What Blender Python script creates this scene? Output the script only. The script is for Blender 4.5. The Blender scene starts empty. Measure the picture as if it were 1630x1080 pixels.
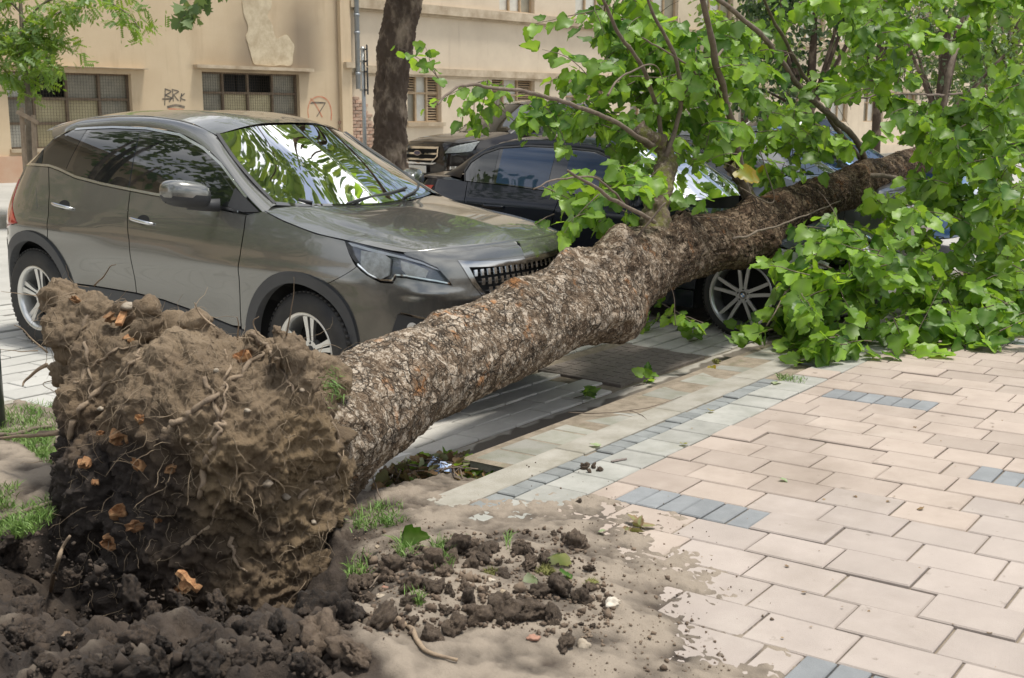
import bpy, bmesh, math, random
import numpy as np
from mathutils import Vector, Matrix
from mathutils.geometry import delaunay_2d_cdt
R = math.radians
random.seed(7); rng = np.random.default_rng(11)
scene = bpy.context.scene

# ------------------------------------------------------------------ camera, sky, sun, exposure
CAM_H, FPX, PITCH, YAW = 1.58, 1881.3, 0.184219, 0.621328
cd = bpy.data.cameras.new('camera'); cam = bpy.data.objects.new('camera', cd)
scene.collection.objects.link(cam); scene.camera = cam
cam.location = (0, 0, CAM_H)
cam.rotation_euler = (math.pi/2 - PITCH, 0, YAW - math.pi/2)
cd.sensor_width = 36; cd.lens = 36*FPX/1630; cd.clip_end = 500; cd.clip_start = .05
cd.dof.use_dof = True; cd.dof.focus_distance = 6.6; cd.dof.aperture_fstop = 8.0

SUN_EL, SUN_AZ = 75, -60          # degrees; azimuth measured from +X towards +Y
world = bpy.data.worlds.new('World'); scene.world = world; world.use_nodes = True
nt = world.node_tree; nt.nodes.clear()
out = nt.nodes.new('ShaderNodeOutputWorld'); bg = nt.nodes.new('ShaderNodeBackground')
sky = nt.nodes.new('ShaderNodeTexSky'); sky.sky_type = 'NISHITA'; sky.sun_disc = False
sky.sun_elevation = R(SUN_EL); sky.sun_rotation = R(90 - SUN_AZ)
tc = nt.nodes.new('ShaderNodeTexCoord'); mp = nt.nodes.new('ShaderNodeMapping'); mp.inputs['Scale'].default_value = (1, 1, 2.2)
nz = nt.nodes.new('ShaderNodeTexNoise'); nz.inputs['Scale'].default_value = 1.7; nz.inputs['Detail'].default_value = 9; nz.inputs['Roughness'].default_value = .58
rp = nt.nodes.new('ShaderNodeValToRGB'); rp.color_ramp.elements[0].position = .44; rp.color_ramp.elements[1].position = .60
rp.color_ramp.elements[0].color = (.10,)*3 + (1,)
mx = nt.nodes.new('ShaderNodeMixRGB'); mx.inputs['Color2'].default_value = (15.5, 15.5, 15.6, 1)
nt.links.new(tc.outputs['Generated'], mp.inputs['Vector']); nt.links.new(mp.outputs[0], nz.inputs['Vector'])
nt.links.new(nz.outputs['Fac'], rp.inputs[0]); nt.links.new(rp.outputs[0], mx.inputs['Fac'])
nt.links.new(sky.outputs[0], mx.inputs['Color1']); nt.links.new(mx.outputs[0], bg.inputs['Color'])
bg.inputs['Strength'].default_value = .080
nt.links.new(bg.outputs[0], out.inputs[0])
sl = bpy.data.lights.new('sun', 'SUN'); sl.energy = 3.3; sl.angle = R(10); sl.color = (1, .95, .86)
sun = bpy.data.objects.new('sun', sl); scene.collection.objects.link(sun)
sdir = Vector((math.cos(R(SUN_EL))*math.cos(R(SUN_AZ)), math.cos(R(SUN_EL))*math.sin(R(SUN_AZ)), math.sin(R(SUN_EL))))
sun.rotation_euler = (-sdir).to_track_quat('-Z', 'Y').to_euler(); sun.location = sdir*30
vs = scene.view_settings; vs.view_transform = 'Standard'; vs.look = 'None'; vs.exposure = 0.43; vs.gamma = 1; vs.use_curve_mapping = False
scene.cycles.max_bounces = 8; scene.cycles.transparent_max_bounces = 12
scene.cycles.use_denoising = True

# ------------------------------------------------------------------ camera maths: a pixel of the 1630 px frame to a ray
_f = np.array([math.cos(YAW)*math.cos(PITCH), math.sin(YAW)*math.cos(PITCH), -math.sin(PITCH)])
_r = np.array([math.sin(YAW), -math.cos(YAW), 0.]); _u = np.cross(_r, _f); EYE = np.array([0, 0, CAM_H])
def ray(x, y): return _f + (x-815)/FPX*_r + (540-y)/FPX*_u
def at(x, y, X=None, Y=None, z=None, D=None):
    d = ray(x, y)
    t = D if D is not None else X/d[0] if X is not None else Y/d[1] if Y is not None else (z-CAM_H)/d[2]
    return EYE + t*d
def proj(P):
    v = np.atleast_2d(P) - EYE; z = v@_f
    return np.stack([815+FPX*(v@_r)/z, 540-FPX*(v@_u)/z, z], -1)
def road_z(y):
    y = np.asarray(y, float)
    return np.where(y < 13, -.13+.03*(y-3.6), .152)
def at_road(x, y, dz=0.):
    d = ray(x, y); z0 = -.13+dz; t = (CAM_H-z0+.03*3.6)/(.03*d[1]-d[2])
    return EYE + t*d

# ------------------------------------------------------------------ numpy noise
def _hash(ix, iy, iz, s):
    h = (ix*374761393 + iy*668265263 + iz*2147483647 + s*1274126177) & 0xffffffff
    h = ((h ^ (h >> 13))*1274126177) & 0xffffffff
    h = ((h ^ (h >> 15))*2246822519) & 0xffffffff
    return ((h ^ (h >> 16)) & 0xffffff)/float(0xffffff)
def vnoise(P, seed=0):
    P = np.asarray(P, float); I = np.floor(P).astype(np.int64); F = P-I; F = F*F*(3-2*F); o = 0
    for dx in (0, 1):
        for dy in (0, 1):
            for dz in (0, 1):
                w = (F[:,0] if dx else 1-F[:,0])*(F[:,1] if dy else 1-F[:,1])*(F[:,2] if dz else 1-F[:,2])
                o = o + w*_hash(I[:,0]+dx, I[:,1]+dy, I[:,2]+dz, seed)
    return o*2-1
def fbm(P, octv=4, seed=0, gain=.5, lac=2.03):
    P = np.asarray(P, float); o = 0; a = 1
    for k in range(octv): o = o + a*vnoise(P*lac**k + 17.3*k, seed+k); a *= gain
    return o
def worley(P, seed=0):
    P = np.asarray(P, float); I = np.floor(P).astype(np.int64)
    f1 = np.full(len(P), 9.); f2 = f1.copy(); cid = np.zeros(len(P))
    for dx in (-1, 0, 1):
        for dy in (-1, 0, 1):
            for dz in (-1, 0, 1):
                c = I+[dx, dy, dz]
                q = np.stack([_hash(c[:,0], c[:,1], c[:,2], seed+k) for k in range(3)], 1)+c
                d = np.linalg.norm(q-P, axis=1); nr = d < f1
                f2 = np.where(nr, f1, np.minimum(f2, d)); cid = np.where(nr, _hash(c[:,0], c[:,1], c[:,2], seed+9), cid); f1 = np.minimum(f1, d)
    return f1, f2, cid
def sstep(a, b, x): t = np.clip((x-a)/(b-a), 0, 1); return t*t*(3-2*t)

# ------------------------------------------------------------------ object helpers
COL = scene.collection
def link(o, parent=None):
    COL.objects.link(o)
    if parent is not None: o.parent = parent
    return o
def thing(name, label, cat, loc=(0, 0, 0), rz=0, group=None, kind=None):
    o = bpy.data.objects.new(name, None); COL.objects.link(o); o.empty_display_size = .1
    o.location = loc; o.rotation_euler = (0, 0, rz)
    return tag(o, label, cat, group, kind)
def tag(o, label=None, cat=None, group=None, kind=None):
    if label: o['label'] = label
    if cat: o['category'] = cat
    if group: o['group'] = group
    if kind: o['kind'] = kind
    return o
def mesh_np(name, V, F, mat, parent=None, smooth=True, attrs=None, normals=None):
    "V (n,3); F list of index tuples or int array (m,3|4)"
    me = bpy.data.meshes.new(name); V = np.asarray(V, np.float32)
    if isinstance(F, np.ndarray):
        k = F.shape[1]; me.vertices.add(len(V)); me.vertices.foreach_set('co', V.ravel())
        me.loops.add(F.size); me.loops.foreach_set('vertex_index', F.ravel().astype(np.int32))
        me.polygons.add(len(F)); me.polygons.foreach_set('loop_start', np.arange(0, F.size, k, dtype=np.int32))
        me.update(calc_edges=True); me.validate()
    else:
        me.from_pydata(V.tolist(), [], F); me.update()
    if smooth: me.polygons.foreach_set('use_smooth', np.ones(len(me.polygons), bool))
    if attrs:
        for a, v in attrs.items():
            at_ = me.attributes.new(a, 'FLOAT', 'POINT'); at_.data.foreach_set('value', np.asarray(v, np.float32))
    if normals is not None: me.normals_split_custom_set_from_vertices(np.asarray(normals).tolist())
    if mat: me.materials.append(mat)
    o = bpy.data.objects.new(name, me); link(o, parent)
    return o
class MB:
    "collects simple solids into one mesh"
    def __init__(s): s.V = []; s.F = []; s.A = []
    def add(s, V, F, a=0.):
        n = len(s.V); s.V += [tuple(v) for v in V]; s.F += [tuple(i+n for i in f) for f in F]; s.A += [a]*len(V); return s
    def box(s, c, d, rz=0, a=0., rot=None, bev=0.):
        hx, hy, hz = d[0]/2, d[1]/2, d[2]/2
        if bev:
            b = bev
            P = [(-hx,-hy,-hz),(hx,-hy,-hz),(hx,hy,-hz),(-hx,hy,-hz),(-hx,-hy,hz-b),(hx,-hy,hz-b),(hx,hy,hz-b),(-hx,hy,hz-b),(-hx+b,-hy+b,hz),(hx-b,-hy+b,hz),(hx-b,hy-b,hz),(-hx+b,hy-b,hz)]
            F = [(0,1,5,4),(1,2,6,5),(2,3,7,6),(3,0,4,7),(4,5,9,8),(5,6,10,9),(6,7,11,10),(7,4,8,11),(8,9,10,11)]
        else:
            P = [(x, y, z) for z in (-hz, hz) for x, y in ((-hx,-hy),(hx,-hy),(hx,hy),(-hx,hy))]
            F = [(3,2,1,0),(4,5,6,7),(0,1,5,4),(1,2,6,5),(2,3,7,6),(3,0,4,7)]
        M = rot if rot is not None else Matrix.Rotation(rz, 3, 'Z')
        return s.add([M@Vector(p)+Vector(c) for p in P], F, a)
    def tube(s, pts, rad, n=8, cap=True, a=0.):
        V, F = tube_np(np.array(pts, float), rad, n, cap); return s.add(V.tolist(), F, a)
    def build(s, name, mat, parent=None, smooth=False, attr=None):
        return mesh_np(name, s.V, s.F, mat, parent, smooth, {attr: s.A} if attr else None)
def frames(P):
    T = np.gradient(P, axis=0); T /= np.linalg.norm(T, axis=1)[:,None]+1e-9
    a = np.array([0, 0, 1.]) if abs(T[0,2]) < .9 else np.array([1., 0, 0]); N = np.zeros_like(P)
    n = np.cross(np.cross(T[0], a), T[0]); n /= np.linalg.norm(n)
    for i in range(len(P)):
        n = n-T[i]*(n@T[i]); n /= np.linalg.norm(n)+1e-9; N[i] = n
    return T, N, np.cross(T, N)
def tube_np(P, rad, n=8, cap=True):
    rad = np.broadcast_to(np.asarray(rad, float), (len(P),)); T, N, B = frames(P)
    th = np.linspace(0, 2*np.pi, n, endpoint=False)
    V = P[:,None]+rad[:,None,None]*(np.cos(th)[None,:,None]*N[:,None]+np.sin(th)[None,:,None]*B[:,None]); V = V.reshape(-1, 3)
    F = []
    for i in range(len(P)-1):
        for j in range(n): F.append((i*n+j, i*n+(j+1)%n, (i+1)*n+(j+1)%n, (i+1)*n+j))
    if cap: F.append(tuple(range(n-1, -1, -1))); F.append(tuple((len(P)-1)*n+j for j in range(n)))
    return V, F
def spline(pts, n=8):
    P = np.array(pts, float)
    if len(P) < 3: return np.linspace(P[0], P[-1], n+1)
    E = np.vstack([2*P[0]-P[1], P, 2*P[-1]-P[-2]]); o = []
    for i in range(len(P)-1):
        a, b, c, d = E[i:i+4]
        for t in np.linspace(0, 1, n, endpoint=False):
            o.append(.5*((2*b)+(c-a)*t+(2*a-5*b+4*c-d)*t*t+(3*b-a-3*c+d)*t**3))
    o.append(P[-1]); return np.array(o)
def inpoly(x, y, poly):
    x = np.asarray(x, float); y = np.asarray(y, float); c = np.zeros(x.shape, bool); p = np.asarray(poly, float); q = np.roll(p, -1, 0)
    for (x1, y1), (x2, y2) in zip(p, q):
        if y1 != y2: c ^= ((y1 > y) != (y2 > y)) & (x < (x2-x1)*(y-y1)/(y2-y1)+x1)
    return c

# ------------------------------------------------------------------ materials
WORLDCO = False        # paving: grain and stains run on from one piece to the next
def srgb(h):
    c = [int(h[i:i+2], 16)/255 for i in (0, 2, 4)]
    return tuple(v/12.92 if v <= .04045 else ((v+.055)/1.055)**2.4 for v in c)
def mat(name, col, rough=.6, metal=0., noise=None, bump=0., bscale=40., rand=0., coat=0., spec=.5, col2=None, nscale=6., ramp=(.35, .65), detail=6, coatr=.03, emit=None, stretch=None, ior=None):
    m = bpy.data.materials.new(name); m.use_nodes = True; N = m.node_tree.nodes; L = m.node_tree.links
    b = N['Principled BSDF']; b.inputs['Base Color'].default_value = (*col, 1); b.inputs['Roughness'].default_value = rough; b.inputs['Metallic'].default_value = metal
    b.inputs['Specular IOR Level'].default_value = spec; b.inputs['Coat Weight'].default_value = coat; b.inputs['Coat Roughness'].default_value = coatr
    if ior: b.inputs['IOR'].default_value = ior
    last = None; vec = None
    if col2 is not None or bump:
        if WORLDCO: vec = N.new('ShaderNodeNewGeometry').outputs['Position']
        else: vec = N.new('ShaderNodeTexCoord').outputs['Object']
        if stretch:
            mm = N.new('ShaderNodeMapping'); mm.inputs['Scale'].default_value = stretch; L.new(vec, mm.inputs['Vector']); vec = mm.outputs[0]
    if col2 is not None:
        nz = N.new('ShaderNodeTexNoise'); nz.inputs['Scale'].default_value = nscale; nz.inputs['Detail'].default_value = detail; nz.inputs['Roughness'].default_value = .62; L.new(vec, nz.inputs['Vector'])
        r = N.new('ShaderNodeValToRGB'); r.color_ramp.elements[0].position, r.color_ramp.elements[1].position = ramp
        r.color_ramp.elements[0].color = (*col, 1); r.color_ramp.elements[1].color = (*col2, 1); L.new(nz.outputs['Fac'], r.inputs[0]); last = r.outputs[0]
    if rand:
        oi = N.new('ShaderNodeObjectInfo'); hs = N.new('ShaderNodeHueSaturation'); mr = N.new('ShaderNodeMapRange')
        mr.inputs['To Min'].default_value = 1-rand; mr.inputs['To Max'].default_value = 1+rand; L.new(oi.outputs['Random'], mr.inputs['Value']); L.new(mr.outputs[0], hs.inputs['Value'])
        if last is not None: L.new(last, hs.inputs['Color'])
        else: hs.inputs['Color'].default_value = (*col, 1)
        last = hs.outputs[0]
    if last is not None: L.new(last, b.inputs['Base Color'])
    if bump:
        n2 = N.new('ShaderNodeTexNoise'); n2.inputs['Scale'].default_value = bscale; n2.inputs['Detail'].default_value = 8; n2.inputs['Roughness'].default_value = .65; L.new(vec, n2.inputs['Vector'])
        bp = N.new('ShaderNodeBump'); bp.inputs['Strength'].default_value = bump; bp.inputs['Distance'].default_value = .01; L.new(n2.outputs['Fac'], bp.inputs['Height']); L.new(bp.outputs[0], b.inputs['Normal'])
    if emit: b.inputs['Emission Color'].default_value = (*emit[0], 1); b.inputs['Emission Strength'].default_value = emit[1]
    return m
def overlay(m, col, scale, lo, hi, stretch=(1, 1, 1), attr=None, amount=1., seed=0.):
    "lays one more patchy colour (a stain, moss, peeling paint) over a material's base colour"
    N = m.node_tree.nodes; L = m.node_tree.links; b = N['Principled BSDF']; s = b.inputs['Base Color']
    mixn = N.new('ShaderNodeMixRGB'); mixn.inputs['Color2'].default_value = (*col, 1)
    if s.is_linked: L.new(s.links[0].from_socket, mixn.inputs['Color1'])
    else: mixn.inputs['Color1'].default_value = s.default_value
    if attr:
        a = N.new('ShaderNodeAttribute'); a.attribute_name = attr; src = a.outputs['Fac']
    else:
        mm = N.new('ShaderNodeMapping'); mm.inputs['Scale'].default_value = stretch; mm.inputs['Location'].default_value = (seed, seed*.7, seed*1.3); L.new(N.new('ShaderNodeNewGeometry').outputs['Position'] if WORLDCO else N.new('ShaderNodeTexCoord').outputs['Object'], mm.inputs['Vector'])
        nz = N.new('ShaderNodeTexNoise'); nz.inputs['Scale'].default_value = scale; nz.inputs['Detail'].default_value = 8; nz.inputs['Roughness'].default_value = .6; L.new(mm.outputs[0], nz.inputs['Vector']); src = nz.outputs['Fac']
    mr = N.new('ShaderNodeMapRange'); mr.inputs['From Min'].default_value = lo; mr.inputs['From Max'].default_value = hi; mr.inputs['To Max'].default_value = amount; L.new(src, mr.inputs['Value'])
    L.new(mr.outputs[0], mixn.inputs['Fac']); L.new(mixn.outputs[0], s); return m
# ------------------------------------------------------------------ materials of the ground
WORLDCO = True
M_pink = mat('paver_pink', (.365, .305, .258), .85, rand=.12, col2=(.30, .245, .205), nscale=5, bump=.25, bscale=160, ramp=(.3, .8))
overlay(M_pink, (.19, .15, .115), 1.7, .50, .74, amount=.6); overlay(M_pink, (.48, .43, .37), 2.2, .58, .75, amount=.3, seed=9.); overlay(M_pink, (.14, .11, .085), 13, .66, .74, amount=.7, seed=4.)
M_pink2 = mat('paver_pink_grey', (.36, .31, .275), .85, rand=.10, col2=(.30, .258, .228), nscale=5, bump=.25, bscale=160, ramp=(.3, .8))
overlay(M_pink2, (.20, .165, .13), 1.5, .52, .76, amount=.55); overlay(M_pink2, (.48, .43, .38), 2.4, .58, .75, amount=.3, seed=7.); overlay(M_pink2, (.14, .115, .09), 13, .66, .74, amount=.7, seed=2.)
M_light = mat('paver_light_grey', (.335, .33, .30), .85, rand=.12, col2=(.25, .25, .222), nscale=6, bump=.25, bscale=150)
overlay(M_light, (.20, .19, .14), 4, .55, .78, amount=.5)
M_blue = mat('paver_blue_grey', (.225, .236, .243), .85, rand=.12, col2=(.18, .19, .196), nscale=7, bump=.3, bscale=150)
overlay(M_blue, (.33, .31, .27), 5, .6, .8, amount=.5)
M_cob = mat('cobble_grey', (.22, .23, .225), .85, rand=.14, col2=(.16, .17, .165), nscale=9, bump=.4, bscale=120)
M_green = mat('paver_mossy', (.29, .283, .25), .85, rand=.14, col2=(.205, .205, .16), nscale=5, bump=.4, bscale=120)
M_band = mat('kerb_concrete', (.325, .308, .268), .88, rand=.08, col2=(.24, .225, .185), nscale=5, bump=.4, bscale=90)
overlay(M_band, (.15, .135, .085), 4, .50, .8, amount=.7)
M_park = mat('paver_parking', (.52, .50, .455), .85, rand=.10, col2=(.42, .40, .36), nscale=4, bump=.35, bscale=120)
overlay(M_park, (.14, .12, .10), 1.5, .60, .70, amount=.6, seed=3.1)
M_road = mat('paver_road', (.44, .435, .41), .85, rand=.05, col2=(.38, .375, .35), nscale=3, bump=.25, bscale=120)
M_sand = mat('joint_sand', (.27, .225, .17), .95, col2=(.17, .14, .10), nscale=14, bump=.5, bscale=200)
overlay(M_sand, (.07, .10, .03), 3, .58, .7, amount=.6)
M_asph = mat('road_surface', (.40, .39, .365), .9, col2=(.33, .325, .30), nscale=2, bump=.3, bscale=150)
M_gut = mat('gutter_concrete', (.42, .39, .34), .88, col2=(.31, .285, .24), nscale=7, bump=.5, bscale=110)
overlay(M_gut, (.095, .078, .06), 9, .42, .6, stretch=(1, .35, 1), attr='wet', amount=.9)
M_slab = mat('iron_slab', (.225, .19, .165), .75, col2=(.165, .14, .12), nscale=30, bump=.6, bscale=140)
M_white = mat('road_paint', (.74, .73, .70), .8, col2=(.60, .585, .55), nscale=7, bump=.3, bscale=100)
WORLDCO = False
M_soil = mat('soil', (.020, .0145, .011), .96, col2=(.062, .045, .032), nscale=7, bump=1., bscale=60, ramp=(.35, .65))
overlay(M_soil, (.27, .225, .175), 3.2, .0, 1., attr='dry', amount=.95)
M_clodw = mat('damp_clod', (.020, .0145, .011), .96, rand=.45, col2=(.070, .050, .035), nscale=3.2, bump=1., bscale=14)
M_clod = mat('soil_clod', (.070, .049, .034), .97, rand=.3, col2=(.155, .115, .081), nscale=3.2, bump=1., bscale=14)
M_grass = mat('grass_blade', (.10, .20, .035), .6, rand=.2, col2=(.16, .25, .055), nscale=9)

# ------------------------------------------------------------------ ground, road, far pavement
def sheet(name, xs, ys, zf, m, kind='structure', skip=None):
    X, Y = np.meshgrid(xs, ys, indexing='ij'); Z = zf(X, Y); n, k = X.shape
    V = np.stack([X, Y, Z], -1).reshape(-1, 3); F = []
    for i in range(n-1):
        for j in range(k-1):
            if skip is None or not skip(.5*(xs[i]+xs[i+1]), .5*(ys[j]+ys[j+1])): F.append((i*k+j, (i+1)*k+j, (i+1)*k+j+1, i*k+j+1))
    return tag(mesh_np(name, V, F, m), kind=kind)
sheet('ground', [-150, 300], [-150, 300], lambda X, Y: X*0-.75, M_asph)
road = sheet('road', [-60, 2.4, 3.72, 9.2, 120], [3.70, 5.95, 9.4, 13, 14.6], lambda X, Y: road_z(Y)-.012, M_sand, skip=lambda x, y: (x < 3.72 and y < 5.95))
sheet('road_lane', [-60, 120], [9.4, 13, 14.6], lambda X, Y: road_z(Y)-.004, M_asph)
sheet('road_bays', [9.0, 120], [3.70, 9.4], lambda X, Y: road_z(Y)-.002, M_asph)
sheet('road_bays_left', [-60, 1.0], [5.95, 9.4], lambda X, Y: road_z(Y)-.002, M_asph)
fp = MB(); fp.box((30, 14.72, .16), (180, .24, .30)); fp.build('kerb_far', M_band)['kind'] = 'structure'
sheet('far_pavement', [-60, 120], [14.84, 24], lambda X, Y: .30+.04*(Y-14.84), M_asph)

# ------------------------------------------------------------------ pavement with its pavers, each an object
pavement = sheet('pavement', [-2, 3.66, 4.275, 14.5], [-6, 2.3, 3.085, 3.36], lambda X, Y: X*0-.012, M_sand, skip=lambda x, y: (x < 3.66 and y > 2.3) or (x < 4.27 and y > 3.08))
sheet('kerb_corner', [3.55, 4.4], [3.0, 3.5], lambda X, Y: X*0-.172, M_soil)
sheet('pavement_far', [14.5, 110], [-30, 3.36], lambda X, Y: X*0, M_pink)
def paver_mesh(lx, ly, m, h=.045, bev=.005, name='paving_tile'):
    b = MB(); b.box((0, 0, -h/2), (lx, ly, h), bev=bev); o = b.build(name, m); me = o.data; bpy.data.objects.remove(o); return me
_cache = {}
rest = {}
tile_no = 0
def lay(name, cx, cy, lx, ly, m, parent, z=0., vis=True, rz=0., tilt=.004, jz=.0022):
    global tile_no
    key = (name, round(lx, 3), round(ly, 3), m.name)
    if key not in _cache: _cache[key] = paver_mesh(lx, ly, m, name=name)
    T = Matrix.Translation((cx, cy, z+random.gauss(0, jz))) @ Matrix.Rotation(rz+random.gauss(0, .004), 4, 'Z') @ Matrix.Rotation(random.gauss(0, tilt), 4, 'X') @ Matrix.Rotation(random.gauss(0, tilt), 4, 'Y')
    if not vis:
        rest.setdefault((name, m.name), (parent, m, []))[2].append((_cache[key], T)); return
    o = bpy.data.objects.new(name, _cache[key]); o.matrix_world = T; link(o, parent); tile_no += 1; return o
def in_view(x, y, z=0, mg=25):
    p = proj((x, y, z))[0]; return p[2] > 0 and -mg < p[0] < 1630+mg and 0 < p[1] < 1080+mg
GAP = .0075
# dirt hides pavers near the root plate
DIRT = [(3.75, 3.40), (3.60, 2.96), (3.72, 2.72), (4.02, 2.50), (3.95, 2.25), (3.70, 2.05), (3.42, 1.72), (3.20, 1.50), (2.95, 1.25), (2.6, .7), (.3, .2), (.3, 6.0), (3.6, 6.0)]
def poly_dist(x, y, poly):
    x = np.asarray(x, float); y = np.asarray(y, float); p = np.asarray(poly, float); q = np.roll(p, -1, 0); d = np.full(x.shape, 9e9)
    for a, b in zip(p, q):
        e = b-a; t = np.clip(((x-a[0])*e[0]+(y-a[1])*e[1])/(e@e), 0, 1); d = np.minimum(d, np.hypot(x-a[0]-t*e[0], y-a[1]-t*e[1]))
    return np.where(inpoly(x, y, poly), d, -d)
PITCH_X, LEN = .2340, .3075
todo = []
for k in range(-9, 44):
    x0 = 4.14+PITCH_X*k; cx = x0+PITCH_X/2; lx = PITCH_X-GAP
    first = [.125, LEN, .215][k % 3]; y = 2.565
    segs = []
    if k % 10 == 0: segs = [(.125, 0)]+[(LEN/3, 1)]*6
    elif k % 10 == 5: segs = [(first, 0)]+[(LEN, 0)]*3+[(.125, 0)]+[(LEN/3, 1)]*6
    else: segs = [(first, 0)]
    while sum(s[0] for s in segs) < 7.5: segs.append((LEN, 0))
    for L_, bl in segs:
        cy = y-L_/2; y -= L_
        todo.append((x0, cx, cy, lx, L_-GAP, bl))
cand = [t for t in todo if in_view(t[1], t[2]) and not (poly_dist(t[1], t[2], DIRT) > .25)]
cand.sort(key=lambda t: np.hypot(t[1], t[2])); near = set(map(id, cand[:200]))
for t in todo:
    x0, cx, cy, lx, ly, bl = t
    if cx < 2.3: continue
    m = M_blue if bl else (M_pink2 if (cx < 5.4-.45*cy+random.uniform(-.25, .25) and cy < 1.9) else M_pink)
    if abs(cx-7.1) < .12 and abs(cy-1.55) < .5 and not bl: m = M_pink
    lay('paving_tile', cx, cy, lx, ly, m, pavement, vis=id(t) in near)
for k in range(-3, 44):                                    # pale edge pavers
    cx = 4.14+PITCH_X*(k+.5)
    if abs(cx-7.0) < .13: lay('paving_tile', cx, 2.68, PITCH_X-GAP, .215, M_pink, pavement, vis=True); continue
    lay('edge_tile', cx, 2.68, PITCH_X-GAP, .222, M_light, pavement, vis=k < 26)
for k in range(-5, 90):                                    # grey cobbles
    cx = 4.10+.1165*k
    if cx < 3.66 or (abs(cx-7.0) < .3): continue
    lay('cobble', cx, 2.845, .106, .098, M_cob, pavement, vis=k < 52, tilt=.012, jz=.003)
for k in range(0, 11):                                     # kerb stones
    lay('kerb_stone', 3.66+1.0*k+.5, 2.995, .993, .175, M_band, pavement, vis=k < 7, jz=.001, tilt=.001)
for k in range(0, 44):                                     # mossy pavers outside the kerb
    cx = 4.40+.2335*k
    lay('mossy_tile', cx, 3.20+random.gauss(0, .003), .2335-GAP, .222, M_green, pavement, z=-.012, vis=k < 24, tilt=.01)
for (nm, mn), (par, m, lst) in list(rest.items()):
    V = []; F = []
    for me, T in lst:
        n = len(V); V += [tuple(T@v.co) for v in me.vertices]; F += [tuple(i+n for i in p.vertices) for p in me.polygons]
    tag(mesh_np(nm+'s_beyond', V, F, m, par, False), kind='stuff')
rest.clear()
# the raised kerb's broken end block
b = MB()
P = [(4.27, 2.975, -.16), (4.27, 3.32, -.16), (4.275, 3.09, -.035), (4.275, 2.975, -.03)]
b.add([(4.26, 2.975, -.17), (4.26, 3.36, -.17), (9, 3.36, -.17), (9, 2.975, -.17), (4.285, 2.975, -.062), (4.285, 3.315, -.062), (9, 3.315, -.062), (9, 2.975, -.062)],
      [(0, 4, 5, 1), (1, 5, 6, 2), (4, 7, 6, 5), (2, 6, 7, 3), (0, 3, 7, 4), (3, 2, 1, 0)])
M_block = mat('mossy_concrete', (.24, .235, .17), .9, col2=(.13, .145, .07), nscale=9, bump=.7, bscale=70)
b.build('kerb_edge', M_block, pavement)
# dished gutter between the kerb and the bays
gx = np.arange(3.70, 14, .06); gy = np.array([3.30, 3.36, 3.40, 3.46, 3.52, 3.58, 3.64, 3.70, 3.75])
GX, GY = np.meshgrid(gx, gy, indexing='ij'); t = np.clip((GY-3.36)/.34, 0, 1)
GZ = -.128+.014*t**1.2+.004*fbm(np.stack([GX*6, GY*6, GX*0], -1).reshape(-1, 3), 3).reshape(GX.shape); GZ = np.where(GY > 3.72, -.150, GZ)
edge = .72+.17*fbm(np.stack([GX*2.0, GY*2, GX*0], -1).reshape(-1, 3), 4, 5).reshape(GX.shape)
wet = sstep(.28, -.15, t-edge+.12*fbm(np.stack([GX*14, GY*3, GX*0], -1).reshape(-1, 3), 3, 8).reshape(GX.shape))
k = len(gy); F = [(i*k+j, (i+1)*k+j, (i+1)*k+j+1, i*k+j+1) for i in range(len(gx)-1) for j in range(k-1)]
tag(mesh_np('gutter', np.stack([GX, GY, GZ], -1).reshape(-1, 3), F, M_gut, None, True, {'wet': wet.reshape(-1)}), kind='structure')
# bay pavers
def tilted_lay(name, cx, cy, lx, ly, m, vis=True): lay(name, cx, cy, lx, ly, m, road, z=float(road_z(cy)), vis=vis, tilt=.006, jz=.002)
for r in range(0, 12):
    cy = 3.835+.166*r*1.0
    for c in range(0, 15):
        cx = 3.88+.352*(c+.5)+(.176 if r % 2 else 0)
        if cx > 9.0: continue
        if 6.45 < cx < 7.72 and 3.72 < cy < 4.5: continue
        tilted_lay('bay_tile', cx, cy, .339, .159, M_park, vis=r < 10)
for r in range(0, 17):
    cy = 6.03+.205*r
    for c in range(0, 13):
        cx = 1.35+.41*(c+.5)+(.205 if r % 2 else 0)
        if cx > 9: continue
        p = proj((cx, cy, 0))[0]; tilted_lay('road_tile', cx, cy, .402, .197, M_road, vis=-30 < p[0] < 150)
for r in range(0, 2):
    for c in range(0, 16): tilted_lay('bay_tile', 3.9+.352*c, 5.66+.17*r, .344, .162, M_park, vis=False)
for (nm, mn), (par, m, lst) in list(rest.items()):
    V = []; F = []
    for me, T in lst:
        n = len(V); V += [tuple(T@v.co) for v in me.vertices]; F += [tuple(i+n for i in p.vertices) for p in me.polygons]
    tag(mesh_np(nm+'s_beyond', V, F, m, par, False), kind='stuff')
# iron slab let into the bay, with a shallow rim
b = MB(); b.box((0, 0, 0), (1.16, .66, .03), bev=.004)
for i in range(9):
    for j in range(5): b.box((-.5+.125*i, -.26+.13*j, .0165), (.085, .085, .003))
s = b.build('iron_slab', M_slab, road); s.location = (7.08, 4.10, float(road_z(4.10))-.006); s.rotation_euler = (.03, 0, -.02)
# white paint at the corner of the bay
pp = [(3.70, 3.50), (4.05, 3.56), (4.40, 3.70), (4.50, 3.775), (4.52, 3.83), (4.38, 3.98), (4.1, 4.02), (3.9, 4.7), (3.70, 4.7)]
tag(mesh_np('road_marking', [(x, y, float(road_z(y))+.0045-max(0, 3.75-y)*.10) for x, y in pp], [tuple(range(len(pp)))], M_white, None, False), kind='structure')

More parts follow.
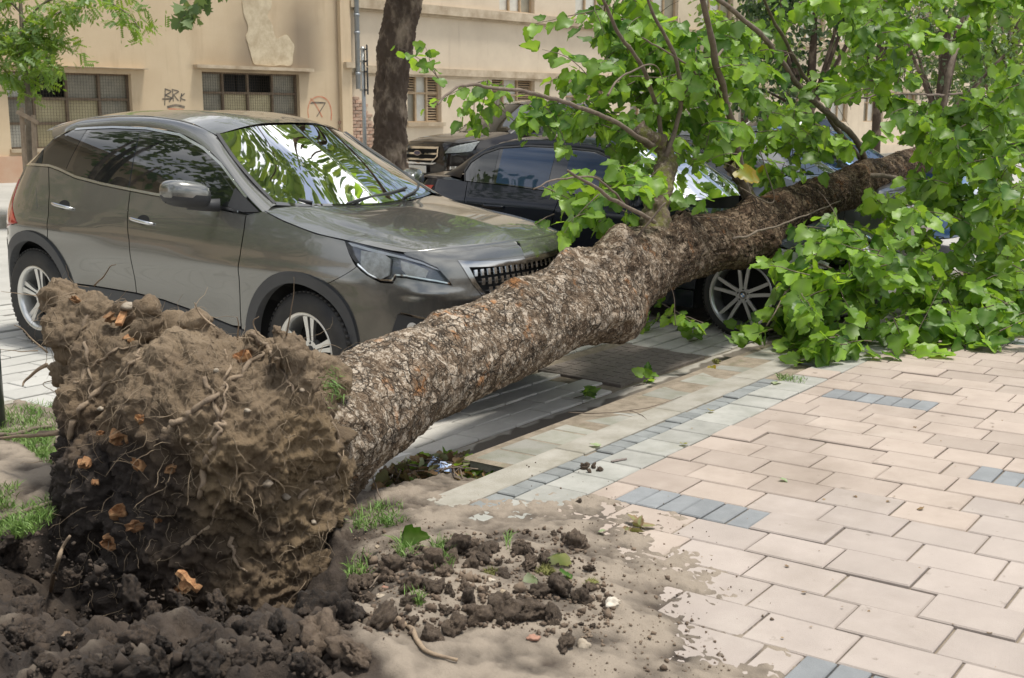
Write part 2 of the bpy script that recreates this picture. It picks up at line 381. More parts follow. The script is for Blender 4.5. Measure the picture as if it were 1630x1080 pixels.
# ------------------------------------------------------------------ bare soil round the tree pit
SXD, SYD = .0135, .0155; xs = np.arange(.55, 4.15, SXD); ys = np.arange(.55, 6.0, SYD)
X, Y = np.meshgrid(xs, ys, indexing='ij'); d = poly_dist(X, Y, DIRT); Q = np.stack([X, Y, 0*X], -1).reshape(-1, 3)
n1 = fbm(Q*2.2, 5, 1).reshape(X.shape); n2 = fbm(Q*8, 4, 2).reshape(X.shape); n3 = fbm(Q*26, 3, 4).reshape(X.shape)
f1, f2, cid = worley(Q*9, 3); lump = (.5-f1.reshape(X.shape)).clip(0)
heap = np.exp(-(((X-1.60)/.60)**2+((Y-3.05)/.75)**2))*.07 + np.exp(-(((X-2.75)/.45)**2+((Y-2.35)/.38)**2))*.055 + np.exp(-(((X-2.2)/.4)**2+((Y-2.45)/.5)**2))*.06
pit = np.exp(-(((X-2.62)/.50)**2+((Y-3.45)/.72)**2)**1.6)*.44
rough = np.clip(heap*8, .22, 1.); rough = np.maximum(rough, sstep(-.1, .2, Y-.94*X)*sstep(4.3, 3.9, Y)*sstep(3.5, 3.2, X)*1.25); e1, e2, eid = worley(Q*19+n2.reshape(-1, 1)*.6, 13); lump2 = (.5-e1.reshape(X.shape)).clip(-.1)
n4 = fbm(Q*60, 2, 19).reshape(X.shape); GZs = -.012+.014*sstep(-.30, .12, d+.10*n1)+.016*sstep(.05, .45, d)+.0075*n4*sstep(.5, .0, np.abs(d+.05))+.014*n1*sstep(-.1, .3, d)+heap-pit+rough*(.034*n2+.020*n3+.060*lump*sstep(.25, .9, rough)+.034*lump2*sstep(.2, .8, rough)) - .03*sstep(-.12, -.42, d+.14*n1+.06*n2)
GZs += .04*sstep(4.2, 5.2, Y)
GZs = np.where((X > 3.62) & (Y > 3.33), np.minimum(GZs, -.03-.5*np.clip(np.minimum(X-3.62, Y-3.33), 0, .3)), GZs)
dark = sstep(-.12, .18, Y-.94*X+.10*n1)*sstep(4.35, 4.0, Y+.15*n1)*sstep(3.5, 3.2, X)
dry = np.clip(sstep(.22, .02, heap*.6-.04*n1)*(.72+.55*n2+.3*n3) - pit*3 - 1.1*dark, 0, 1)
k = len(ys); I = np.arange(len(xs)-1)[:,None]*k+np.arange(k-1)[None]; Fq = np.stack([I, I+k, I+k+1, I+1], -1).reshape(-1, 4)
keep = (GZs.reshape(-1)[Fq].max(1) > -.06) | (d.reshape(-1)[Fq].max(1) > .05)
soil_V = np.stack([X, Y, GZs], -1).reshape(-1, 3)
tag(mesh_np('soil', soil_V, Fq[keep], M_soil, None, True, {'dry': dry.reshape(-1)}), kind='structure')
def soil_z(x, y):
    i = int(np.clip(round((x-xs[0])/SXD), 0, len(xs)-1)); j = int(np.clip(round((y-ys[0])/SYD), 0, len(ys)-1)); z = GZs[i, j]
    return max(float(z), 0.0 if (x > 2.3 and y < 3.36) else -9)
def verge(name, xs_, ys_, z): sheet(name, xs_, ys_, lambda X, Y: X*0+z, M_soil)
verge('verge', [-12, .58], [3.2, 5.95], .02); verge('verge_near', [-12, .58], [-6, 3.2], -.004)
b = MB(); b.box((-4.1, 5.97, -.04), (15.4, .07, .16)); b.box((3.66, 4.72, -.06), (.07, 2.5, .12)); b.build('verge_kerb', M_band)['kind'] = 'structure'
# ------------------------------------------------------------------ the fallen tree
def bark_material():
    m = bpy.data.materials.new('bark'); m.use_nodes = True; N = m.node_tree.nodes; L = m.node_tree.links; b = N['Principled BSDF']; b.inputs['Roughness'].default_value = .93; b.inputs['Specular IOR Level'].default_value = .25
    a = N.new('ShaderNodeAttribute'); a.attribute_name = 'barkco'
    def vmath(op, x, y):
        n = N.new('ShaderNodeVectorMath'); n.operation = op
        for i, v in enumerate((x, y)):
            if isinstance(v, tuple): n.inputs[i].default_value = v
            else: L.new(v, n.inputs[i])
        return n.outputs[0]
    def fmath(op, x, y=0.):
        n = N.new('ShaderNodeMath'); n.operation = op
        for i, v in enumerate((x, y)):
            if isinstance(v, (int, float)): n.inputs[i].default_value = v
            else: L.new(v, n.inputs[i])
        return n.outputs[0]
    def noise(vec, sc, det=6, ro=.6):
        n = N.new('ShaderNodeTexNoise'); n.inputs['Scale'].default_value = sc; n.inputs['Detail'].default_value = det; n.inputs['Roughness'].default_value = ro; L.new(vec, n.inputs['Vector']); return n
    def rng_(x, a0, a1, b0=0., b1=1.):
        n = N.new('ShaderNodeMapRange'); n.inputs[1].default_value = a0; n.inputs[2].default_value = a1; n.inputs[3].default_value = b0; n.inputs[4].default_value = b1; L.new(x, n.inputs[0]); return n.outputs[0]
    w = noise(a.outputs['Vector'], 9, 5); off = vmath('MULTIPLY', vmath('SUBTRACT', w.outputs['Color'], (.5, .5, .5)), (.075, .075, .075)); co = vmath('ADD', a.outputs['Vector'], off)
    w2 = noise(a.outputs['Vector'], 38, 4); co2 = vmath('ADD', co, vmath('MULTIPLY', vmath('SUBTRACT', w2.outputs['Color'], (.5, .5, .5)), (.022, .022, .022)))
    def vor(vec, sc, feat):
        n = N.new('ShaderNodeTexVoronoi'); n.feature = feat; n.inputs['Scale'].default_value = 1; L.new(vmath('MULTIPLY', vec, sc), n.inputs['Vector']); return n
    S1, S2 = (24., 17., 17.), (62., 44., 44.)
    e1 = vor(co2, S1, 'DISTANCE_TO_EDGE'); c1 = vor(co2, S1, 'F1'); e2 = vor(co2, S2, 'DISTANCE_TO_EDGE'); c2 = vor(co2, S2, 'F1')
    gate = rng_(noise(a.outputs['Vector'], 7, 3).outputs['Fac'], .38, .58); gate2 = rng_(noise(a.outputs['Vector'], 12, 3).outputs['Fac'], .45, .62)
    k1 = fmath('MULTIPLY', rng_(e1.outputs['Distance'], .0, .07, 1., 0.), fmath('ADD', fmath('MULTIPLY', gate, .85), .12)); k2 = fmath('MULTIPLY', rng_(e2.outputs['Distance'], 0., .11, 1., 0.), fmath('MULTIPLY', gate2, .8)); k = fmath('MAXIMUM', k1, k2)
    sep = N.new('ShaderNodeSeparateColor'); L.new(c1.outputs['Color'], sep.inputs[0]); sep2 = N.new('ShaderNodeSeparateColor'); L.new(c2.outputs['Color'], sep2.inputs[0])
    fine = noise(a.outputs['Vector'], 120, 6, .7)
    tone = fmath('ADD', fmath('ADD', fmath('MULTIPLY', sep.outputs[0], .20), fmath('MULTIPLY', sep2.outputs[0], .20)), fmath('ADD', fmath('MULTIPLY', fine.outputs['Fac'], .95), fmath('MULTIPLY', noise(a.outputs['Vector'], 14, 6, .7).outputs['Fac'], .45)))
    r = N.new('ShaderNodeValToRGB'); els = r.color_ramp.elements; els[0].position = .50; els[0].color = (.070, .046, .029, 1); els[1].position = 1.18; els[1].color = (.44, .375, .30, 1)
    for p_, c_ in ((.70, (.092, .062, .039)), (.86, (.165, .120, .081)), (.97, (.285, .228, .168))): e = els.new(p_); e.color = (*c_, 1)
    els[-1].position = 1.0; L.new(tone, r.inputs[0])
    ora = N.new('ShaderNodeMixRGB'); ora.inputs['Color2'].default_value = (.33, .150, .052, 1); L.new(r.outputs[0], ora.inputs['Color1']); L.new(rng_(noise(a.outputs['Vector'], 6.5, 5).outputs['Fac'], .60, .68, 0, .8), ora.inputs['Fac'])
    mx_ = N.new('ShaderNodeMixRGB'); mx_.inputs['Color2'].default_value = (.028, .020, .014, 1); L.new(ora.outputs[0], mx_.inputs['Color1']); L.new(fmath('MULTIPLY', k, .93), mx_.inputs['Fac']); sx = N.new('ShaderNodeSeparateXYZ'); L.new(a.outputs['Vector'], sx.inputs[0]); br_ = N.new('ShaderNodeMixRGB'); br_.blend_type = 'MULTIPLY'; br_.inputs['Color2'].default_value = (.42, .36, .30, 1); L.new(rng_(sx.outputs[0], 2.2, 4.2), br_.inputs['Fac']); L.new(mx_.outputs[0], br_.inputs['Color1']); L.new(br_.outputs[0], b.inputs['Base Color'])  # browner young bark up the stem, leaf shade put into the tone too
    hgt = fmath('ADD', fmath('ADD', fmath('MULTIPLY', sep.outputs[1], .35), fmath('MULTIPLY', sep2.outputs[1], .25)), fmath('SUBTRACT', fmath('MULTIPLY', fine.outputs['Fac'], .7), fmath('MULTIPLY', k, 1.5)))
    bp = N.new('ShaderNodeBump'); bp.inputs['Strength'].default_value = 1.; bp.inputs['Distance'].default_value = .012; L.new(hgt, bp.inputs['Height']); L.new(bp.outputs[0], b.inputs['Normal']); return m
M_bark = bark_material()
M_bark_old = mat('bark_old', (.20, .150, .105), .95, col2=(.36, .30, .235), nscale=11, bump=.7, bscale=95, ramp=(.34, .66))
M_moss = mat('mossy_bark', (.095, .070, .046), .95, col2=(.135, .135, .032), nscale=11, bump=1., bscale=60, ramp=(.46, .60)); overlay(M_moss, (.26, .22, .165), 30, .52, .66, amount=.7)
M_branch = mat('branch_bark', (.105, .078, .057), .85, col2=(.18, .142, .105), nscale=18, bump=.5, bscale=120)
M_rootsoil = mat('root_ball_soil', (.066, .043, .027), .97, col2=(.150, .102, .058), nscale=11, bump=1., bscale=130, ramp=(.34, .66))
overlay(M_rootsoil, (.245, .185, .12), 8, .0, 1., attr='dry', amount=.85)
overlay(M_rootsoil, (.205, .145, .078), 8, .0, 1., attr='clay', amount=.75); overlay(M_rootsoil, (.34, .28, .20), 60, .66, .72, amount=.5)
overlay(M_rootsoil, (.030, .023, .019), 8, .0, 1., attr='dark_earth_shade', amount=.95)  # dark lower earth, with shade put into the colour
M_root = mat('root_bark', (.20, .15, .105), .9, rand=.2, col2=(.28, .21, .14), nscale=25, bump=.6, bscale=120)
M_rootlet = mat('rootlet', (.17, .125, .085), .9, col2=(.26, .20, .13), nscale=14)
M_wood = mat('torn_wood', (.20, .085, .032), .88, rand=.4, col2=(.36, .205, .095), nscale=30, bump=.7, bscale=110, stretch=(1, 1, 1))
M_pale = mat('weathered_wood', (.40, .33, .24), .85, col2=(.25, .19, .12), nscale=30, bump=.6, bscale=140)

TB = np.array([3.35, 3.48, .28])
tree = thing('fallen_tree', 'uprooted broadleaf tree lying across the fronts of the parked cars', 'tree', tuple(TB))
def loc(V): return np.asarray(V, float)-TB
def tline(x, y, dy=0.):
    d = ray(x, y); t = (3.45-.24+dy)/(d[1]-.08*d[0]); return EYE+t*d
CT = [(425, 738, 104), (470, 708, 100), (510, 684, 96), (548, 660, 92), (590, 638, 87), (645, 610, 80), (760, 557, 70), (860, 507, 66), (960, 457, 61), (1060, 409, 50), (1130, 389, 43), (1200, 364, 39), (1280, 325, 35), (1350, 300, 30), (1420, 272, 24), (1490, 243, 17), (1545, 220, 11), (1620, 190, 6)]
cp = np.array([tline(x, y) for x, y, r in CT]); cr = np.array([r*proj(p)[0][2]/FPX for p, (x, y, r) in zip(cp, CT)])
sp = spline(np.c_[cp, cr], 40); L = np.r_[0, np.cumsum(np.linalg.norm(np.diff(sp[:,:3], axis=0), axis=1))]
ns = 760; wts = np.linspace(0, 1, ns)**1.35*L[-1]
P = np.stack([np.interp(wts, L, sp[:,k]) for k in range(4)], 1); nr = 230
T, Nn, Bn = frames(P[:,:3]); th = np.linspace(0, 2*np.pi, nr, endpoint=False)
dirv = np.cos(th)[None,:,None]*Nn[:,None]+np.sin(th)[None,:,None]*Bn[:,None]
# bark: plates split by fissures, coordinates unrolled along the stem
AX = np.repeat(wts[:,None], nr, 1); ref = np.stack([AX, np.cos(th)[None]*P[:,3:4]*1.0, np.sin(th)[None]*P[:,3:4]*1.0], -1).reshape(-1, 3)
warp = np.stack([fbm(ref*8, 5, 21+k, .6) for k in range(3)], 1)*.030
f1, f2, cid = worley((ref+warp)*[13, 21, 21], 31); crack = sstep(.13, .0, f2-f1)*sstep(-.35, .15, fbm(ref*7, 3, 33))
g1, g2, gid = worley((ref+warp*1.3)*[30, 44, 44], 41); crack2 = sstep(.12, .0, g2-g1)*sstep(-.1, .4, fbm(ref*11, 3, 43))
big = fbm(ref*1.9, 3, 51); mid = fbm(ref*6, 3, 55); fine = fbm(ref*[50, 38, 38], 4, 58, .65); ridge = 1-np.abs(fbm(ref*[9, 24, 24]+warp*20, 4, 63))*2
sc = np.clip(np.repeat(P[:,3], nr)/.25, .25, 1.1)
disp = sc*(.022*big+.012*mid+.006*(cid-.3)+(.006+.010*sstep(2., 4., AX.reshape(-1)))*ridge-.004*crack+.0035*fine)
rad = (P[:,3][:,None]*np.ones(nr)).reshape(-1)+disp
V = (P[:,None,:3]+dirv*rad.reshape(ns, nr, 1)).reshape(-1, 3)
# burls and branch collars
BURL = [(905, 408, 24, .050), (985, 388, 22, .085), (1020, 396, 30, .045), (968, 515, 45, .085), (1000, 498, 30, .05), (1225, 392, 24, .09), (1180, 408, 22, .06), (700, 492, 22, .035), (820, 440, 30, .03), (1085, 352, 20, .05), (1195, 332, 18, .06), (1375, 268, 15, .05), (1475, 240, 12, .05)]
pv = proj(V); nrm = dirv.reshape(-1, 3); face = np.einsum('ij,ij->i', nrm, EYE-V) > -.05
for bx, by, br, bh in BURL:
    w = np.exp(-((pv[:,0]-bx)**2+(pv[:,1]-by)**2)/(br*1.0)**2)*sstep(-.35, .1, np.einsum('ij,ij->i', nrm, (EYE-V)/np.linalg.norm(EYE-V, axis=1)[:,None]))
    V = V+nrm*(w*bh*(1+.35*mid))[:,None]
# flare into the root plate
flare = np.exp(-np.abs(AX.reshape(-1)-.25)/.28); V = V+nrm*(flare*(.02+.05*fbm(np.stack([AX.reshape(-1)*0, np.cos(np.tile(th, ns))*1.6, np.sin(np.tile(th, ns))*1.6], 1), 2, 77)))[:,None]
I = (np.arange(ns-1)[:,None]*nr+np.arange(nr)[None]); J = np.arange(ns-1)[:,None]*nr+(np.arange(nr)+1)[None]%nr
F = np.stack([I, J, J+nr, I+nr], -1).reshape(-1, 4)
pale = np.clip(.55*gid+.5*mid, 0, 1)*sstep(.1, .8, fbm(ref*2.6, 3, 61)+.5)*np.clip(1.25-AX.reshape(-1)/5.5, .12, 1)
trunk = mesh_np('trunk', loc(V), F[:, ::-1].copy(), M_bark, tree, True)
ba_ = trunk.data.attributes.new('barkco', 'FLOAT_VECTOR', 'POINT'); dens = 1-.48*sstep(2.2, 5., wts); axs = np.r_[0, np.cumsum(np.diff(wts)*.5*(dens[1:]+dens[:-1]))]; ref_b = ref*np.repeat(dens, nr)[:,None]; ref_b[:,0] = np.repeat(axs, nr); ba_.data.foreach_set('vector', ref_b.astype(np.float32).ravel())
trunk_poly = [(520, 573), (600, 540), (690, 505), (800, 455), (890, 405), (960, 375), (1000, 365), (1120, 350), (1180, 335), (1250, 300), (1330, 285), (1400, 265), (1480, 232), (1490, 255), (1420, 295), (1350, 325), (1290, 340), (1245, 375), (1200, 405), (1130, 440), (1060, 465), (1010, 490), (940, 548), (870, 580), (790, 620), (700, 672), (640, 715), (572, 755)]

# ---- root ball: lumps of earth fused and roughened
LUMP = [(330, 700, 175, 2.95), (215, 770, 118, 2.9), (190, 655, 88, 2.95), (430, 680, 112, 3.1), (440, 815, 105, 3.1), (310, 850, 140, 2.92), (160, 835, 70, 2.85), (490, 745, 62, 3.2), (400, 600, 68, 3.1), (300, 600, 70, 3.0), (185, 578, 66, 3.0), (130, 525, 50, 3.0), (100, 478, 30, 3.0), (143, 505, 36, 3.02), (85, 470, 14, 3.0), (236, 525, 20, 2.9), (234, 492, 13, 2.9), (462, 565, 28, 3.05), (444, 532, 15, 3.03), (478, 592, 36, 3.1), (400, 545, 16, 3.0), (390, 930, 100, 2.95), (485, 920, 58, 3.1), (260, 930, 90, 2.8), (520, 690, 30, 3.25), (150, 735, 66, 2.85), (270, 545, 38, 3.0), (345, 540, 22, 3.05), (200, 500, 20, 3.0), (455, 985, 45, 2.95), (505, 612, 46, 3.38), (522, 675, 48, 3.42), (518, 745, 52, 3.42), (508, 825, 55, 3.35), (500, 900, 60, 3.2), (390, 925, 110, 3.0), (470, 930, 72, 3.06), (300, 925, 110, 2.90), (205, 875, 84, 2.86), (505, 975, 46, 3.05), (415, 985, 60, 3.0), (345, 985, 60, 2.95), (546, 765, 40, 3.5), (540, 700, 34, 3.5), (532, 835, 44, 3.42), (520, 905, 40, 3.3), (520, 830, 32, 3.2), (95, 590, 16, 3.0), (310, 520, 16, 3.0), (225, 590, 60, 2.98)]
bm = bmesh.new()
for x, y, r, X_ in LUMP:
    p = at(x, y, X=X_); rr = r*proj(p)[0][2]/FPX
    M = Matrix.Translation(p) @ Matrix.Diagonal((min(1., .33/rr) if rr > .2 else 1., 1, 1, 1))
    bmesh.ops.create_icosphere(bm, subdivisions=3, radius=rr, matrix=M)
me = bpy.data.meshes.new('tmp'); bm.to_mesh(me); bm.free(); tmp = bpy.data.objects.new('tmp', me); COL.objects.link(tmp)
rm = tmp.modifiers.new('r', 'REMESH'); rm.mode = 'VOXEL'; rm.voxel_size = .0088
dg = bpy.context.evaluated_depsgraph_get(); ev = tmp.evaluated_get(dg).to_mesh()
nv = len(ev.vertices); V = np.empty(nv*3, np.float32); ev.vertices.foreach_get('co', V); V = V.reshape(-1, 3).astype(float)
Nv = np.empty(nv*3, np.float32); ev.vertices.foreach_get('normal', Nv); Nv = Nv.reshape(-1, 3).astype(float)
Fq = [tuple(p.vertices) for p in ev.polygons]
bpy.data.objects.remove(tmp)
w1, w2, wid = worley(V*[9, 9, 9]+fbm(V*7, 2, 3)[:,None]*.4, 71); v1, v2, vid = worley(V*24, 75)
mid = fbm(V*5, 4, 81); fine = fbm(V*34, 3, 85); streak = fbm(V*[14, 30, 8], 3, 88)
rdg = 1-2*np.abs(fbm(V*[16, 16, 11]+2*fbm(V*5, 2, 31)[:,None], 4, 33, .6)); lay_ = 1-2*np.abs(fbm(V*[5, 5, 9]+1.2*fbm(V*3, 2, 37)[:,None], 3, 39)); u1, u2, uid = worley(V*46, 79); D = .030*mid+.020*fbm(V*9, 6, 83, .66)+.012*(.5-w1)+.006*(.45-v1)+.007*(.45-u1)+.010*fbm(V*60, 3, 87, .6)+.007*fine+.006*streak+.005*rdg+.022*lay_
lowf = sstep(.55, .1, V[:,2])
V2 = V+Nv*(D*(.75+.45*lowf))[:,None]
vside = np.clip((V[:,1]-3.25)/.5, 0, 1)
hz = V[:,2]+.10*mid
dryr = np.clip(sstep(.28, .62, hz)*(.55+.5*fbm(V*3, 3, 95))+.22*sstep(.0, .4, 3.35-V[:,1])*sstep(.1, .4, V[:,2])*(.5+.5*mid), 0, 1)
lowshade = np.clip(1.15*sstep(.52, .22, hz+.12*fbm(V*2.5, 3, 99))*(.40+.60*vside), 0, 1)  # darkens towards the bottom: dark earth plus painted shade
clay = np.clip(sstep(.05, .45, 3.62-V[:,1]+.12*mid)*sstep(.62, .40, V[:,2])*sstep(-.30, .0, V[:,2])*(.75+.5*fbm(V*7, 4, 91)), 0, 1); lowshade = lowshade*(1-.85*clay)
root_ball = mesh_np('root_ball', loc(V2), Fq, M_rootsoil, tree, True, {'dry': dryr, 'dark_earth_shade': lowshade, 'clay': clay})
from mathutils.bvhtree import BVHTree
bvh = BVHTree.FromPolygons([Vector(v) for v in V2], Fq)
def hit(x, y):
    d = Vector(ray(x, y)).normalized(); h = bvh.ray_cast(Vector(EYE), d)
    return (np.array(h[0]), np.array(h[1])) if h[0] is not None else (None, None)
# ---- roots that show: thick ones as parts, picked out along the plate
ROOTS = [([(262, 690), (300, 660), (345, 625), (385, 590), (420, 560)], .020), ([(318, 790), (340, 700), (352, 670), (360, 620), (358, 560)], .015), ([(120, 610), (150, 580), (190, 560), (230, 545)], .012),
         ([(400, 530), (430, 560), (455, 600), (470, 640)], .014), ([(365, 855), (372, 890), (395, 915)], .012), ([(140, 500), (135, 540), (145, 590), (148, 640)], .013), ([(470, 800), (500, 770), (530, 760), (545, 720)], .010),
         ([(110, 690), (150, 630), (200, 590), (225, 560)], .018), ([(290, 870), (330, 840), (345, 800)], .010), ([(520, 640), (535, 690), (540, 740), (548, 800)], .010), ([(330, 600), (345, 660), (330, 700), (300, 705)], .012)]
for pts, r in ROOTS:
    q = []
    for x, y in spline(pts, 5):
        h, n = hit(x, y)
        if h is not None: q.append(h+n*r*.15+rng.normal(0, r*.5, 3))
    if len(q) > 3:
        q = spline(q, 3); rr = .72*r*np.linspace(1, .4, len(q))*(1+.4*fbm(q*38, 3, 5)); V_, F_ = tube_np(q, rr, 9); mesh_np('root', loc(V_), F_, M_root, tree)
# free roots sticking out of the silhouette: (pixel path, X of each end, radius)
FREE = [([(100, 452), (95, 458)], 3.0, .01), ([(75, 580), (58, 590), (40, 606), (36, 615)], 3.0, .010), ([(62, 690), (95, 690), (40, 694), (-10, 700)], 2.85, .014), ([(150, 455), (165, 440), (175, 425), (184, 420)], 3.05, .004), ([(340, 520), (318, 500), (310, 482)], 3.0, .005), ([(378, 540), (381, 520), (378, 505)], 3.0, .004), ([(455, 535), (462, 500), (466, 470), (466, 442)], 3.05, .003), ([(85, 480), (50, 470), (2, 464)], 3.0, .003), ([(75, 560), (50, 540), (35, 525), (22, 518)], 3.0, .005), ([(420, 540), (408, 530), (402, 512), (412, 505)], 3.0, .004), ([(60, 558), (30, 560), (-5, 556)], 3.0, .003), ([(100, 600), (70, 612), (88, 625)], 3.0, .003)]
for pts, X_, r in FREE[1:]:
    q = spline([at(x, y, X=X_-.02*i) for i, (x, y) in enumerate(pts)], 6); q = q+.004*np.stack([fbm(q*14, 2, s) for s in (1, 2, 3)], 1)
    V_, F_ = tube_np(q, r*np.linspace(1, .35, len(q)), 7); mesh_np('root', loc(V_), F_, M_root, tree)
# matted rootlets, too many to count
RV = []; RF = []; nf = 0
def add_tube(q, r, n=4):
    global nf
    V_, F_ = tube_np(np.array(q), r, n, False); RV.append(V_); RF.append(np.array(F_)+nf); nf += len(V_)
for k in range(1100):
    x = rng.uniform(65, 560); y = rng.uniform(440, 1000) if k % 3 else rng.uniform(440, 640)
    h, n = hit(x, y)
    if h is None: continue
    d = rng.normal(0, 1, 3); d[2] -= .5; d -= n*(d@n); d /= np.linalg.norm(d)
    ln = rng.uniform(.03, .17); q = [h]; p = h.copy(); up = rng.uniform(0, .35) if k % 5 else rng.uniform(.4, 1.2)
    for s in range(7):
        d = d+rng.normal(0, .32, 3)+n*up*.22+[0, 0, -.10]; d /= np.linalg.norm(d); p = p+d*ln/7
        loc_, nn, _, dist = bvh.find_nearest(Vector(p)); inside = (Vector(p)-loc_).dot(nn) < .002
        if inside: p = np.array(loc_+nn*.003)
        q.append(p.copy())
    add_tube(q, rng.uniform(.0006, .0019)*np.linspace(1, .5, len(q)), 4)
tag(mesh_np('rootlets', loc(np.vstack(RV)), np.vstack(RF), M_rootlet, tree), kind='stuff')
# torn stubs where roots snapped
STUB = [(178, 504, 15), (120, 478, 12), (386, 570, 17), (192, 692, 22), (225, 668, 13), (222, 742, 19), (136, 738, 15), (190, 817, 20), (215, 838, 17), (178, 862, 20), (272, 746, 13), (152, 768, 8), (250, 828, 10), (205, 540, 12), (290, 935, 16), (160, 690, 8)]
for x, y, r in STUB:
    h, n = hit(x, y)
    if h is None: continue
    rr = .85*r*proj(h)[0][2]/FPX; ax = n+rng.normal(0, .35, 3)+[-.2, -.2, 0]; ax /= np.linalg.norm(ax)
    t1 = np.cross(ax, [0, 0, 1.]); t1 /= np.linalg.norm(t1); t2 = np.cross(ax, t1); m = 13; V_ = []; F_ = []
    e = rng.uniform(.6, 1.1, m); jag = rng.uniform(-.1, 1.1, m)
    for lv, (hh, sc_) in enumerate([(-.5, 1.1), (.25, 1.), (.45, .75), (.2, .35), (.1, .0)]):
        for j in range(m):
            a = 2*np.pi*j/m; q = h+(t1*np.cos(a)*e[j]+t2*np.sin(a)*e[j]*.7)*rr*sc_+ax*rr*(hh+(jag[j]*.55 if lv in (1, 2) else rng.uniform(-.1, .15)))
            V_.append(q)
    for lv in range(4):
        for j in range(m): F_.append((lv*m+j, lv*m+(j+1)%m, (lv+1)*m+(j+1)%m, (lv+1)*m+j))
    o = mesh_np('torn_root_end', loc(V_), F_, M_wood, tree, False)
h, n = hit(195, 500)
if h is not None:
    b = MB(); M = Matrix.Rotation(.6, 3, 'Z') @ Matrix.Rotation(-.5, 3, 'Y'); b.box(loc(h+n*.02), (.11, .028, .014), rot=M); b.build('bark_shard', M_wood, tree)
M_stone = mat('stone', (.36, .31, .24), .85, rand=.2, col2=(.26, .21, .155), nscale=14, bump=.5, bscale=60)
def rock(name, p, r, m, parent=None, seed=0, squash=.7, sub=3, rough=.35):
    bm = bmesh.new(); bmesh.ops.create_icosphere(bm, subdivisions=sub, radius=1); V = np.array([v.co[:] for v in bm.verts]); F_ = [tuple(v.index for v in f.verts) for f in bm.faces]; bm.free()
    f1, f2, c = worley(V*1.6+seed*7.1, seed); V = V*(1+rough*fbm(V*1.3+seed, 4, seed)+.35*(.5-f1)*rough*2)[:,None]; V[:,2] *= squash
    return mesh_np(name, V*r+np.asarray(p), F_, m, parent, True)
for x, y, r in [(203, 490, 13), (395, 655, 7), (345, 590, 6), (425, 770, 12), (160, 652, 7), (480, 622, 6), (455, 790, 9), (500, 830, 7)]:
    h, n = hit(x, y)
    if h is not None: rock('pebble', loc(h+n*.004), r*proj(h)[0][2]/FPX*.8, M_stone, tree, x, .7, 2)

# ---- limbs
def limb(pts, r0, r1, m=M_branch, n=10, name='branch', rough=.12, parent=tree):
    "pts: (px, py, extra distance in front(-)/behind(+) of the stem line)"
    q = spline([tline(x, y, dy) for x, y, dy in pts], 9); q = q+.012*np.stack([fbm(q*5, 2, s) for s in (1, 2, 3)], 1)
    rr = np.linspace(r0, r1, len(q))*(1+rough*fbm(q*16, 3, 6)); V_, F_ = tube_np(q, rr, n)
    mesh_np(name, loc(V_), F_, m, parent); return q
def knobby(pts, r0, r1, m):
    q = spline([tline(x, y, dy) for x, y, dy in pts], 14); T, N_, B_ = frames(q); n = 40; th = np.linspace(0, 2*np.pi, n, endpoint=False)
    rr = np.linspace(r0, r1, len(q)); d = np.cos(th)[None,:,None]*N_[:,None]+np.sin(th)[None,:,None]*B_[:,None]
    V_ = (q[:,None]+d*rr[:,None,None]).reshape(-1, 3); f1, f2, c = worley(V_*22, 4); V_ = V_+d.reshape(-1, 3)*((.34*fbm(V_*9, 5, 3, .6)+.30*(.5-f1))*np.repeat(rr, n))[:,None]
    I = np.arange(len(q)-1)[:,None]*n+np.arange(n)[None]; J = np.arange(len(q)-1)[:,None]*n+(np.arange(n)+1)[None]%n
    mesh_np('branch', loc(V_), np.stack([I, J, J+n, I+n], -1).reshape(-1, 4)[:, ::-1].copy(), m, tree); return q
knobby([(1030, 400, 0), (1042, 345, .02), (1052, 300, .05), (1060, 265, .1), (1052, 235, .16), (1028, 215, .2), (1015, 200, .25)], .095, .05, M_moss)
knobby([(1205, 360, .02), (1195, 325, .1), (1180, 290, .18), (1160, 262, .25)], .07, .05, M_moss)
BR = {}
BR['arm'] = limb([(1040, 232, .15), (1000, 208, .1), (950, 182, .05), (900, 163, 0), (850, 150, -.05), (800, 142, -.1), (745, 137, -.15), (715, 150, -.18), (697, 165, -.2)], .017, .004)
limb([(1200, 340, .02), (1180, 280, 0), (1172, 220, -.05), (1152, 150, -.1), (1138, 80, -.15), (1118, 0, -.2), (1105, -60, -.2)], .034, .016)
limb([(1172, 215, -.05), (1140, 130, 0), (1136, 100, .02), (1150, 80, .05)], .016, .01)
limb([(1378, 275, 0), (1372, 240, -.02), (1345, 205, -.05), (1300, 165, -.1), (1265, 130, -.15), (1225, 70, -.2), (1180, 30, -.25), (1120, -20, -.3)], .034, .014)
limb([(1378, 262, .1), (1340, 215, .15), (1300, 160, .2), (1275, 110, .2), (1240, 50, .25), (1210, -10, .25)], .026, .012)
limb([(1470, 245, 0), (1492, 200, -.05), (1502, 160, -.1), (1515, 100, -.15), (1535, 55, -.2), (1560, -20, -.2)], .045, .02)
limb([(1376, 278, -.15), (1430, 283, -.3), (1462, 300, -.4), (1500, 318, -.5), (1560, 320, -.6), (1625, 338, -.7)], .024, .008)
limb([(1505, 152, -.1), (1460, 150, -.2), (1400, 153, -.3), (1340, 160, -.35)], .014, .006)
limb([(1505, 150, 0), (1570, 148, -.1), (1640, 140, -.2)], .014, .008)
limb([(1040, 352, -.15), (1000, 330, -.22), (960, 308, -.3), (930, 290, -.34), (906, 272, -.36)], .014, .006)
limb([(1000, 330, -.22), (960, 290, -.28), (900, 283, -.3), (850, 300, -.33)], .007, .004)
limb([(1165, 380, -.28), (1200, 372, -.30), (1255, 352, -.30), (1310, 332, -.28), (1337, 321, -.26)], .010, .005)
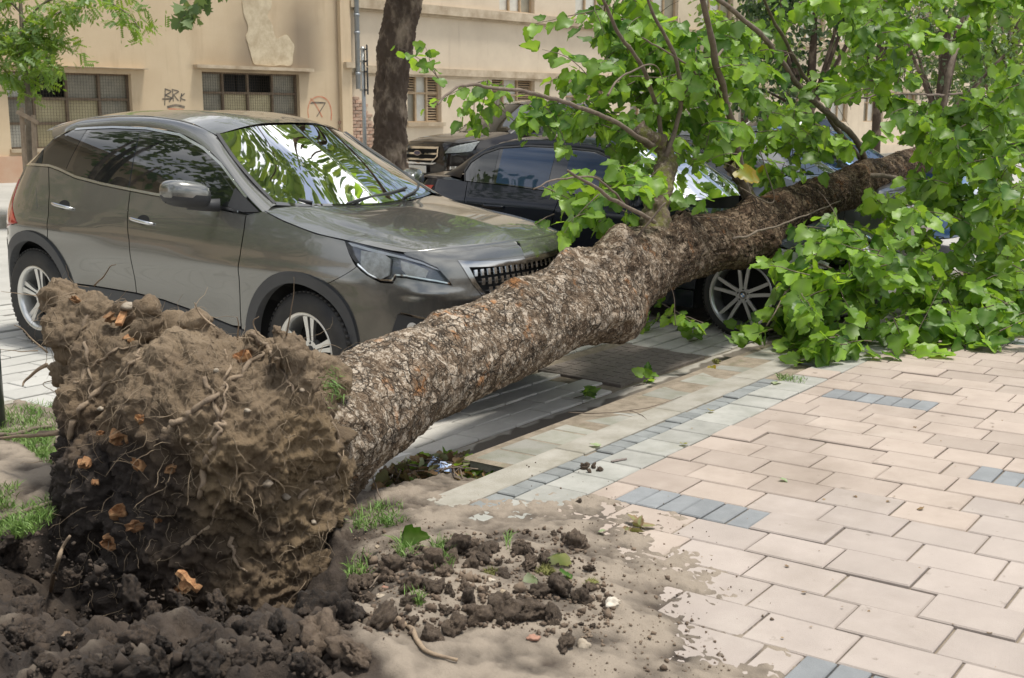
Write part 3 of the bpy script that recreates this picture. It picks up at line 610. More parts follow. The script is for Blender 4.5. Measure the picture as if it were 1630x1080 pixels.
limb([(1050, 240, .2), (1048, 180, .2), (1025, 110, .2), (990, 60, .2), (962, 0, .2), (950, -40, .2)], .018, .008)
limb([(1060, 250, .1), (1085, 170, .05), (1075, 90, 0), (1045, 30, 0), (1020, -30, 0)], .018, .008)
limb([(1082, 160, .05), (1110, 120, 0), (1060, 80, 0), (1020, 60, 0)], .008, .005)
limb([(968, 150, .1), (985, 125, .1), (1015, 108, .1), (1045, 105, .1), (1060, 135, .1)], .008, .004)
limb([(1410, 420, -.6), (1440, 450, -.9), (1490, 470, -1.0), (1550, 486, -1.1), (1620, 492, -1.2)], .016, .008)
limb([(1350, 445, -.7), (1290, 420, -.6), (1250, 470, -.6), (1220, 520, -.6)], .010, .004)
limb([(1230, 378, -.1), (1236, 420, -.12), (1243, 455, -.14)], .008, .006)
limb([(1075, 520, -.3), (1072, 470, -.28), (1060, 430, -.26)], .003, .002)
limb([(985, 430, .0), (1020, 372, -.15), (1062, 322, -.3)], .01, .006)
limb([(1510, 300, -.3), (1560, 260, -.4), (1630, 235, -.4)], .012, .006)
limb([(1180, 300, -.1), (1230, 320, -.2), (1210, 240, -.15)], .006, .004)

# ---- leaves
def leaf_mat(name, c1, c2, trans, rough=.42):
    m = bpy.data.materials.new(name); m.use_nodes = True; N = m.node_tree.nodes; Lk = m.node_tree.links; b = N['Principled BSDF']; o = N['Material Output']
    at_ = N.new('ShaderNodeAttribute'); at_.attribute_name = 'tint'; oi = N.new('ShaderNodeObjectInfo'); ad = N.new('ShaderNodeMath'); ad.operation = 'ADD'; fr = N.new('ShaderNodeMath'); fr.operation = 'FRACT'
    Lk.new(at_.outputs['Fac'], ad.inputs[0]); Lk.new(oi.outputs['Random'], ad.inputs[1]); Lk.new(ad.outputs[0], fr.inputs[0])
    r = N.new('ShaderNodeValToRGB'); r.color_ramp.elements[0].color = (*c1, 1); r.color_ramp.elements[1].color = (*c2, 1); e = r.color_ramp.elements.new(.5); e.color = (*[(a+b_)/2 for a, b_ in zip(c1, c2)], 1)
    Lk.new(fr.outputs[0], r.inputs[0])
    vein = N.new('ShaderNodeAttribute'); vein.attribute_name = 'vein'; mv = N.new('ShaderNodeMixRGB'); mv.inputs['Color2'].default_value = (.20, .30, .10, 1); mf = N.new('ShaderNodeMath'); mf.operation = 'MULTIPLY'; mf.inputs[1].default_value = .55
    Lk.new(vein.outputs['Fac'], mf.inputs[0]); Lk.new(mf.outputs[0], mv.inputs['Fac']); Lk.new(r.outputs[0], mv.inputs['Color1'])
    gm = N.new('ShaderNodeNewGeometry'); under = N.new('ShaderNodeMixRGB'); under.blend_type = 'MIX'; under.inputs['Color2'].default_value = (.17, .25, .115, 1); um = N.new('ShaderNodeMath'); um.operation = 'MULTIPLY'; um.inputs[1].default_value = .6
    Lk.new(gm.outputs['Backfacing'], um.inputs[0]); Lk.new(um.outputs[0], under.inputs['Fac']); Lk.new(mv.outputs[0], under.inputs['Color1'])
    Lk.new(under.outputs[0], b.inputs['Base Color']); b.inputs['Roughness'].default_value = rough; b.inputs['Specular IOR Level'].default_value = .38
    tr = N.new('ShaderNodeBsdfTranslucent'); hs = N.new('ShaderNodeMixRGB'); hs.blend_type = 'MULTIPLY'; hs.inputs['Fac'].default_value = 1; hs.inputs['Color2'].default_value = (1.9, 1.75, .7, 1); Lk.new(mv.outputs[0], hs.inputs['Color1']); Lk.new(hs.outputs[0], tr.inputs['Color'])
    mix = N.new('ShaderNodeMixShader'); mix.inputs[0].default_value = trans; Lk.new(b.outputs[0], mix.inputs[1]); Lk.new(tr.outputs[0], mix.inputs[2]); Lk.new(mix.outputs[0], o.inputs['Surface'])
    return m
M_leaf = leaf_mat('leaf', (.036, .112, .010), (.255, .430, .048), .42)
M_leaf_y = leaf_mat('leaf_yellow', (.25, .26, .025), (.30, .21, .022), .36)
def leaf_shape(seed):
    "broad toothed leaf, 1 long: base at origin, tip along +x, blade faces +z"
    r_ = np.random.default_rng(seed); ts = np.linspace(0, 1, 9); w = .47*np.array([.12, .74, .98, 1.04, .99, .86, .64, .34, 0.])*(1+r_.normal(0, .05, 9))
    xs_ = np.array([.02, -.05, .10, .27, .44, .60, .77, .93, 1.12]); V_ = []; F_ = []; vein = []
    curl = r_.uniform(-.35, .2); fold = r_.uniform(.10, .45); wav = r_.uniform(.02, .06); ph = r_.uniform(0, 6)
    def zz(x, y): return fold*abs(y)*.7+curl*x*x*.6+wav*math.sin(9*x+ph)*min(1, abs(y)*4)
    mids = []
    for i, x in enumerate(xs_):
        xm = max(x, .0); mids.append(len(V_)); V_.append((xm, 0, zz(xm, 0))); vein.append(1.)
    for sg in (1, -1):
        inner = []; edge_ = []
        for i, x in enumerate(xs_):
            y = sg*w[i]; jag = .055*(1 if i % 2 else -1); inner.append(len(V_)); V_.append((x+.03, y*.55, zz(x, y*.55))); vein.append(.25 if i % 2 else .0)
            edge_.append(len(V_)); V_.append((x+jag, y*(1+jag), zz(x, y))); vein.append(0.)
        for i in range(8):
            q1 = (mids[i], inner[i], inner[i+1], mids[i+1]); q2 = (inner[i], edge_[i], edge_[i+1], inner[i+1])
            for q in (q1, q2): F_.append(q if sg < 0 else q[::-1])
    V_ = np.array(V_); return V_, np.array(F_), np.array(vein)
LEAF = [leaf_shape(s) for s in range(6)]
def lobed_shape(seed):
    r_ = np.random.default_rng(seed); pts = [(0, .0), (.05, .30), (.0, .62), (.28, .36), (.45, .66), (.55, .30), (.75, .28), (1.05, 0)]
    V_ = [(.35, 0, 0)]+[(x, y, .1*y) for x, y in pts]+[(x, -y, .1*y) for x, y in pts[-2:0:-1]]; n = len(V_)-1
    return np.array(V_), [(0, i, i % n+1) for i in range(1, n+1)]
twV, twF, twn = [], [], 0
leaves = []                     # (matrix 3x3 scaled, position, variant, tint)
def basis(xd, up):
    xd = xd/np.linalg.norm(xd); y = np.cross(up, xd); ny = np.linalg.norm(y); y = np.array([0, 1., 0]) if ny < 1e-6 else y/ny; return np.stack([xd, y, np.cross(xd, y)], 1)
def spray(p, d, ln, nl, size, droop=.5, zmin=None, store=None):
    global twn
    d = d/np.linalg.norm(d); q = [p]; dd = d.copy()
    for s in range(6):
        dd = dd+np.array([0, 0, -droop*.13])+rng.normal(0, .09, 3); dd /= np.linalg.norm(dd); nx = q[-1]+dd*ln/6
        if zmin is not None and nx[2] < zmin+.03: nx[2] = zmin+.03; dd[2] = max(dd[2], 0)
        q.append(nx)
    q = np.array(q); V_, F_ = tube_np(q, np.linspace(.0042, .0014, 7), 4, False); twV.append(V_); twF.append(np.array(F_)+twn); twn += len(V_)
    for k in range(nl):
        t = (k+1)/nl; i = min(int(t*6), 5); c = q[i]+(q[i+1]-q[i])*(t*6-i) if t < 1 else q[-1]
        tg = q[i+1]-q[i]; tg /= np.linalg.norm(tg); sd = np.cross(tg, [0, 0, 1.]); sd = sd/(np.linalg.norm(sd)+1e-6)*(1 if k % 2 else -1)
        xd = tg*.55+sd*rng.uniform(.5, 1.)+np.array([0, 0, -rng.uniform(.1, 1.1)])+rng.normal(0, .3, 3)
        up = np.array([0, 0, .75])+rng.normal(0, .5, 3)-_f*.45; xdn = xd/np.linalg.norm(xd)
        pos = c+xdn*.025; sz = size*rng.uniform(.55, 1.2)*(.75+.4*(1-t*.4))
        if zmin is not None and pos[2]+xdn[2]*sz < zmin: xd[2] = abs(xd[2])*.3; pos[2] = max(pos[2], zmin+.012)
        leaves.append((basis(xd, up)*sz, pos, rng.integers(0, 6), rng.random()))
HOLES = [(1345, 190, 36, 30), (1195, 195, 22, 16), (1140, 285, 42, 30), (1172, 470, 50, 52), (1305, 270, 22, 16), (1385, 195, 26, 20), (1225, 140, 22, 16), (1296, 75, 52, 44), (1505, 120, 46, 40), (1090, 15, 40, 26), (1440, 240, 26, 14)]
REG = [
 ([(692, 118), (760, 122), (830, 145), (900, 150), (960, 175), (955, 205), (870, 208), (790, 196), (745, 160), (700, 155)], (8.1, 8.9), 23, 0.088, None),
 ([(905, 150), (960, 90), (1000, 10), (1100, 30), (1180, 100), (1215, 180), (1175, 265), (1110, 300), (1080, 250), (1000, 225), (940, 205)], (8.0, 10.0), 97, 0.113, None),
 ([(935, 10), (1000, -10), (1100, -20), (1110, 60), (1000, 70)], (8.3, 10), 22, 0.109, None),
 ([(825, 285), (880, 290), (960, 285), (1000, 300), (990, 345), (930, 375), (880, 350)], (7.3, 7.8), 11, 0.105, None),
 ([(980, 260), (1040, 280), (1000, 340), (960, 330)], (7.4, 7.9), 4, 0.101, None),
 ([(1090, 300), (1140, 300), (1130, 350), (1085, 345)], (8.0, 8.4), 4, 0.105, None),
 ([(1140, 20), (1240, -20), (1400, -30), (1640, -30), (1640, 230), (1560, 250), (1500, 220), (1400, 230), (1290, 240), (1200, 215), (1180, 120)], (9.2, 13.0), 170, 0.126, None),
 ([(1180, 260), (1250, 215), (1330, 220), (1290, 275), (1210, 315)], (10.2, 11.5), 15, 0.118, None),
 ([(1300, 375), (1345, 335), (1420, 310), (1500, 265), (1640, 230), (1640, 490), (1560, 500), (1460, 480), (1390, 440), (1330, 420)], (8.4, 11.5), 90, 0.126, 0.),
 ([(1190, 470), (1240, 445), (1290, 470), (1350, 490), (1390, 525), (1310, 545), (1215, 540)], (7.9, 8.7), 19, 0.126, 0.),
 ([(1300, 500), (1420, 500), (1520, 490), (1640, 480), (1640, 525), (1500, 535), (1420, 545), (1320, 550)], (8.0, 9.6), 28, 0.126, 0.),
 ([(1470, 160), (1540, 110), (1640, 100), (1640, 520), (1560, 515), (1490, 430), (1500, 300)], (9.0, 12.0), 95, .125, 0.),
 ([(1010, 20), (1180, 10), (1230, 110), (1120, 140), (1020, 90)], (8.6, 10.), 24, .11, None),
 ([(1265, 395), (1320, 370), (1420, 400), (1430, 470), (1340, 480), (1270, 440)], (7.9, 8.6), 18, .12, 0.),
 ([(1090, 505), (1150, 510), (1160, 545), (1110, 535)], (7.7, 8.0), 2, 0.084, -.12),
 ([(950, -330), (1700, -330), (1700, -20), (950, -20)], (8.5, 12.5), 118, 0.126, None)]
for poly, (d0, d1), cnt, sz, zmin in REG:
    pa = np.array(poly, float); lo, hi = pa.min(0), pa.max(0); n = 0
    while n < cnt:
        x, y = rng.uniform(lo, hi)
        if not inpoly(x, y, poly): continue
        if any(((x-hx)/(rx+12))**2+((y-hy)/(ry+12))**2 < 1 for hx, hy, rx, ry in HOLES): continue
        D_ = rng.uniform(d0, d1)
        if zmin is not None:
            dr = ray(x, y+10); tmax = (zmin+.03-CAM_H)/dr[2] if dr[2] < 0 else 99
            D_ = min(D_, tmax-rng.uniform(0, .5)) if tmax < 99 else D_
        p = at(x, y, D=D_); dirn = rng.normal(0, 1, 3)*[1, 1, .6]; dirn[2] += .1
        spray(p, dirn, rng.uniform(.22, .5), int(rng.integers(7, 12)), sz, .7, zmin); n += 1
# keep leaves off what the photograph shows bare: test in space against the stem and a few clear openings
LP = np.array([l[1]+l[0][:,0]*.5 for l in leaves]); lp = proj(LP)
stemD = np.interp(lp[:,0], [c[0] for c in CT], [proj(p)[0][2] for p in cp])
tp = np.array(trunk_poly, float); cen = tp.mean(0)
bad = inpoly(lp[:,0], lp[:,1], trunk_poly) & (lp[:,2] < stemD+.2) & (lp[:,0] < 1440)
for hx, hy, rx, ry in HOLES: bad |= (((lp[:,0]-hx)/rx)**2+((lp[:,1]-hy)/ry)**2 < 1)
leaves = [l for l, b_ in zip(leaves, bad) if not b_]; lp = lp[~bad]
# the 300 that show largest become parts, the rest one part
size = np.array([np.linalg.norm(l[0][:,0]) for l in leaves])/lp[:,2]
order = np.argsort(lp[:,2]); seen = {}; single = []
fr = (lp[:,0] > 0) & (lp[:,0] < 1630) & (lp[:,1] > 0) & (lp[:,1] < 1080)
for i in order:
    if not fr[i]: continue
    kx, ky = int(lp[i,0]//17), int(lp[i,1]//17)
    if seen.get((kx, ky), 0) < 1: seen[(kx, ky)] = 1; single.append(i)
nrm_v = np.array([abs(leaves[i][0][:,2]@(_f))/np.linalg.norm(leaves[i][0][:,2]) for i in single]); single = [single[j] for j in np.argsort(-(size[single]*nrm_v))[:296]]
sset = set(single); leaf_me = []
def leaf_obj_mesh(k, m):
    V_, F_, ve = LEAF[k]; o = mesh_np('leaf', V_, F_, m, None, True, {'vein': ve, 'tint': np.full(len(V_), .0)}); me_ = o.data; bpy.data.objects.remove(o); return me_
leaf_me = [leaf_obj_mesh(k, M_leaf) for k in range(6)]; leaf_me_y = [leaf_obj_mesh(k, M_leaf_y) for k in range(6)]
def is_yellow(i): return ((lp[i,0]-1185)**2/40**2+(lp[i,1]-265)**2/34**2 < 1 and rng.random() < .8) or rng.random() < .005
def put_leaf(i, parent, base):
    A, p, k, t = leaves[i]; o = bpy.data.objects.new('leaf', (leaf_me_y if is_yellow(i) else leaf_me)[k]); M = Matrix.Identity(4)
    for a in range(3):
        for c in range(3): M[a][c] = A[a, c]
        M[a][3] = p[a]-base[a]
    o.matrix_world = M; return link(o, parent)
for i in single: put_leaf(i, tree, TB)
def merge_leaves(idx, name, parent, base, m):
    Vs, Fs, ts, vs_ = [], [], [], []; n = 0
    for k in range(6):
        ii = [i for i in idx if leaves[i][2] == k]
        if not ii: continue
        B_, F_, ve = LEAF[k]; A = np.array([leaves[i][0] for i in ii]); Pp = np.array([leaves[i][1] for i in ii])-base
        W = np.einsum('nij,vj->nvi', A, B_)+Pp[:,None]; Vs.append(W.reshape(-1, 3)); Fs.append((F_[None]+(np.arange(len(ii))*len(B_))[:,None,None]+n).reshape(-1, 4)); n += W.shape[0]*W.shape[1]
        ts.append(np.repeat([leaves[i][3] for i in ii], len(B_))); vs_.append(np.tile(ve, len(ii)))
    return tag(mesh_np(name, np.vstack(Vs), np.vstack(Fs), m, parent, True, {'tint': np.concatenate(ts), 'vein': np.concatenate(vs_)}), kind='stuff')
merge_leaves([i for i in range(len(leaves)) if i not in sset], 'leaves', tree, TB, M_leaf)
tag(mesh_np('twigs', loc(np.vstack(twV)), np.vstack(twF), M_branch, tree), kind='stuff')
# ------------------------------------------------------------------ cars
def paint(name, col, metal=.55, rough=.32, coat=1., flake=.0, dust=None):
    m = mat(name, col, rough, metal, coat=coat, coatr=.04)
    if dust: overlay(m, dust, 2.5, .45, .9, amount=.35)
    return m
M_silver = paint('paint_grey_beige', (.188, .188, .176), .72, .24, dust=(.225, .22, .20))
M_black = mat('paint_black', (.006, .008, .014), .3, 0, spec=.1, coat=.55, coatr=.03)
M_brownblack = mat('paint_dark_brown', (.016, .012, .010), .3, 0, spec=.2, coat=1., coatr=.03)
M_white_p = paint('paint_white', (.72, .72, .72), 0, .3); M_blue_p = paint('paint_blue', (.06, .15, .32), .3, .3); M_grey_p = paint('paint_mid_grey', (.17, .175, .185), .6, .3)
M_glassd = mat('tinted_glass', (.008, .010, .010), .02, 0, spec=.6, coat=.55, coatr=.0, ior=1.5)
M_glassb = mat('sky_reflection_glass', (.014, .032, .070), .02, 0, spec=.5, coat=.4, coatr=.0)  # blue sky reflection put into the base colour
M_gloss = mat('gloss_black', (.010, .010, .010), .04, 0, coat=1., spec=.6)
M_plastic = mat('black_plastic', (.028, .029, .031), .55, col2=(.035, .036, .038), nscale=20, bump=.15, bscale=300)
M_clad = mat('grey_cladding', (.042, .044, .048), .5, bump=.12, col2=(.05, .052, .056), nscale=9, bscale=300)
M_dark = mat('dark_void', (.006, .006, .006), .9)
M_tyre = mat('tyre_rubber', (.018, .018, .019), .75, bump=.2, col2=(.035, .033, .03), nscale=8, bscale=200)
M_rim = mat('alloy_silver', (.62, .62, .60), .28, .85); M_rimd = mat('alloy_grey', (.62, .62, .63), .28, .8)
M_chrome = mat('chrome', (.80, .80, .80), .08, 1.); M_satin = mat('satin_chrome', (.62, .63, .64), .22, 1.)
M_red = mat('tail_lamp_red', (.35, .012, .012), .08, coat=1.); M_amber = mat('lamp_amber', (.7, .25, .04), .2)
M_bowl = mat('lamp_bowl', (.16, .165, .18), .25, .8)
M_refl = mat('lamp_reflector', (.90, .89, .84), .25, .15, bump=.6, col2=(.60, .58, .52), nscale=30, bscale=90); M_plate = mat('number_plate', (.75, .75, .72), .4)
M_seat = mat('seat_cloth', (.035, .033, .032), .85); M_blueb = mat('emblem_blue', (.03, .20, .55), .25, coat=1.); M_whiteb = mat('emblem_white', (.8, .8, .8), .3, coat=1.)
def glass_clear(name, tint, ior=1.75):
    m = bpy.data.materials.new(name); m.use_nodes = True; N = m.node_tree.nodes; Lk = m.node_tree.links; N.remove(N['Principled BSDF'])
    tr = N.new('ShaderNodeBsdfTransparent'); tr.inputs[0].default_value = (*tint, 1); g = N.new('ShaderNodeBsdfGlossy'); g.inputs['Roughness'].default_value = .015; g.inputs['Color'].default_value = (1, 1, 1, 1)
    fr = N.new('ShaderNodeFresnel'); fr.inputs['IOR'].default_value = ior; mix = N.new('ShaderNodeMixShader')
    Lk.new(fr.outputs[0], mix.inputs[0]); Lk.new(tr.outputs[0], mix.inputs[1]); Lk.new(g.outputs[0], mix.inputs[2]); Lk.new(mix.outputs[0], N['Material Output'].inputs['Surface']); return m
M_wind = glass_clear('windscreen_glass', (.42, .46, .43), 1.85); M_lens = glass_clear('lamp_lens', (.92, .94, .96), 1.5)

def smooth_tab(pts):
    a = np.array(pts, float); x, y = a[:,0], a[:,1]; h = np.diff(x); d = np.diff(y)/h; m = np.zeros(len(x))
    m[1:-1] = np.where(d[:-1]*d[1:] > 0, 2*d[:-1]*d[1:]/(d[:-1]+d[1:]+1e-12), 0); m[0], m[-1] = d[0], d[-1]
    def f(t):
        t = np.clip(np.asarray(t, float), x[0], x[-1]); i = np.clip(np.searchsorted(x, t, side='right')-1, 0, len(h)-1); u = (t-x[i])/h[i]
        return (2*u**3-3*u**2+1)*y[i]+(u**3-2*u**2+u)*h[i]*m[i]+(-2*u**3+3*u**2)*y[i+1]+(u**3-u**2)*h[i]*m[i+1]
    return f
class Shell:
    "car skin below and beside the glass: plan outline (s -> x, y) swept over height with front, side and rear profiles"
    def __init__(s, plan, front, side, rear, extra=None):
        s.fx = smooth_tab([(p[0], p[1]) for p in plan]); s.fy = smooth_tab([(p[0], p[2]) for p in plan]); s.pf, s.ps, s.pr = smooth_tab(front), smooth_tab(side), smooth_tab(rear); s.s0, s.s1 = plan[0][0], plan[-1][0]; s.extra = extra
    def __call__(s, u, z, off=0.):
        u = np.asarray(u, float); z = np.asarray(z, float); e = .012; x, y = s.fx(u), s.fy(u)
        tx = s.fx(np.minimum(u+e, s.s1))-s.fx(np.maximum(u-e, s.s0)); ty = s.fy(np.minimum(u+e, s.s1))-s.fy(np.maximum(u-e, s.s0)); l = np.hypot(tx, ty)+1e-9; nx, ny = -ty/l, tx/l
        wf = np.clip(-nx, 0, 1)**2; wr = np.clip(nx, 0, 1)**2; o = wf*s.pf(z)+wr*s.pr(z)+(1-wf-wr)*s.ps(z)+off
        if s.extra is not None: o = o+s.extra(u, z)
        return np.stack([x+nx*o, np.maximum(y+ny*o, 0), z+0*x], -1)
    def normal(s, u, z, off=0.):
        e = 2e-3; a = s(u+e, z, off)-s(u-e, z, off); b = s(u, z+e, off)-s(u, z-e, off); n = np.cross(b, a); n[np.linalg.norm(n, axis=-1) < 1e-9] = [0, 1, 0]
        n /= np.linalg.norm(n, axis=-1)[..., None]; return n
def inset(P, d):
    P = np.array(P, float); n = len(P); area = .5*np.sum(P[:,0]*np.roll(P[:,1], -1)-np.roll(P[:,0], -1)*P[:,1]); sg = 1 if area > 0 else -1
    a = P-np.roll(P, 1, 0); b = np.roll(P, -1, 0)-P; a /= np.linalg.norm(a, axis=1)[:,None]+1e-9; b /= np.linalg.norm(b, axis=1)[:,None]+1e-9
    na = np.stack([-a[:,1], a[:,0]], 1); nb = np.stack([-b[:,1], b[:,0]], 1); m = na+nb; m /= (np.linalg.norm(m, axis=1)[:,None]+1e-9); c = np.clip((m*na).sum(1), .5, 1)
    return P+sg*m*(d/c)[:,None]
def densify(P, h):
    o = []
    for a, b in zip(P, np.roll(P, -1, 0)):
        k = max(1, int(np.ceil(np.linalg.norm(b-a)/h)))
        for t in range(k): o.append(a+(b-a)*t/k)
    return np.array(o)
def panel(name, poly, sh, m, parent, gap=.0038, off=0., h=.035, lip=.014, mirror=False, label=None):
    P = densify(inset(poly, gap) if gap else np.array(poly, float), h); lo, hi = P.min(0), P.max(0)
    gx, gy = np.meshgrid(np.arange(lo[0]+h/2, hi[0], h), np.arange(lo[1]+h/2, hi[1], h)); g = np.stack([gx.ravel(), gy.ravel()], 1)
    g = g[inpoly(g[:,0], g[:,1], P)]
    if len(g): g = g[np.min(np.linalg.norm(g[:,None]-P[None], axis=2), axis=1) > h*.4]
    pts = np.vstack([P, g]) if len(g) else P; n = len(P)
    vs, es, fs, *_ = delaunay_2d_cdt([Vector(p) for p in pts], [], [list(range(n))], 1, 1e-6)
    U = np.array([v[:] for v in vs]); V = sh(U[:,0], U[:,1], off); Nn_ = sh.normal(U[:,0], U[:,1], off)
    if lip:
        B = P; Vb = sh(B[:,0], B[:,1], off); Nb = sh.normal(B[:,0], B[:,1], off); k = len(V); F = [tuple(f) for f in fs]
        cd_ = (B-B.mean(0)); V = np.vstack([V, Vb, Vb-Nb*lip]); F += [(k+i, k+(i+1)%n, k+n+(i+1)%n, k+n+i) for i in range(n)]; Nn_ = np.vstack([Nn_, Nb, Nb])
    else: F = [tuple(f) for f in fs]
    if mirror: V = V*[1, -1, 1]; Nn_ = Nn_*[1, -1, 1]
    o = mesh_np(name, V, F, m, parent, True)
    # consistent facing along the skin normal
    me = o.data; flip = [p.index for p in me.polygons if Vector(Nn_[p.vertices[0]]).dot(p.normal) < 0 and p.index < len(fs)]
    bm = bmesh.new(); bm.from_mesh(me); bm.faces.ensure_lookup_table(); bmesh.ops.reverse_faces(bm, faces=[bm.faces[i] for i in flip]); bm.to_mesh(me); bm.free()
    me.normals_split_custom_set_from_vertices(Nn_.tolist())
    if label: o['label'] = label
    return o
def arcpts(cx, cz, r, a0, a1, n=14): return [(cx+r*math.cos(R(a)), cz+r*math.sin(R(a))) for a in np.linspace(a0, a1, n)]
def grid_mesh(name, G, m, parent, thick=0., label=None):
    n, k = G.shape[:2]; V = G.reshape(-1, 3); F = [(i*k+j, (i+1)*k+j, (i+1)*k+j+1, i*k+j+1) for i in range(n-1) for j in range(k-1)]
    o = mesh_np(name, V, F, m, parent, True)
    if label: o['label'] = label
    return o
def coons(c0, c1, d0, d1, nu, nv):
    "c0,c1: curves along u at v=0,1; d0,d1: curves along v at u=0,1"
    def rs(c, n):
        c = np.array(c, float); L = np.r_[0, np.cumsum(np.linalg.norm(np.diff(c, axis=0), axis=1))]; t = np.linspace(0, L[-1], n); return np.stack([np.interp(t, L, c[:,k]) for k in range(3)], 1)
    c0, c1, d0, d1 = rs(c0, nu), rs(c1, nu), rs(d0, nv), rs(d1, nv); u = np.linspace(0, 1, nu)[:,None,None]; v = np.linspace(0, 1, nv)[None,:,None]
    return (1-v)*c0[:,None]+v*c1[:,None]+(1-u)*d0[None]+u*d1[None]-((1-u)*(1-v)*c0[0]+u*(1-v)*c0[-1]+(1-u)*v*c1[0]+u*v*c1[-1])
def mirrored(G): return np.concatenate([(G*[1, -1, 1])[::-1][:-1], G], 0) if abs(G[0, 0, 1]) < 1e-6 else np.concatenate([(G*[1, -1, 1])[::-1], G], 0)
def wheel(parent, x, y, r, w, rim_r, spokes, style, m_rim, steer=0., emblem=False, side=1):
    wn = bpy.data.objects.new('wheel', None); link(wn, parent); wn.location = (x, y, r); wn.rotation_euler = (0, 0, steer)
    if side < 0: wn.rotation_euler = (0, 0, math.pi+steer)
    n = 56; prof = [(-w/2, rim_r-.01), (-w/2, rim_r+.012), (-w*.53, r*.86), (-w*.44, r*.965), (-w*.36, r), (w*.36, r), (w*.44, r*.965), (w*.53, r*.86), (w/2, rim_r+.012), (w/2-.006, rim_r-.004)]
    V = [(rr*math.cos(2*math.pi*j/n), yy, rr*math.sin(2*math.pi*j/n)) for yy, rr in prof for j in range(n)]
    F = [(i*n+j, i*n+(j+1)%n, (i+1)*n+(j+1)%n, (i+1)*n+j) for i in range(len(prof)-1) for j in range(n)]
    b = MB(); b.add(V, F)
    for j in range(60):
        for yy in (-w*.33, -w*.12, w*.12, w*.33):
            a = 2*math.pi*(j+.3*(yy > 0))/60; M = Matrix.Rotation(-a, 3, 'Y'); b.box(M@Vector((r+.002, yy, 0)), (.010, w*.16, .022), rot=M)
    t = b.build('tyre', M_tyre, wn, True)
    # rim barrel and face
    b = MB(); prof = [(w/2-.004, rim_r+.012), (w/2+.002, rim_r+.004), (w/2-.006, rim_r-.010), (w/2-.030, rim_r-.022), (-w/2, rim_r-.03)]
    V = [(rr*math.cos(2*math.pi*j/n), yy, rr*math.sin(2*math.pi*j/n)) for yy, rr in prof for j in range(n)]
    b.add(V, [(i*n+j, i*n+(j+1)%n, (i+1)*n+(j+1)%n, (i+1)*n+j) for i in range(len(prof)-1) for j in range(n)]); rim = b.build('rim', m_rim, wn, True)
    b = MB(); yf = w/2-.022
    def plate(pts, y0, y1, dish):
        k = len(pts); V = [(p[0], y1-dish*(1-math.hypot(*p)/rim_r), p[1]) for p in pts]+[(p[0], y0-dish*(1-math.hypot(*p)/rim_r), p[1]) for p in pts]
        b.add(V, [tuple(range(k)), tuple(range(2*k-1, k-1, -1))]+[(i, i+k, (i+1)%k+k, (i+1)%k) for i in range(k)])
    for s in range(spokes):
        a = 2*math.pi*s/spokes+.32
        def rot(p, a_): return (p[0]*math.cos(a_)-p[1]*math.sin(a_), p[0]*math.sin(a_)+p[1]*math.cos(a_))
        if style == 'double':
            for sg in (-1, 1):
                aa = a+sg*.15; o0 = sg*.012
                pts = [(.05, o0-.014), (rim_r*.6, o0*1.6-.014), (rim_r-.008, o0*2.5-.013), (rim_r-.008, o0*2.5+.013), (rim_r*.6, o0*1.6+.014), (.05, o0+.014)]; plate([rot(p, a+sg*.07) for p in pts], yf-.02, yf, .018)
        else:
            pts = [(.045, -.022), (rim_r*.5, -.026), (rim_r-.006, -.046), (rim_r-.006, -.006), (rim_r*.55, -.001), (.05, 0)]; plate([rot(p, a) for p in pts], yf-.03, yf, .02)
            pts = [(.05, 0.004), (rim_r*.55, .006), (rim_r-.006, .010), (rim_r-.006, .046), (rim_r*.5, .026), (.045, .022)]; plate([rot(p, a) for p in pts], yf-.03, yf-.008, .02)
    k = 24; plate([(.062*math.cos(2*math.pi*j/k), .062*math.sin(2*math.pi*j/k)) for j in range(k)], yf-.05, yf-.004, .02); b.build('spokes', m_rim, rim)
    b = MB(); plate([(.031*math.cos(2*math.pi*j/k), .031*math.sin(2*math.pi*j/k)) for j in range(k)], yf-.012, yf+.001, .018)
    for j in range(5): a = 2*math.pi*j/5+.3; plate([(.045*math.cos(a)+.008*math.cos(q), .045*math.sin(a)+.008*math.sin(q)) for q in np.linspace(0, 6.28, 8, endpoint=False)], yf-.012, yf-.002, .018)
    b.build('hub_cap', M_plastic, rim, False)
    if emblem: roundel('emblem', (0, yf-.0145, 0), .028, 'Y', rim)
    b = MB(); plate([((rim_r-.035)*math.cos(2*math.pi*j/k), (rim_r-.035)*math.sin(2*math.pi*j/k)) for j in range(k)], -w*.1, -w*.05, 0); b.build('brake_disc', M_dark, wn)
    return wn
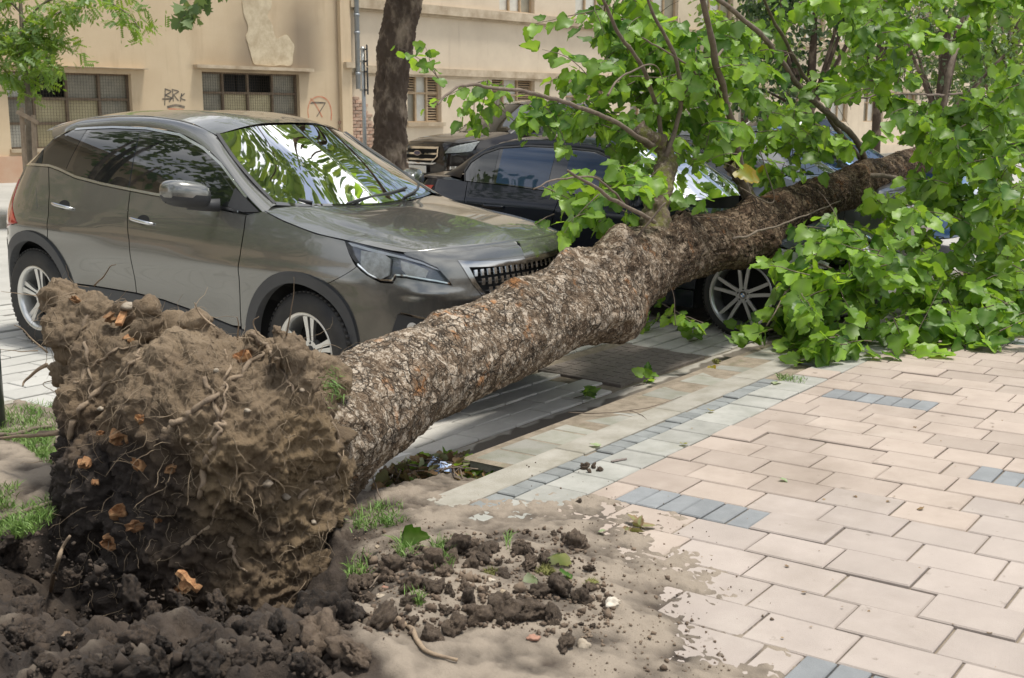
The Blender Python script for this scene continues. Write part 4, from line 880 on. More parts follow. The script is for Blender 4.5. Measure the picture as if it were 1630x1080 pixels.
def roundel(name, c, r, axis, parent, rot=None):
    "round badge: dark ring with letters' bright rim, quartered blue and white"
    root = None; mats = [M_gloss, M_satin, M_blueb, M_whiteb]
    me = bpy.data.meshes.new(name); bm = bmesh.new(); 
    def disc(r0, r1, a0, a1, d, mi, n=40):
        vs = []
        for i in range(n+1):
            a = a0+(a1-a0)*i/n; vs.append((bm.verts.new((r0*math.cos(a), r0*math.sin(a), d)), bm.verts.new((r1*math.cos(a), r1*math.sin(a), d))))
        for i in range(n): f = bm.faces.new((vs[i][0], vs[i][1], vs[i+1][1], vs[i+1][0])); f.material_index = mi
    disc(r*.64, r*.94, 0, 2*math.pi, 0, 0); disc(r*.94, r, 0, 2*math.pi, .0012, 1); disc(r*.58, r*.64, 0, 2*math.pi, .0012, 1)
    for q in range(4): disc(0.0005, r*.58, q*math.pi/2, (q+1)*math.pi/2, .0006, 2 if q % 2 else 3, 8)
    disc(r, r*1.001, 0, 2*math.pi, -.004, 1)
    bm.to_mesh(me); bm.free()
    for m in mats: me.materials.append(m)
    o = bpy.data.objects.new(name, me); link(o, parent); o.location = c
    if axis == 'Y': o.rotation_euler = (-math.pi/2, 0, 0)
    if rot: o.rotation_euler = rot
    return o
def text_mesh(name, s, size, m, parent, depth=.001, M=None, spacing=1.):
    cu = bpy.data.curves.new(name, 'FONT'); cu.body = s; cu.size = size; cu.extrude = depth; cu.align_x = 'CENTER'; cu.align_y = 'CENTER'; cu.space_character = spacing
    o = bpy.data.objects.new('tmp', cu); COL.objects.link(o); dg = bpy.context.evaluated_depsgraph_get(); dg.update(); me = bpy.data.meshes.new_from_object(o.evaluated_get(dg)); bpy.data.objects.remove(o)
    me.materials.clear(); me.materials.append(m); t = bpy.data.objects.new(name, me); link(t, parent)
    if M is not None: t.matrix_world = M
    return t
def car_root(name, label, x, nose_y, sl_=.03, z0=None, group=None):
    o = thing(name, label, 'car', group=group); z = float(-.13+.03*(nose_y-3.6)) if z0 is None else z0
    c = 1/math.hypot(1, sl_); o.matrix_world = Matrix(((0, -1, 0, x), (c, 0, -c*sl_, nose_y), (c*sl_, 0, c, z), (0, 0, 0, 1))); return o

# ---- the grey-beige sport utility car
suv = car_root('suv', 'silver grey SUV parked nose-in behind the uprooted root ball', 5.67, 3.97)
FLARE = lambda u, z: .013*np.exp(-((z-(.80-.03*np.abs(u-.97)))/.05)**2)*sstep(.35, .7, u)*sstep(2.3, 1.2, u)+.016*np.exp(-((z-.86)/.06)**2)*sstep(2.6, 3.3, u)*sstep(4.1, 3.8, u)-.012*np.exp(-((z-.60)/.13)**2)*sstep(1.4, 1.7, u)*sstep(3.2, 2.9, u)+.014*np.exp(-((z-(.735-.12*(-.1-u)))/.035)**2)*sstep(.25, .0, u)
SV = Shell([(-.78, 0, 0), (-.60, .006, .18), (-.38, .03, .40), (-.18, .085, .585), (0, .18, .72), (.2, .335, .81), (.4, .47, .855), (.6, .6, .882), (.92, .92, .915), (1.5, 1.5, .92), (3.6, 3.6, .92), (3.85, 3.85, .90), (4.02, 4.0, .845), (4.17, 4.12, .77), (4.33, 4.22, .66), (4.6, 4.3, .4), (5.0, 4.32, 0)],
 [(.15, -.12), (.25, -.03), (.35, 0), (.55, .012), (.75, 0), (.88, -.02), (.95, -.05), (1.0, -.10), (1.1, -.2)], [(.2, -.06), (.35, -.02), (.55, -.010), (.75, 0), (.88, -.008), (.97, -.03), (1.08, -.07), (1.5, -.25), (1.6, -.32)],
 [(.2, -.1), (.4, 0), (.7, 0), (.95, -.03), (1.1, -.09), (1.3, -.25), (1.5, -.50), (1.65, -.7)], FLARE)
FA, RA, AR = (.965, .36), (3.585, .37), .445
BELT = [(1.47, 1.092), (1.94, 1.121), (2.26, 1.142), (2.597, 1.159), (2.90, 1.177), (3.22, 1.206), (3.43, 1.247), (3.55, 1.263), (3.83, 1.259), (4.02, 1.252)]
HOOD = [(.126, .966), (.25, .975), (.45, .993), (.665, 1.011), (.87, 1.032), (1.14, 1.079), (1.33, 1.125)]
fender = [(.665, 1.011), (.87, 1.032), (1.14, 1.079), (1.33, 1.125), (1.47, 1.092), (1.452, 1.0), (1.447, .92), (1.458, .70), (1.468, .525), (1.466, .40)]+[(1.41, .36)]+arcpts(*FA, AR, 2, 118, 14)+[(.759, .756), (.535, .874), (.575, .905), (.615, .945)]
fdoor = [(1.47, 1.092), (1.94, 1.121), (2.26, 1.142), (2.597, 1.159), (2.573, 1.06), (2.553, 1.0), (2.503, .856), (2.487, .70), (2.466, .51), (2.19, .497), (1.80, .452), (1.545, .416), (1.468, .42), (1.468, .525), (1.458, .70), (1.447, .92), (1.452, 1.0)]
rdoor = [(2.597, 1.159), (2.90, 1.177), (3.22, 1.206), (3.43, 1.247), (3.55, 1.263), (3.50, 1.17), (3.455, 1.089), (3.40, .95), (3.37, .842)]+arcpts(*RA, AR, 115, 163, 8)[:]+[(2.92, .506), (2.466, .51), (2.487, .70), (2.503, .856), (2.553, 1.0), (2.573, 1.06)]
quarter = [(3.55, 1.263), (3.83, 1.259), (4.02, 1.252), (4.02, 1.16), (3.93, .99), (3.74, .865), (3.86, .84), (4.02, .80), (4.06, .72), (4.10, .55), (4.05, .30), (3.95, .30)]+arcpts(*RA, AR, -6, 115, 16)+[(3.37, .842), (3.40, .95), (3.455, 1.089), (3.50, 1.17)]
bumper = [(.535, .874), (.759, .756)]+arcpts(*FA, AR, 118, 178, 8)+[(.52, .30), (.48, .22), (-.78, .22), (-.78, .56), (-.46, .56), (-.385, .70), (-.30, .80), (-.221, .925), (-.5, .903), (-.78, .893), (-.78, .987), (-.649, .985), (-.25, .985), (0, .977), (.145, .967), (.13, .955), (.02, .928), (-.073, .894), (-.143, .823), (-.167, .79), (-.063, .806), (.119, .830), (.180, .832), (.205, .797), (.303, .797), (.42, .827), (.50, .857)]
head = [(.665, 1.011), (.45, .990), (.281, .973), (.143, .956), (.02, .928), (-.073, .894), (-.143, .823), (-.167, .79), (-.063, .808), (.119, .833), (.184, .834), (.211, .801), (.303, .80), (.42, .83), (.527, .878), (.61, .939)]
grille = [(-.221, .925), (-.5, .903), (-.78, .893), (-.78, .56), (-.46, .56), (-.385, .70), (-.30, .80)]
sill = [(2.92, .506), (2.466, .51), (2.19, .497), (1.80, .452), (1.545, .416), (1.40, .40), (1.38, .24), (3.17, .24), (3.15, .40), (3.14, .497)]
for mir in (False, True):
    fd = panel('fender', fender, SV, M_silver, suv, mirror=mir)
    d1 = panel('front_door', fdoor, SV, M_silver, suv, mirror=mir); d2 = panel('rear_door', rdoor, SV, M_silver, suv, mirror=mir)
    q = panel('rear_quarter', quarter, SV, M_silver, suv, mirror=mir)
    panel('front_bumper', bumper, SV, M_silver, suv, mirror=mir, gap=.0)
    panel('sill_trim', sill, SV, M_clad, suv, mirror=mir, off=.012)
    for c, nm in ((FA, 'wheel_arch_trim'), (RA, 'wheel_arch_trim')):
        a0, a1 = (-8, 188) if c is FA else (-10, 188)
        panel(nm, arcpts(*c, AR+.008, a0, a1, 30)+arcpts(*c, AR-.062, a1, a0, 30), SV, M_clad, suv, mirror=mir, off=.016, gap=0, lip=.06, h=.05)
    panel('tail_lamp', [(4.02, 1.16), (3.93, .99), (3.74, .865), (3.86, .84), (4.02, .80), (4.2, .82), (4.3, .95), (4.2, 1.16)], SV, M_red, suv, mirror=mir, off=.004)
    panel('rear_bumper', [(4.06, .72), (4.10, .55), (4.05, .30), (4.1, .24), (5.0, .24), (5.0, .74), (4.3, .74)], SV, M_plastic, suv, mirror=mir, off=.004, h=.06)
    panel('tailgate', [(4.02, 1.252), (4.02, 1.16), (4.2, 1.16), (4.3, .95), (4.2, .82), (4.3, .75), (5.0, .75), (5.0, 1.25), (4.4, 1.25)], SV, M_silver, suv, mirror=mir, h=.06)
    # glass house: gloss surround, then glass set 2 mm proud, then bright line
    RL = [(1.30, 1.100), (1.528, 1.213), (1.805, 1.377), (2.016, 1.466), (2.289, 1.538), (2.644, 1.566), (3.0, 1.562), (3.245, 1.548), (3.398, 1.535)]
    sur = panel('window_surround', RL+[(3.50, 1.50), (3.60, 1.45), (3.83, 1.262), (3.55, 1.266), (3.43, 1.250), (3.22, 1.209), (2.90, 1.180), (2.597, 1.162), (2.26, 1.145), (1.94, 1.124), (1.47, 1.095)], SV, M_gloss, suv, mirror=mir, gap=0, off=-.004)
    panel('front_side_window', [(2.553, 1.53), (2.277, 1.505), (2.029, 1.425), (1.788, 1.318), (1.60, 1.20), (1.62, 1.125), (1.95, 1.142), (2.49, 1.170)], SV, M_glassd, suv, mirror=mir, gap=0, off=-.001, lip=.004)
    panel('rear_side_window', [(3.222, 1.530), (2.70, 1.540), (2.625, 1.178), (2.93, 1.197), (3.235, 1.228), (3.285, 1.28), (3.272, 1.388)], SV, M_glassd, suv, mirror=mir, gap=0, off=-.001, lip=.004)
    panel('quarter_window', [(3.275, 1.527), (3.390, 1.520), (3.56, 1.430), (3.76, 1.275), (3.53, 1.282), (3.35, 1.262), (3.335, 1.33)], SV, M_glassd, suv, mirror=mir, gap=0, off=-.002, lip=.003)
    lower = [(p[0], p[1]+.002) for p in [(1.55, 1.100)]+BELT[1:-1]]; panel('belt_trim', lower+[(p[0], p[1]+.016) for p in lower[::-1]], SV, M_satin, suv, mirror=mir, gap=0, off=.003, h=.05, lip=.008)
    up = [(1.50, 1.198)]+RL[1:]; panel('window_trim', up+[(p[0]+.005, p[1]-.014) for p in up[::-1]], SV, M_satin, suv, mirror=mir, gap=0, off=.003, h=.05, lip=.008)
    panel('mirror_mount', [(1.36, 1.118), (1.62, 1.242), (1.64, 1.13), (1.50, 1.106)], SV, M_plastic, suv, mirror=mir, gap=0, off=.006)
    # roof rail strip that runs down the windscreen pillar
    O_ = [SV(np.array(p[0]), np.array(p[1]))+[0, 0, .0] for p in RL]+[np.array([3.5, .675, 1.50]), np.array([3.62, .685, 1.455])]
    I_ = np.array([(1.33, .735, 1.155), (1.57, .695, 1.275), (1.80, .645, 1.412), (2.02, .59, 1.535), (2.30, .565, 1.604), (2.64, .560, 1.632), (3.0, .56, 1.63), (3.245, .565, 1.613), (3.398, .57, 1.60), (3.56, .58, 1.57), (3.72, .60, 1.53)])
    O_ = spline(O_, 6); I_ = spline(I_, 6); k = 7; t = np.linspace(0, 1, k)[None,:,None]; G = O_[:,None]*(1-t)+I_[:,None]*t; bul = 4*t*(1-t)*.016; G = G+bul*np.array([0, .75, .66])
    if mir: G = G*[1, -1, 1]
    grid_mesh('roof_side', G, M_silver, suv)
    # headlamp: dark bowl, reflectors, lens
    hl = panel('headlamp', head, SV, M_bowl, suv, mirror=mir, gap=.001, off=-.035, lip=.0, h=.05)
    panel('lamp_lens', head, SV, M_lens, hl, mirror=mir, gap=.001, off=.002, lip=.012)
    panel('reflector', [(.52, .965), (.30, .955), (.235, .93), (.24, .84), (.31, .815), (.42, .845), (.50, .885)], SV, M_refl, hl, mirror=mir, gap=0, off=-.006, h=.02, lip=.02)
    panel('reflector', [(.16, .925), (.06, .905), (-.02, .875), (.0, .835), (.11, .845), (.15, .875)], SV, M_refl, hl, mirror=mir, gap=0, off=-.006, h=.02, lip=.02)
    panel('daylight_strip', [(.645, 1.002), (.45, .982), (.281, .965), (.143, .948), (.02, .920), (-.073, .886), (-.09, .874), (.01, .908), (.14, .936), (.281, .952), (.45, .968), (.61, .985)], SV, M_whiteb, hl, mirror=mir, gap=0, off=-.002, h=.03)
    panel('chrome_line', [(.535, .884), (.42, .838), (.303, .808), (.215, .810), (.19, .842), (.119, .841), (-.063, .816), (-.155, .797), (-.15, .806), (-.063, .824), (.119, .849), (.196, .850), (.222, .819), (.303, .817), (.42, .847), (.535, .896)], SV, M_chrome, hl, mirror=mir, gap=0, off=-.006, h=.03)
    # fog lamp pod
    fg = panel('fog_lamp', [(.225, .50), (.173, .625), (.148, .640), (-.025, .612), (-.16, .585), (-.20, .50)], SV, M_plastic, suv, mirror=mir, gap=0, off=.003, lip=.004)
    panel('chrome_line', [(.165, .628), (.148, .640), (-.025, .612), (-.16, .585), (-.16, .578), (-.025, .602), (.145, .630)], SV, M_chrome, fg, mirror=mir, gap=0, off=.010)
    panel('bulb', arcpts(.08, .555, .032, 0, 345, 12), SV, M_refl, fg, mirror=mir, gap=0, off=.008, h=.012)
    # grille
    gr = panel('grille', grille, SV, M_dark, suv, mirror=mir, gap=.0, off=-.03, h=.05)
    panel('grille_frame', [(-.221, .925), (-.5, .903), (-.78, .893), (-.78, .862), (-.5, .872), (-.29, .885), (-.335, .80), (-.412, .70), (-.475, .60), (-.46, .56), (-.385, .70), (-.30, .80)], SV, mat('grille_chrome', (.45, .45, .44), .16, 1.), gr, mirror=mir, gap=0, off=.004, h=.02)
    for r_ in range(5):
        z_ = .845-.052*r_
        panel('grille_bar', [(-.31-.055*r_, z_+.004), (-.78, z_+.001), (-.78, z_-.004), (-.312-.055*r_, z_-.001)], SV, M_plastic, gr, mirror=mir, gap=0, off=-.01, h=.04, lip=.01)
        for c_ in range(9):
            s_ = -.345-.052*c_-.055*r_
            if s_ < -.77: continue
            panel('grille_stud', [(s_+.011, z_+.020), (s_-.011, z_+.020), (s_-.010, z_-.016), (s_+.010, z_-.016)], SV, M_satin, gr, mirror=mir, gap=0, off=-.004, h=.03, lip=.008)
    if not mir:
        for dd, c_, z_ in ((d1, 2.40, .992), (d2, 3.262, 1.026)):
            panel('handle_recess', [(c_+.06*math.cos(a)-.01, z_+.031*math.sin(a)) for a in np.linspace(0, 6.28, 16, endpoint=False)], SV, M_dark, dd, gap=0, off=.0012, h=.02, lip=0)
            p0, n0 = SV(np.array(c_), np.array(z_)), SV.normal(np.array([c_]), np.array([z_]))[0]
            pts = [SV(np.array(c_+t), np.array(z_-.006+.010*(t/.12)), .028-.022*(abs(t)/.125)**4) for t in np.linspace(-.125, .125, 11)]
            Vh, Fh = tube_np(np.array(pts), .0125*np.sqrt(np.clip(1-(np.linspace(-1, 1, 11)*.93)**4, .1, 1)), 10); mesh_np('handle', Vh, Fh, M_satin, dd)
        panel('fuel_flap', [(3.80, 1.11), (3.625, 1.114), (3.545, .985), (3.56, .972), (3.735, .974)], SV, M_silver, q, gap=0, off=.0015, h=.03, lip=.006)
        # badge line on the quarter, crease
    MS = -1 if mir else 1
    mm_ = bpy.data.objects.new('door_mirror', None); link(mm_, suv)
    bm = bmesh.new(); bmesh.ops.create_icosphere(bm, subdivisions=4, radius=1); V = np.array([v.co[:] for v in bm.verts]); Fm = [tuple(v.index for v in f.verts) for f in bm.faces]; bm.free()
    V = np.sign(V)*np.abs(V)**.72; V[:,0] = np.where(V[:,0] > .35, .35+(V[:,0]-.35)*.25, V[:,0]); V *= [.105, .125, .082]; V[:,0] += .35*V[:,1]; V[:,2] += .12*V[:,1]
    ctr_ = np.array([1.79, 1.035, 1.205]); top = V[:,2] > -.018
    V = (V+ctr_)*[1, MS, 1]; ft = [f for f in Fm if all(top[i] for i in f)]; fb = [f for f in Fm if not all(top[i] for i in f)]
    mesh_np('mirror_shell', V, ft, M_silver, mm_); mesh_np('mirror_base', V, fb, M_plastic, mm_)
    b = MB(); b.tube([(1.68, .86*MS, 1.135), (1.74, .93*MS, 1.135), (1.78, 1.02*MS, 1.15)], [.04, .036, .04], 10); b.build('mirror_arm', M_plastic, mm_, True)
    b = MB(); b.box((1.865, 1.06*MS, 1.21), (.004, .17, .115), rz=.3*MS); b.build('mirror_glass', M_glassd, mm_)
for x_, y_, sd in ((.92, .795, 1), (.92, -.795, -1), (3.588, .795, 1), (3.588, -.795, -1)):
    wheel(suv, x_, y_, .345, .225, .222, 5, 'split', M_rim, side=sd, steer=-.05 if x_ < 2 else 0)
# bonnet
fs_ = np.array([SV(np.array(s), np.array(z)) for s, z in [(-.78, .987), (-.649, .985), (-.45, .985), (-.25, .985), (0, .977), (.126, .968)]]); fs_[:,0] += .004
sd_ = spline([SV(np.array(s), np.array(z)) for s, z in HOOD], 6); sd_[:,2] += .004
rear_c = spline([(1.12, 0, 1.125), (1.17, .35, 1.135), (1.26, .62, 1.145), tuple(sd_[-1])], 6); mid_c = spline([tuple(fs_[0]), (.22, 0, 1.045), (.50, 0, 1.085), (.85, 0, 1.115), (1.12, 0, 1.125)], 6)
G = coons(spline(fs_, 6), rear_c, mid_c, sd_, 33, 41); u = np.linspace(0, 1, 33)[:,None]; v = np.linspace(0, 1, 41)[None]
ucr = .80-.10*v; G[...,2] += .022*sstep(1.02, .72, u/ (ucr/.80))*np.sin(np.pi*np.clip(v, 0, 1))**.7*.9-.010*np.exp(-((u-ucr-.06)/.05)**2)*np.sin(np.pi*v)
nose = G[:,0]; low = nose-[0, 0, .012]; low[:,0] += .006; Gm = mirrored(np.concatenate([low[:,None], G], 1)); grid_mesh('bonnet', Gm, M_silver, suv)
# windscreen, roof, rear glass, spoiler
wb = spline([(1.155, 0, 1.135), (1.20, .35, 1.145), (1.285, .60, 1.152), (1.345, .725, 1.160)], 6); wt = spline([(1.95, 0, 1.612), (1.965, .3, 1.60), (2.015, .575, 1.545)], 6)
ws0 = spline([(1.155, 0, 1.135), (1.55, 0, 1.395), (1.95, 0, 1.612)], 8); ws1 = spline([(1.345, .725, 1.160), (1.58, .69, 1.288), (1.80, .64, 1.412), (2.015, .575, 1.545)], 6)
G = coons(wb, wt, ws0, ws1, 24, 24); G[...,2] -= .004; grid_mesh('windscreen', mirrored(G), M_wind, suv)
gb = mirrored(np.stack([wb+[-.01, 0, .002], wb+[.05, 0, .030]], 1)); gb[...,2] -= .009; grid_mesh('windscreen_border', gb, M_gloss, suv)
sb_ = np.stack([ws1+[0, .02, .006], ws1+[.0, -.012, .004]], 1); grid_mesh('windscreen_seal', sb_, M_plastic, suv); grid_mesh('windscreen_seal', sb_*[1, -1, 1], M_plastic, suv)
rs0 = spline([(1.95, 0, 1.618), (2.2, 0, 1.652), (2.6, 0, 1.672), (3.2, 0, 1.652), (3.82, 0, 1.575)], 6); rs1 = spline([(2.02, .59, 1.541), (2.30, .567, 1.610), (2.64, .562, 1.638), (3.0, .562, 1.636), (3.245, .567, 1.619), (3.56, .582, 1.576), (3.72, .602, 1.536)], 5)
rf = spline([(1.95, 0, 1.618), (1.965, .3, 1.607), (2.02, .59, 1.541)], 6); rr_ = spline([(3.82, 0, 1.575), (3.80, .35, 1.568), (3.72, .602, 1.536)], 6)
grid_mesh('roof', mirrored(coons(rf, rr_, rs0, rs1, 24, 40)), M_silver, suv)
M_tan = paint('paint_spoiler', (.36, .30, .22), .3, .3)
G = coons(spline([(3.80, 0, 1.575), (3.72, .60, 1.536)], 8), spline([(3.90, 0, 1.545), (3.79, .625, 1.502)], 8), np.array([(3.80, 0, 1.575), (3.90, 0, 1.545)]), np.array([(3.72, .60, 1.536), (3.79, .625, 1.502)]), 12, 6); grid_mesh('spoiler', mirrored(G), M_silver, suv)
SP = lambda u, z: tuple(SV(np.array(u), np.array(z), -.003))
G = coons(spline([(3.9, 0, 1.515), (3.80, .40, 1.50), SP(3.60, 1.462)], 8), spline([(4.24, 0, 1.25), SP(4.6, 1.25), SP(4.33, 1.25), SP(4.17, 1.25), SP(4.02, 1.252), SP(3.84, 1.258)], 8), np.array([(3.9, 0, 1.515), (4.10, 0, 1.39), (4.24, 0, 1.25)]), np.array([SP(3.60, 1.462), SP(3.72, 1.36), SP(3.84, 1.258)]), 20, 10); grid_mesh('rear_window', mirrored(G), M_glassd, suv)
# dark underbody and cabin so nothing shows through the gaps
def core(S, parent, s0, s1, z0, z1, inner=-.05, arches=((.92, .40), (3.588, .40))):
    s = np.linspace(S.s0, S.s1, 60); z = np.linspace(z0, z1, 8); A, Bz = np.meshgrid(s, z, indexing='ij'); G = S(A, Bz, inner)
    for ax, ar in arches:
        near = np.hypot(G[...,0]-ax, G[...,2]-.35) < ar+.02; G[...,1] = np.where(near, np.minimum(G[...,1], .60), G[...,1])
    G = np.concatenate([np.stack([np.stack([G[:,0,0], 0*G[:,0,1], G[:,0,2]], -1)], 1), G, np.stack([np.stack([G[:,-1,0], 0*G[:,-1,1], G[:,-1,2]], -1)], 1)], 1)
    Gf = np.concatenate([G, (G*[1, -1, 1])[:, ::-1]], 1); grid_mesh('underbody', Gf, M_dark, parent)
core(SV, suv, 0, 0, .20, .93)
b = MB()
for sx in (-.37, .37):
    b.box((2.25, sx, .85), (.50, .5, .16), bev=.03); b.box((2.56, sx, 1.12), (.14, .48, .58), rot=Matrix.Rotation(.2, 3, 'Y'), bev=.04); b.box((2.64, sx, 1.46), (.09, .25, .17), bev=.03)
b.build('seats', M_seat, suv); b = MB(); b.box((1.45, 0, 1.03), (.62, 1.40, .12), bev=.03); b.build('dashboard', M_seat, suv)
b = MB(); b.tube([(1.72, .37+.18*math.cos(a), 1.10+.16*math.sin(a)) for a in np.linspace(0, 6.28, 24)], .014, 6); b.build('steering_wheel', M_plastic, suv, True)
b = MB(); b.box((1.92, 0, 1.53), (.03, .24, .07)); b.build('rear_view_mirror', M_plastic, suv)
for pts in ([(1.16, .30, 1.150), (1.21, .10, 1.166), (1.25, -.22, 1.188), (1.30, -.42, 1.205)], [(1.26, .50, 1.160), (1.32, .56, 1.178)], [(1.20, -.28, 1.155), (1.28, -.50, 1.185), (1.36, -.62, 1.215)]):
    b = MB(); b.tube(spline(pts, 5), [.009]*(5*(len(pts)-1)+1), 6); b.build('wiper', M_plastic, suv, True)
for y0, st in ((.0, 0),):
    # letters along the bright lip above the grille
    for i, ch in enumerate('PEUGEOT'):
        yy = (i-3)*-.062; s = np.interp(abs(yy), [0, .18, .40], [-.78, -.60, -.38]); p = SV(np.array(s), np.array(.882), .0062)
        ang = math.atan2(.05*yy, .4)
        text_mesh('letter', ch, .034, M_gloss, suv, .0012, Matrix.Translation((p[0], yy, p[2])) @ Matrix.Rotation(-ang, 4, 'Z') @ Matrix(((0, 0, -1, 0), (-1, 0, 0, 0), (0, 1, 0, 0), (0, 0, 0, 1))))
# ---- the black saloon under the stem
bmw = car_root('saloon_car', 'black saloon with reflected sky blue coloured into its windows, crushed under the fallen stem', 9.38, 3.11)
SB = Shell([(-.80, 0, 0), (-.62, .008, .18), (-.40, .045, .40), (-.22, .11, .56), (0, .24, .70), (.22, .40, .79), (.45, .56, .835), (.62, .66, .85), (.8, .82, .868), (1.4, 1.4, .875), (3.5, 3.5, .875), (3.95, 3.95, .84), (4.15, 4.14, .78), (4.33, 4.29, .68), (4.55, 4.42, .48), (4.80, 4.48, .25), (5.05, 4.50, 0)],
 [(.15, -.1), (.25, 0), (.45, .02), (.60, 0), (.75, -.06), (.9, -.15), (1.0, -.25)], [(.18, -.05), (.4, -.012), (.7, 0), (.86, -.012), (.93, -.05), (1.0, -.085), (1.38, -.29), (1.46, -.36)], [(.2, -.1), (.4, 0), (.75, 0), (.95, -.02), (1.05, -.06), (1.4, -.4)])
bf, br_, bA = (.80, .335), (3.53, .335), .385
belt = [(1.42, .985), (1.93, 1.0), (2.72, 1.025), (3.14, 1.045), (3.60, 1.055)]
TOP = [(1.46, 1.00), (1.70, 1.14), (1.97, 1.265), (2.15, 1.34), (2.36, 1.392), (2.72, 1.408), (3.05, 1.405), (3.36, 1.375), (3.53, 1.315), (3.65, 1.235), (3.685, 1.15), (3.64, 1.06)]
stemX = 8.55
for mir in (False, True):
    panel('fender', [(.56, .80), (.9, .90), (1.42, .985), (1.40, .80), (1.42, .55), (1.41, .33)]+arcpts(*bf, bA, 0, 150, 16)+[(.45, .62)], SB, M_black, bmw, mirror=mir)
    d1 = panel('front_door', belt[:2]+[(2.56, 1.02), (2.58, .80), (2.56, .36), (1.41, .33), (1.42, .55), (1.40, .80)], SB, M_black, bmw, mirror=mir)
    d2 = panel('rear_door', [(2.56, 1.02), (2.72, 1.025), (3.14, 1.045), (3.60, 1.055), (3.55, .85), (3.42, .735)]+arcpts(*br_, bA+.01, 108, 178, 8)+[(2.56, .36), (2.58, .80)], SB, M_black, bmw, mirror=mir)
    panel('rear_quarter', [(3.60, 1.055), (3.98, 1.06), (4.2, 1.05), (4.3, .95), (4.3, .30), (3.95, .28)]+arcpts(*br_, bA, -6, 108, 12)+[(3.42, .735), (3.55, .85)], SB, M_black, bmw, mirror=mir)
    panel('tail_lamp', [(4.02, 1.0), (4.35, .98), (4.4, .84), (4.08, .85)], SB, M_red, bmw, mirror=mir, off=.004)
    panel('rear_bumper', [(4.3, .72), (4.3, .26), (5.05, .26), (5.05, .72)], SB, M_black, bmw, mirror=mir)
    panel('sill', [(1.41, .335), (2.56, .36), (3.15, .345), (3.16, .18), (1.2, .18), (1.19, .33)], SB, M_black, bmw, mirror=mir, off=.01)
    panel('front_bumper', [(.45, .62)]+arcpts(*bf, bA, 150, 176, 5)+[(.42, .20), (-.80, .20), (-.80, .60), (-.5, .60), (-.2, .58), (.2, .565)], SB, M_black, bmw, mirror=mir)
    panel('headlamp', [(.52, .74), (.30, .725), (.05, .68), (-.12, .63), (-.1, .585), (.1, .583), (.27, .60), (.42, .655)], SB, M_refl, bmw, mirror=mir, off=-.02)
    panel('lamp_lens', [(.52, .74), (.30, .725), (.05, .68), (-.12, .63), (-.1, .585), (.1, .583), (.27, .60), (.42, .655)], SB, M_lens, bmw, mirror=mir)
    panel('kidney_grille', [(-.50, .745), (-.76, .75), (-.76, .62), (-.56, .61), (-.50, .66)], SB, M_chrome, bmw, mirror=mir, off=.012)
    panel('window_surround', TOP+[(p[0], p[1]+.003) for p in belt[::-1]], SB, M_gloss, bmw, mirror=mir, gap=0, off=-.004)
    panel('front_side_window', [(1.66, 1.095), (1.97, 1.238), (2.16, 1.316), (2.37, 1.368), (2.60, 1.383), (2.545, 1.035), (1.95, 1.017), (1.62, 1.01)], SB, M_glassb, bmw, mirror=mir, gap=0, off=-.001, lip=.004)
    panel('rear_side_window', [(2.745, 1.385), (3.05, 1.383), (3.315, 1.358), (3.275, 1.06), (2.72, 1.040)], SB, M_glassb, bmw, mirror=mir, gap=0, off=-.001, lip=.004)
    panel('quarter_window', [(3.355, 1.348), (3.50, 1.295), (3.60, 1.225), (3.625, 1.15), (3.585, 1.070), (3.315, 1.062)], SB, M_glassd, bmw, mirror=mir, gap=0, off=-.001, lip=.004)
    ol = TOP+[(3.60, 1.055)]; panel('window_trim', TOP+[(p[0]*.985+.04, p[1]-.013) for p in TOP[::-1]], SB, M_plastic, bmw, mirror=mir, gap=0, off=.003, h=.05, lip=.006)
    if not mir:
        for dd, c_ in ((d1, 2.38), (d2, 3.22)):
            pts = [SB(np.array(c_+t), np.array(.86), .024-.02*(abs(t)/.115)**4) for t in np.linspace(-.115, .115, 9)]; V_, F_ = tube_np(np.array(pts), .014, 8); mesh_np('handle', V_, F_, M_black, dd)
    O_ = spline([SB(np.array(p[0]), np.array(p[1])) for p in TOP[:-1]]+[np.array((3.72, .70, 1.075))], 6); I_ = spline([(1.50, .70, 1.03), (1.72, .655, 1.165), (1.97, .60, 1.30), (2.15, .56, 1.37), (2.38, .52, 1.432), (2.72, .50, 1.455), (3.05, .50, 1.45), (3.30, .51, 1.425), (3.52, .53, 1.36), (3.70, .55, 1.27), (3.85, .58, 1.17), (4.0, .62, 1.08)], 6)
    k = 6; t = np.linspace(0, 1, k)[None,:,None]; G = O_[:,None]*(1-t)+I_[:,None]*t+(4*t*(1-t)*.016)*np.array([0, .75, .66]); grid_mesh('roof_side', G*[1, -1, 1] if mir else G, M_black, bmw)
    MS = -1 if mir else 1; b = MB(); b.box((1.70, .98*MS, 1.03), (.10, .19, .12), bev=.03); b.tube([(1.62, .83*MS, .99), (1.68, .93*MS, 1.0)], .025, 8); b.build('door_mirror', M_black, bmw, True)
for x_, y_, sd in ((.79, .745, 1), (.79, -.745, -1), (3.53, .745, 1), (3.53, -.745, -1)): wheel(bmw, x_, y_, .335, .235, .262, 5, 'double', M_rimd, side=sd, emblem=True)
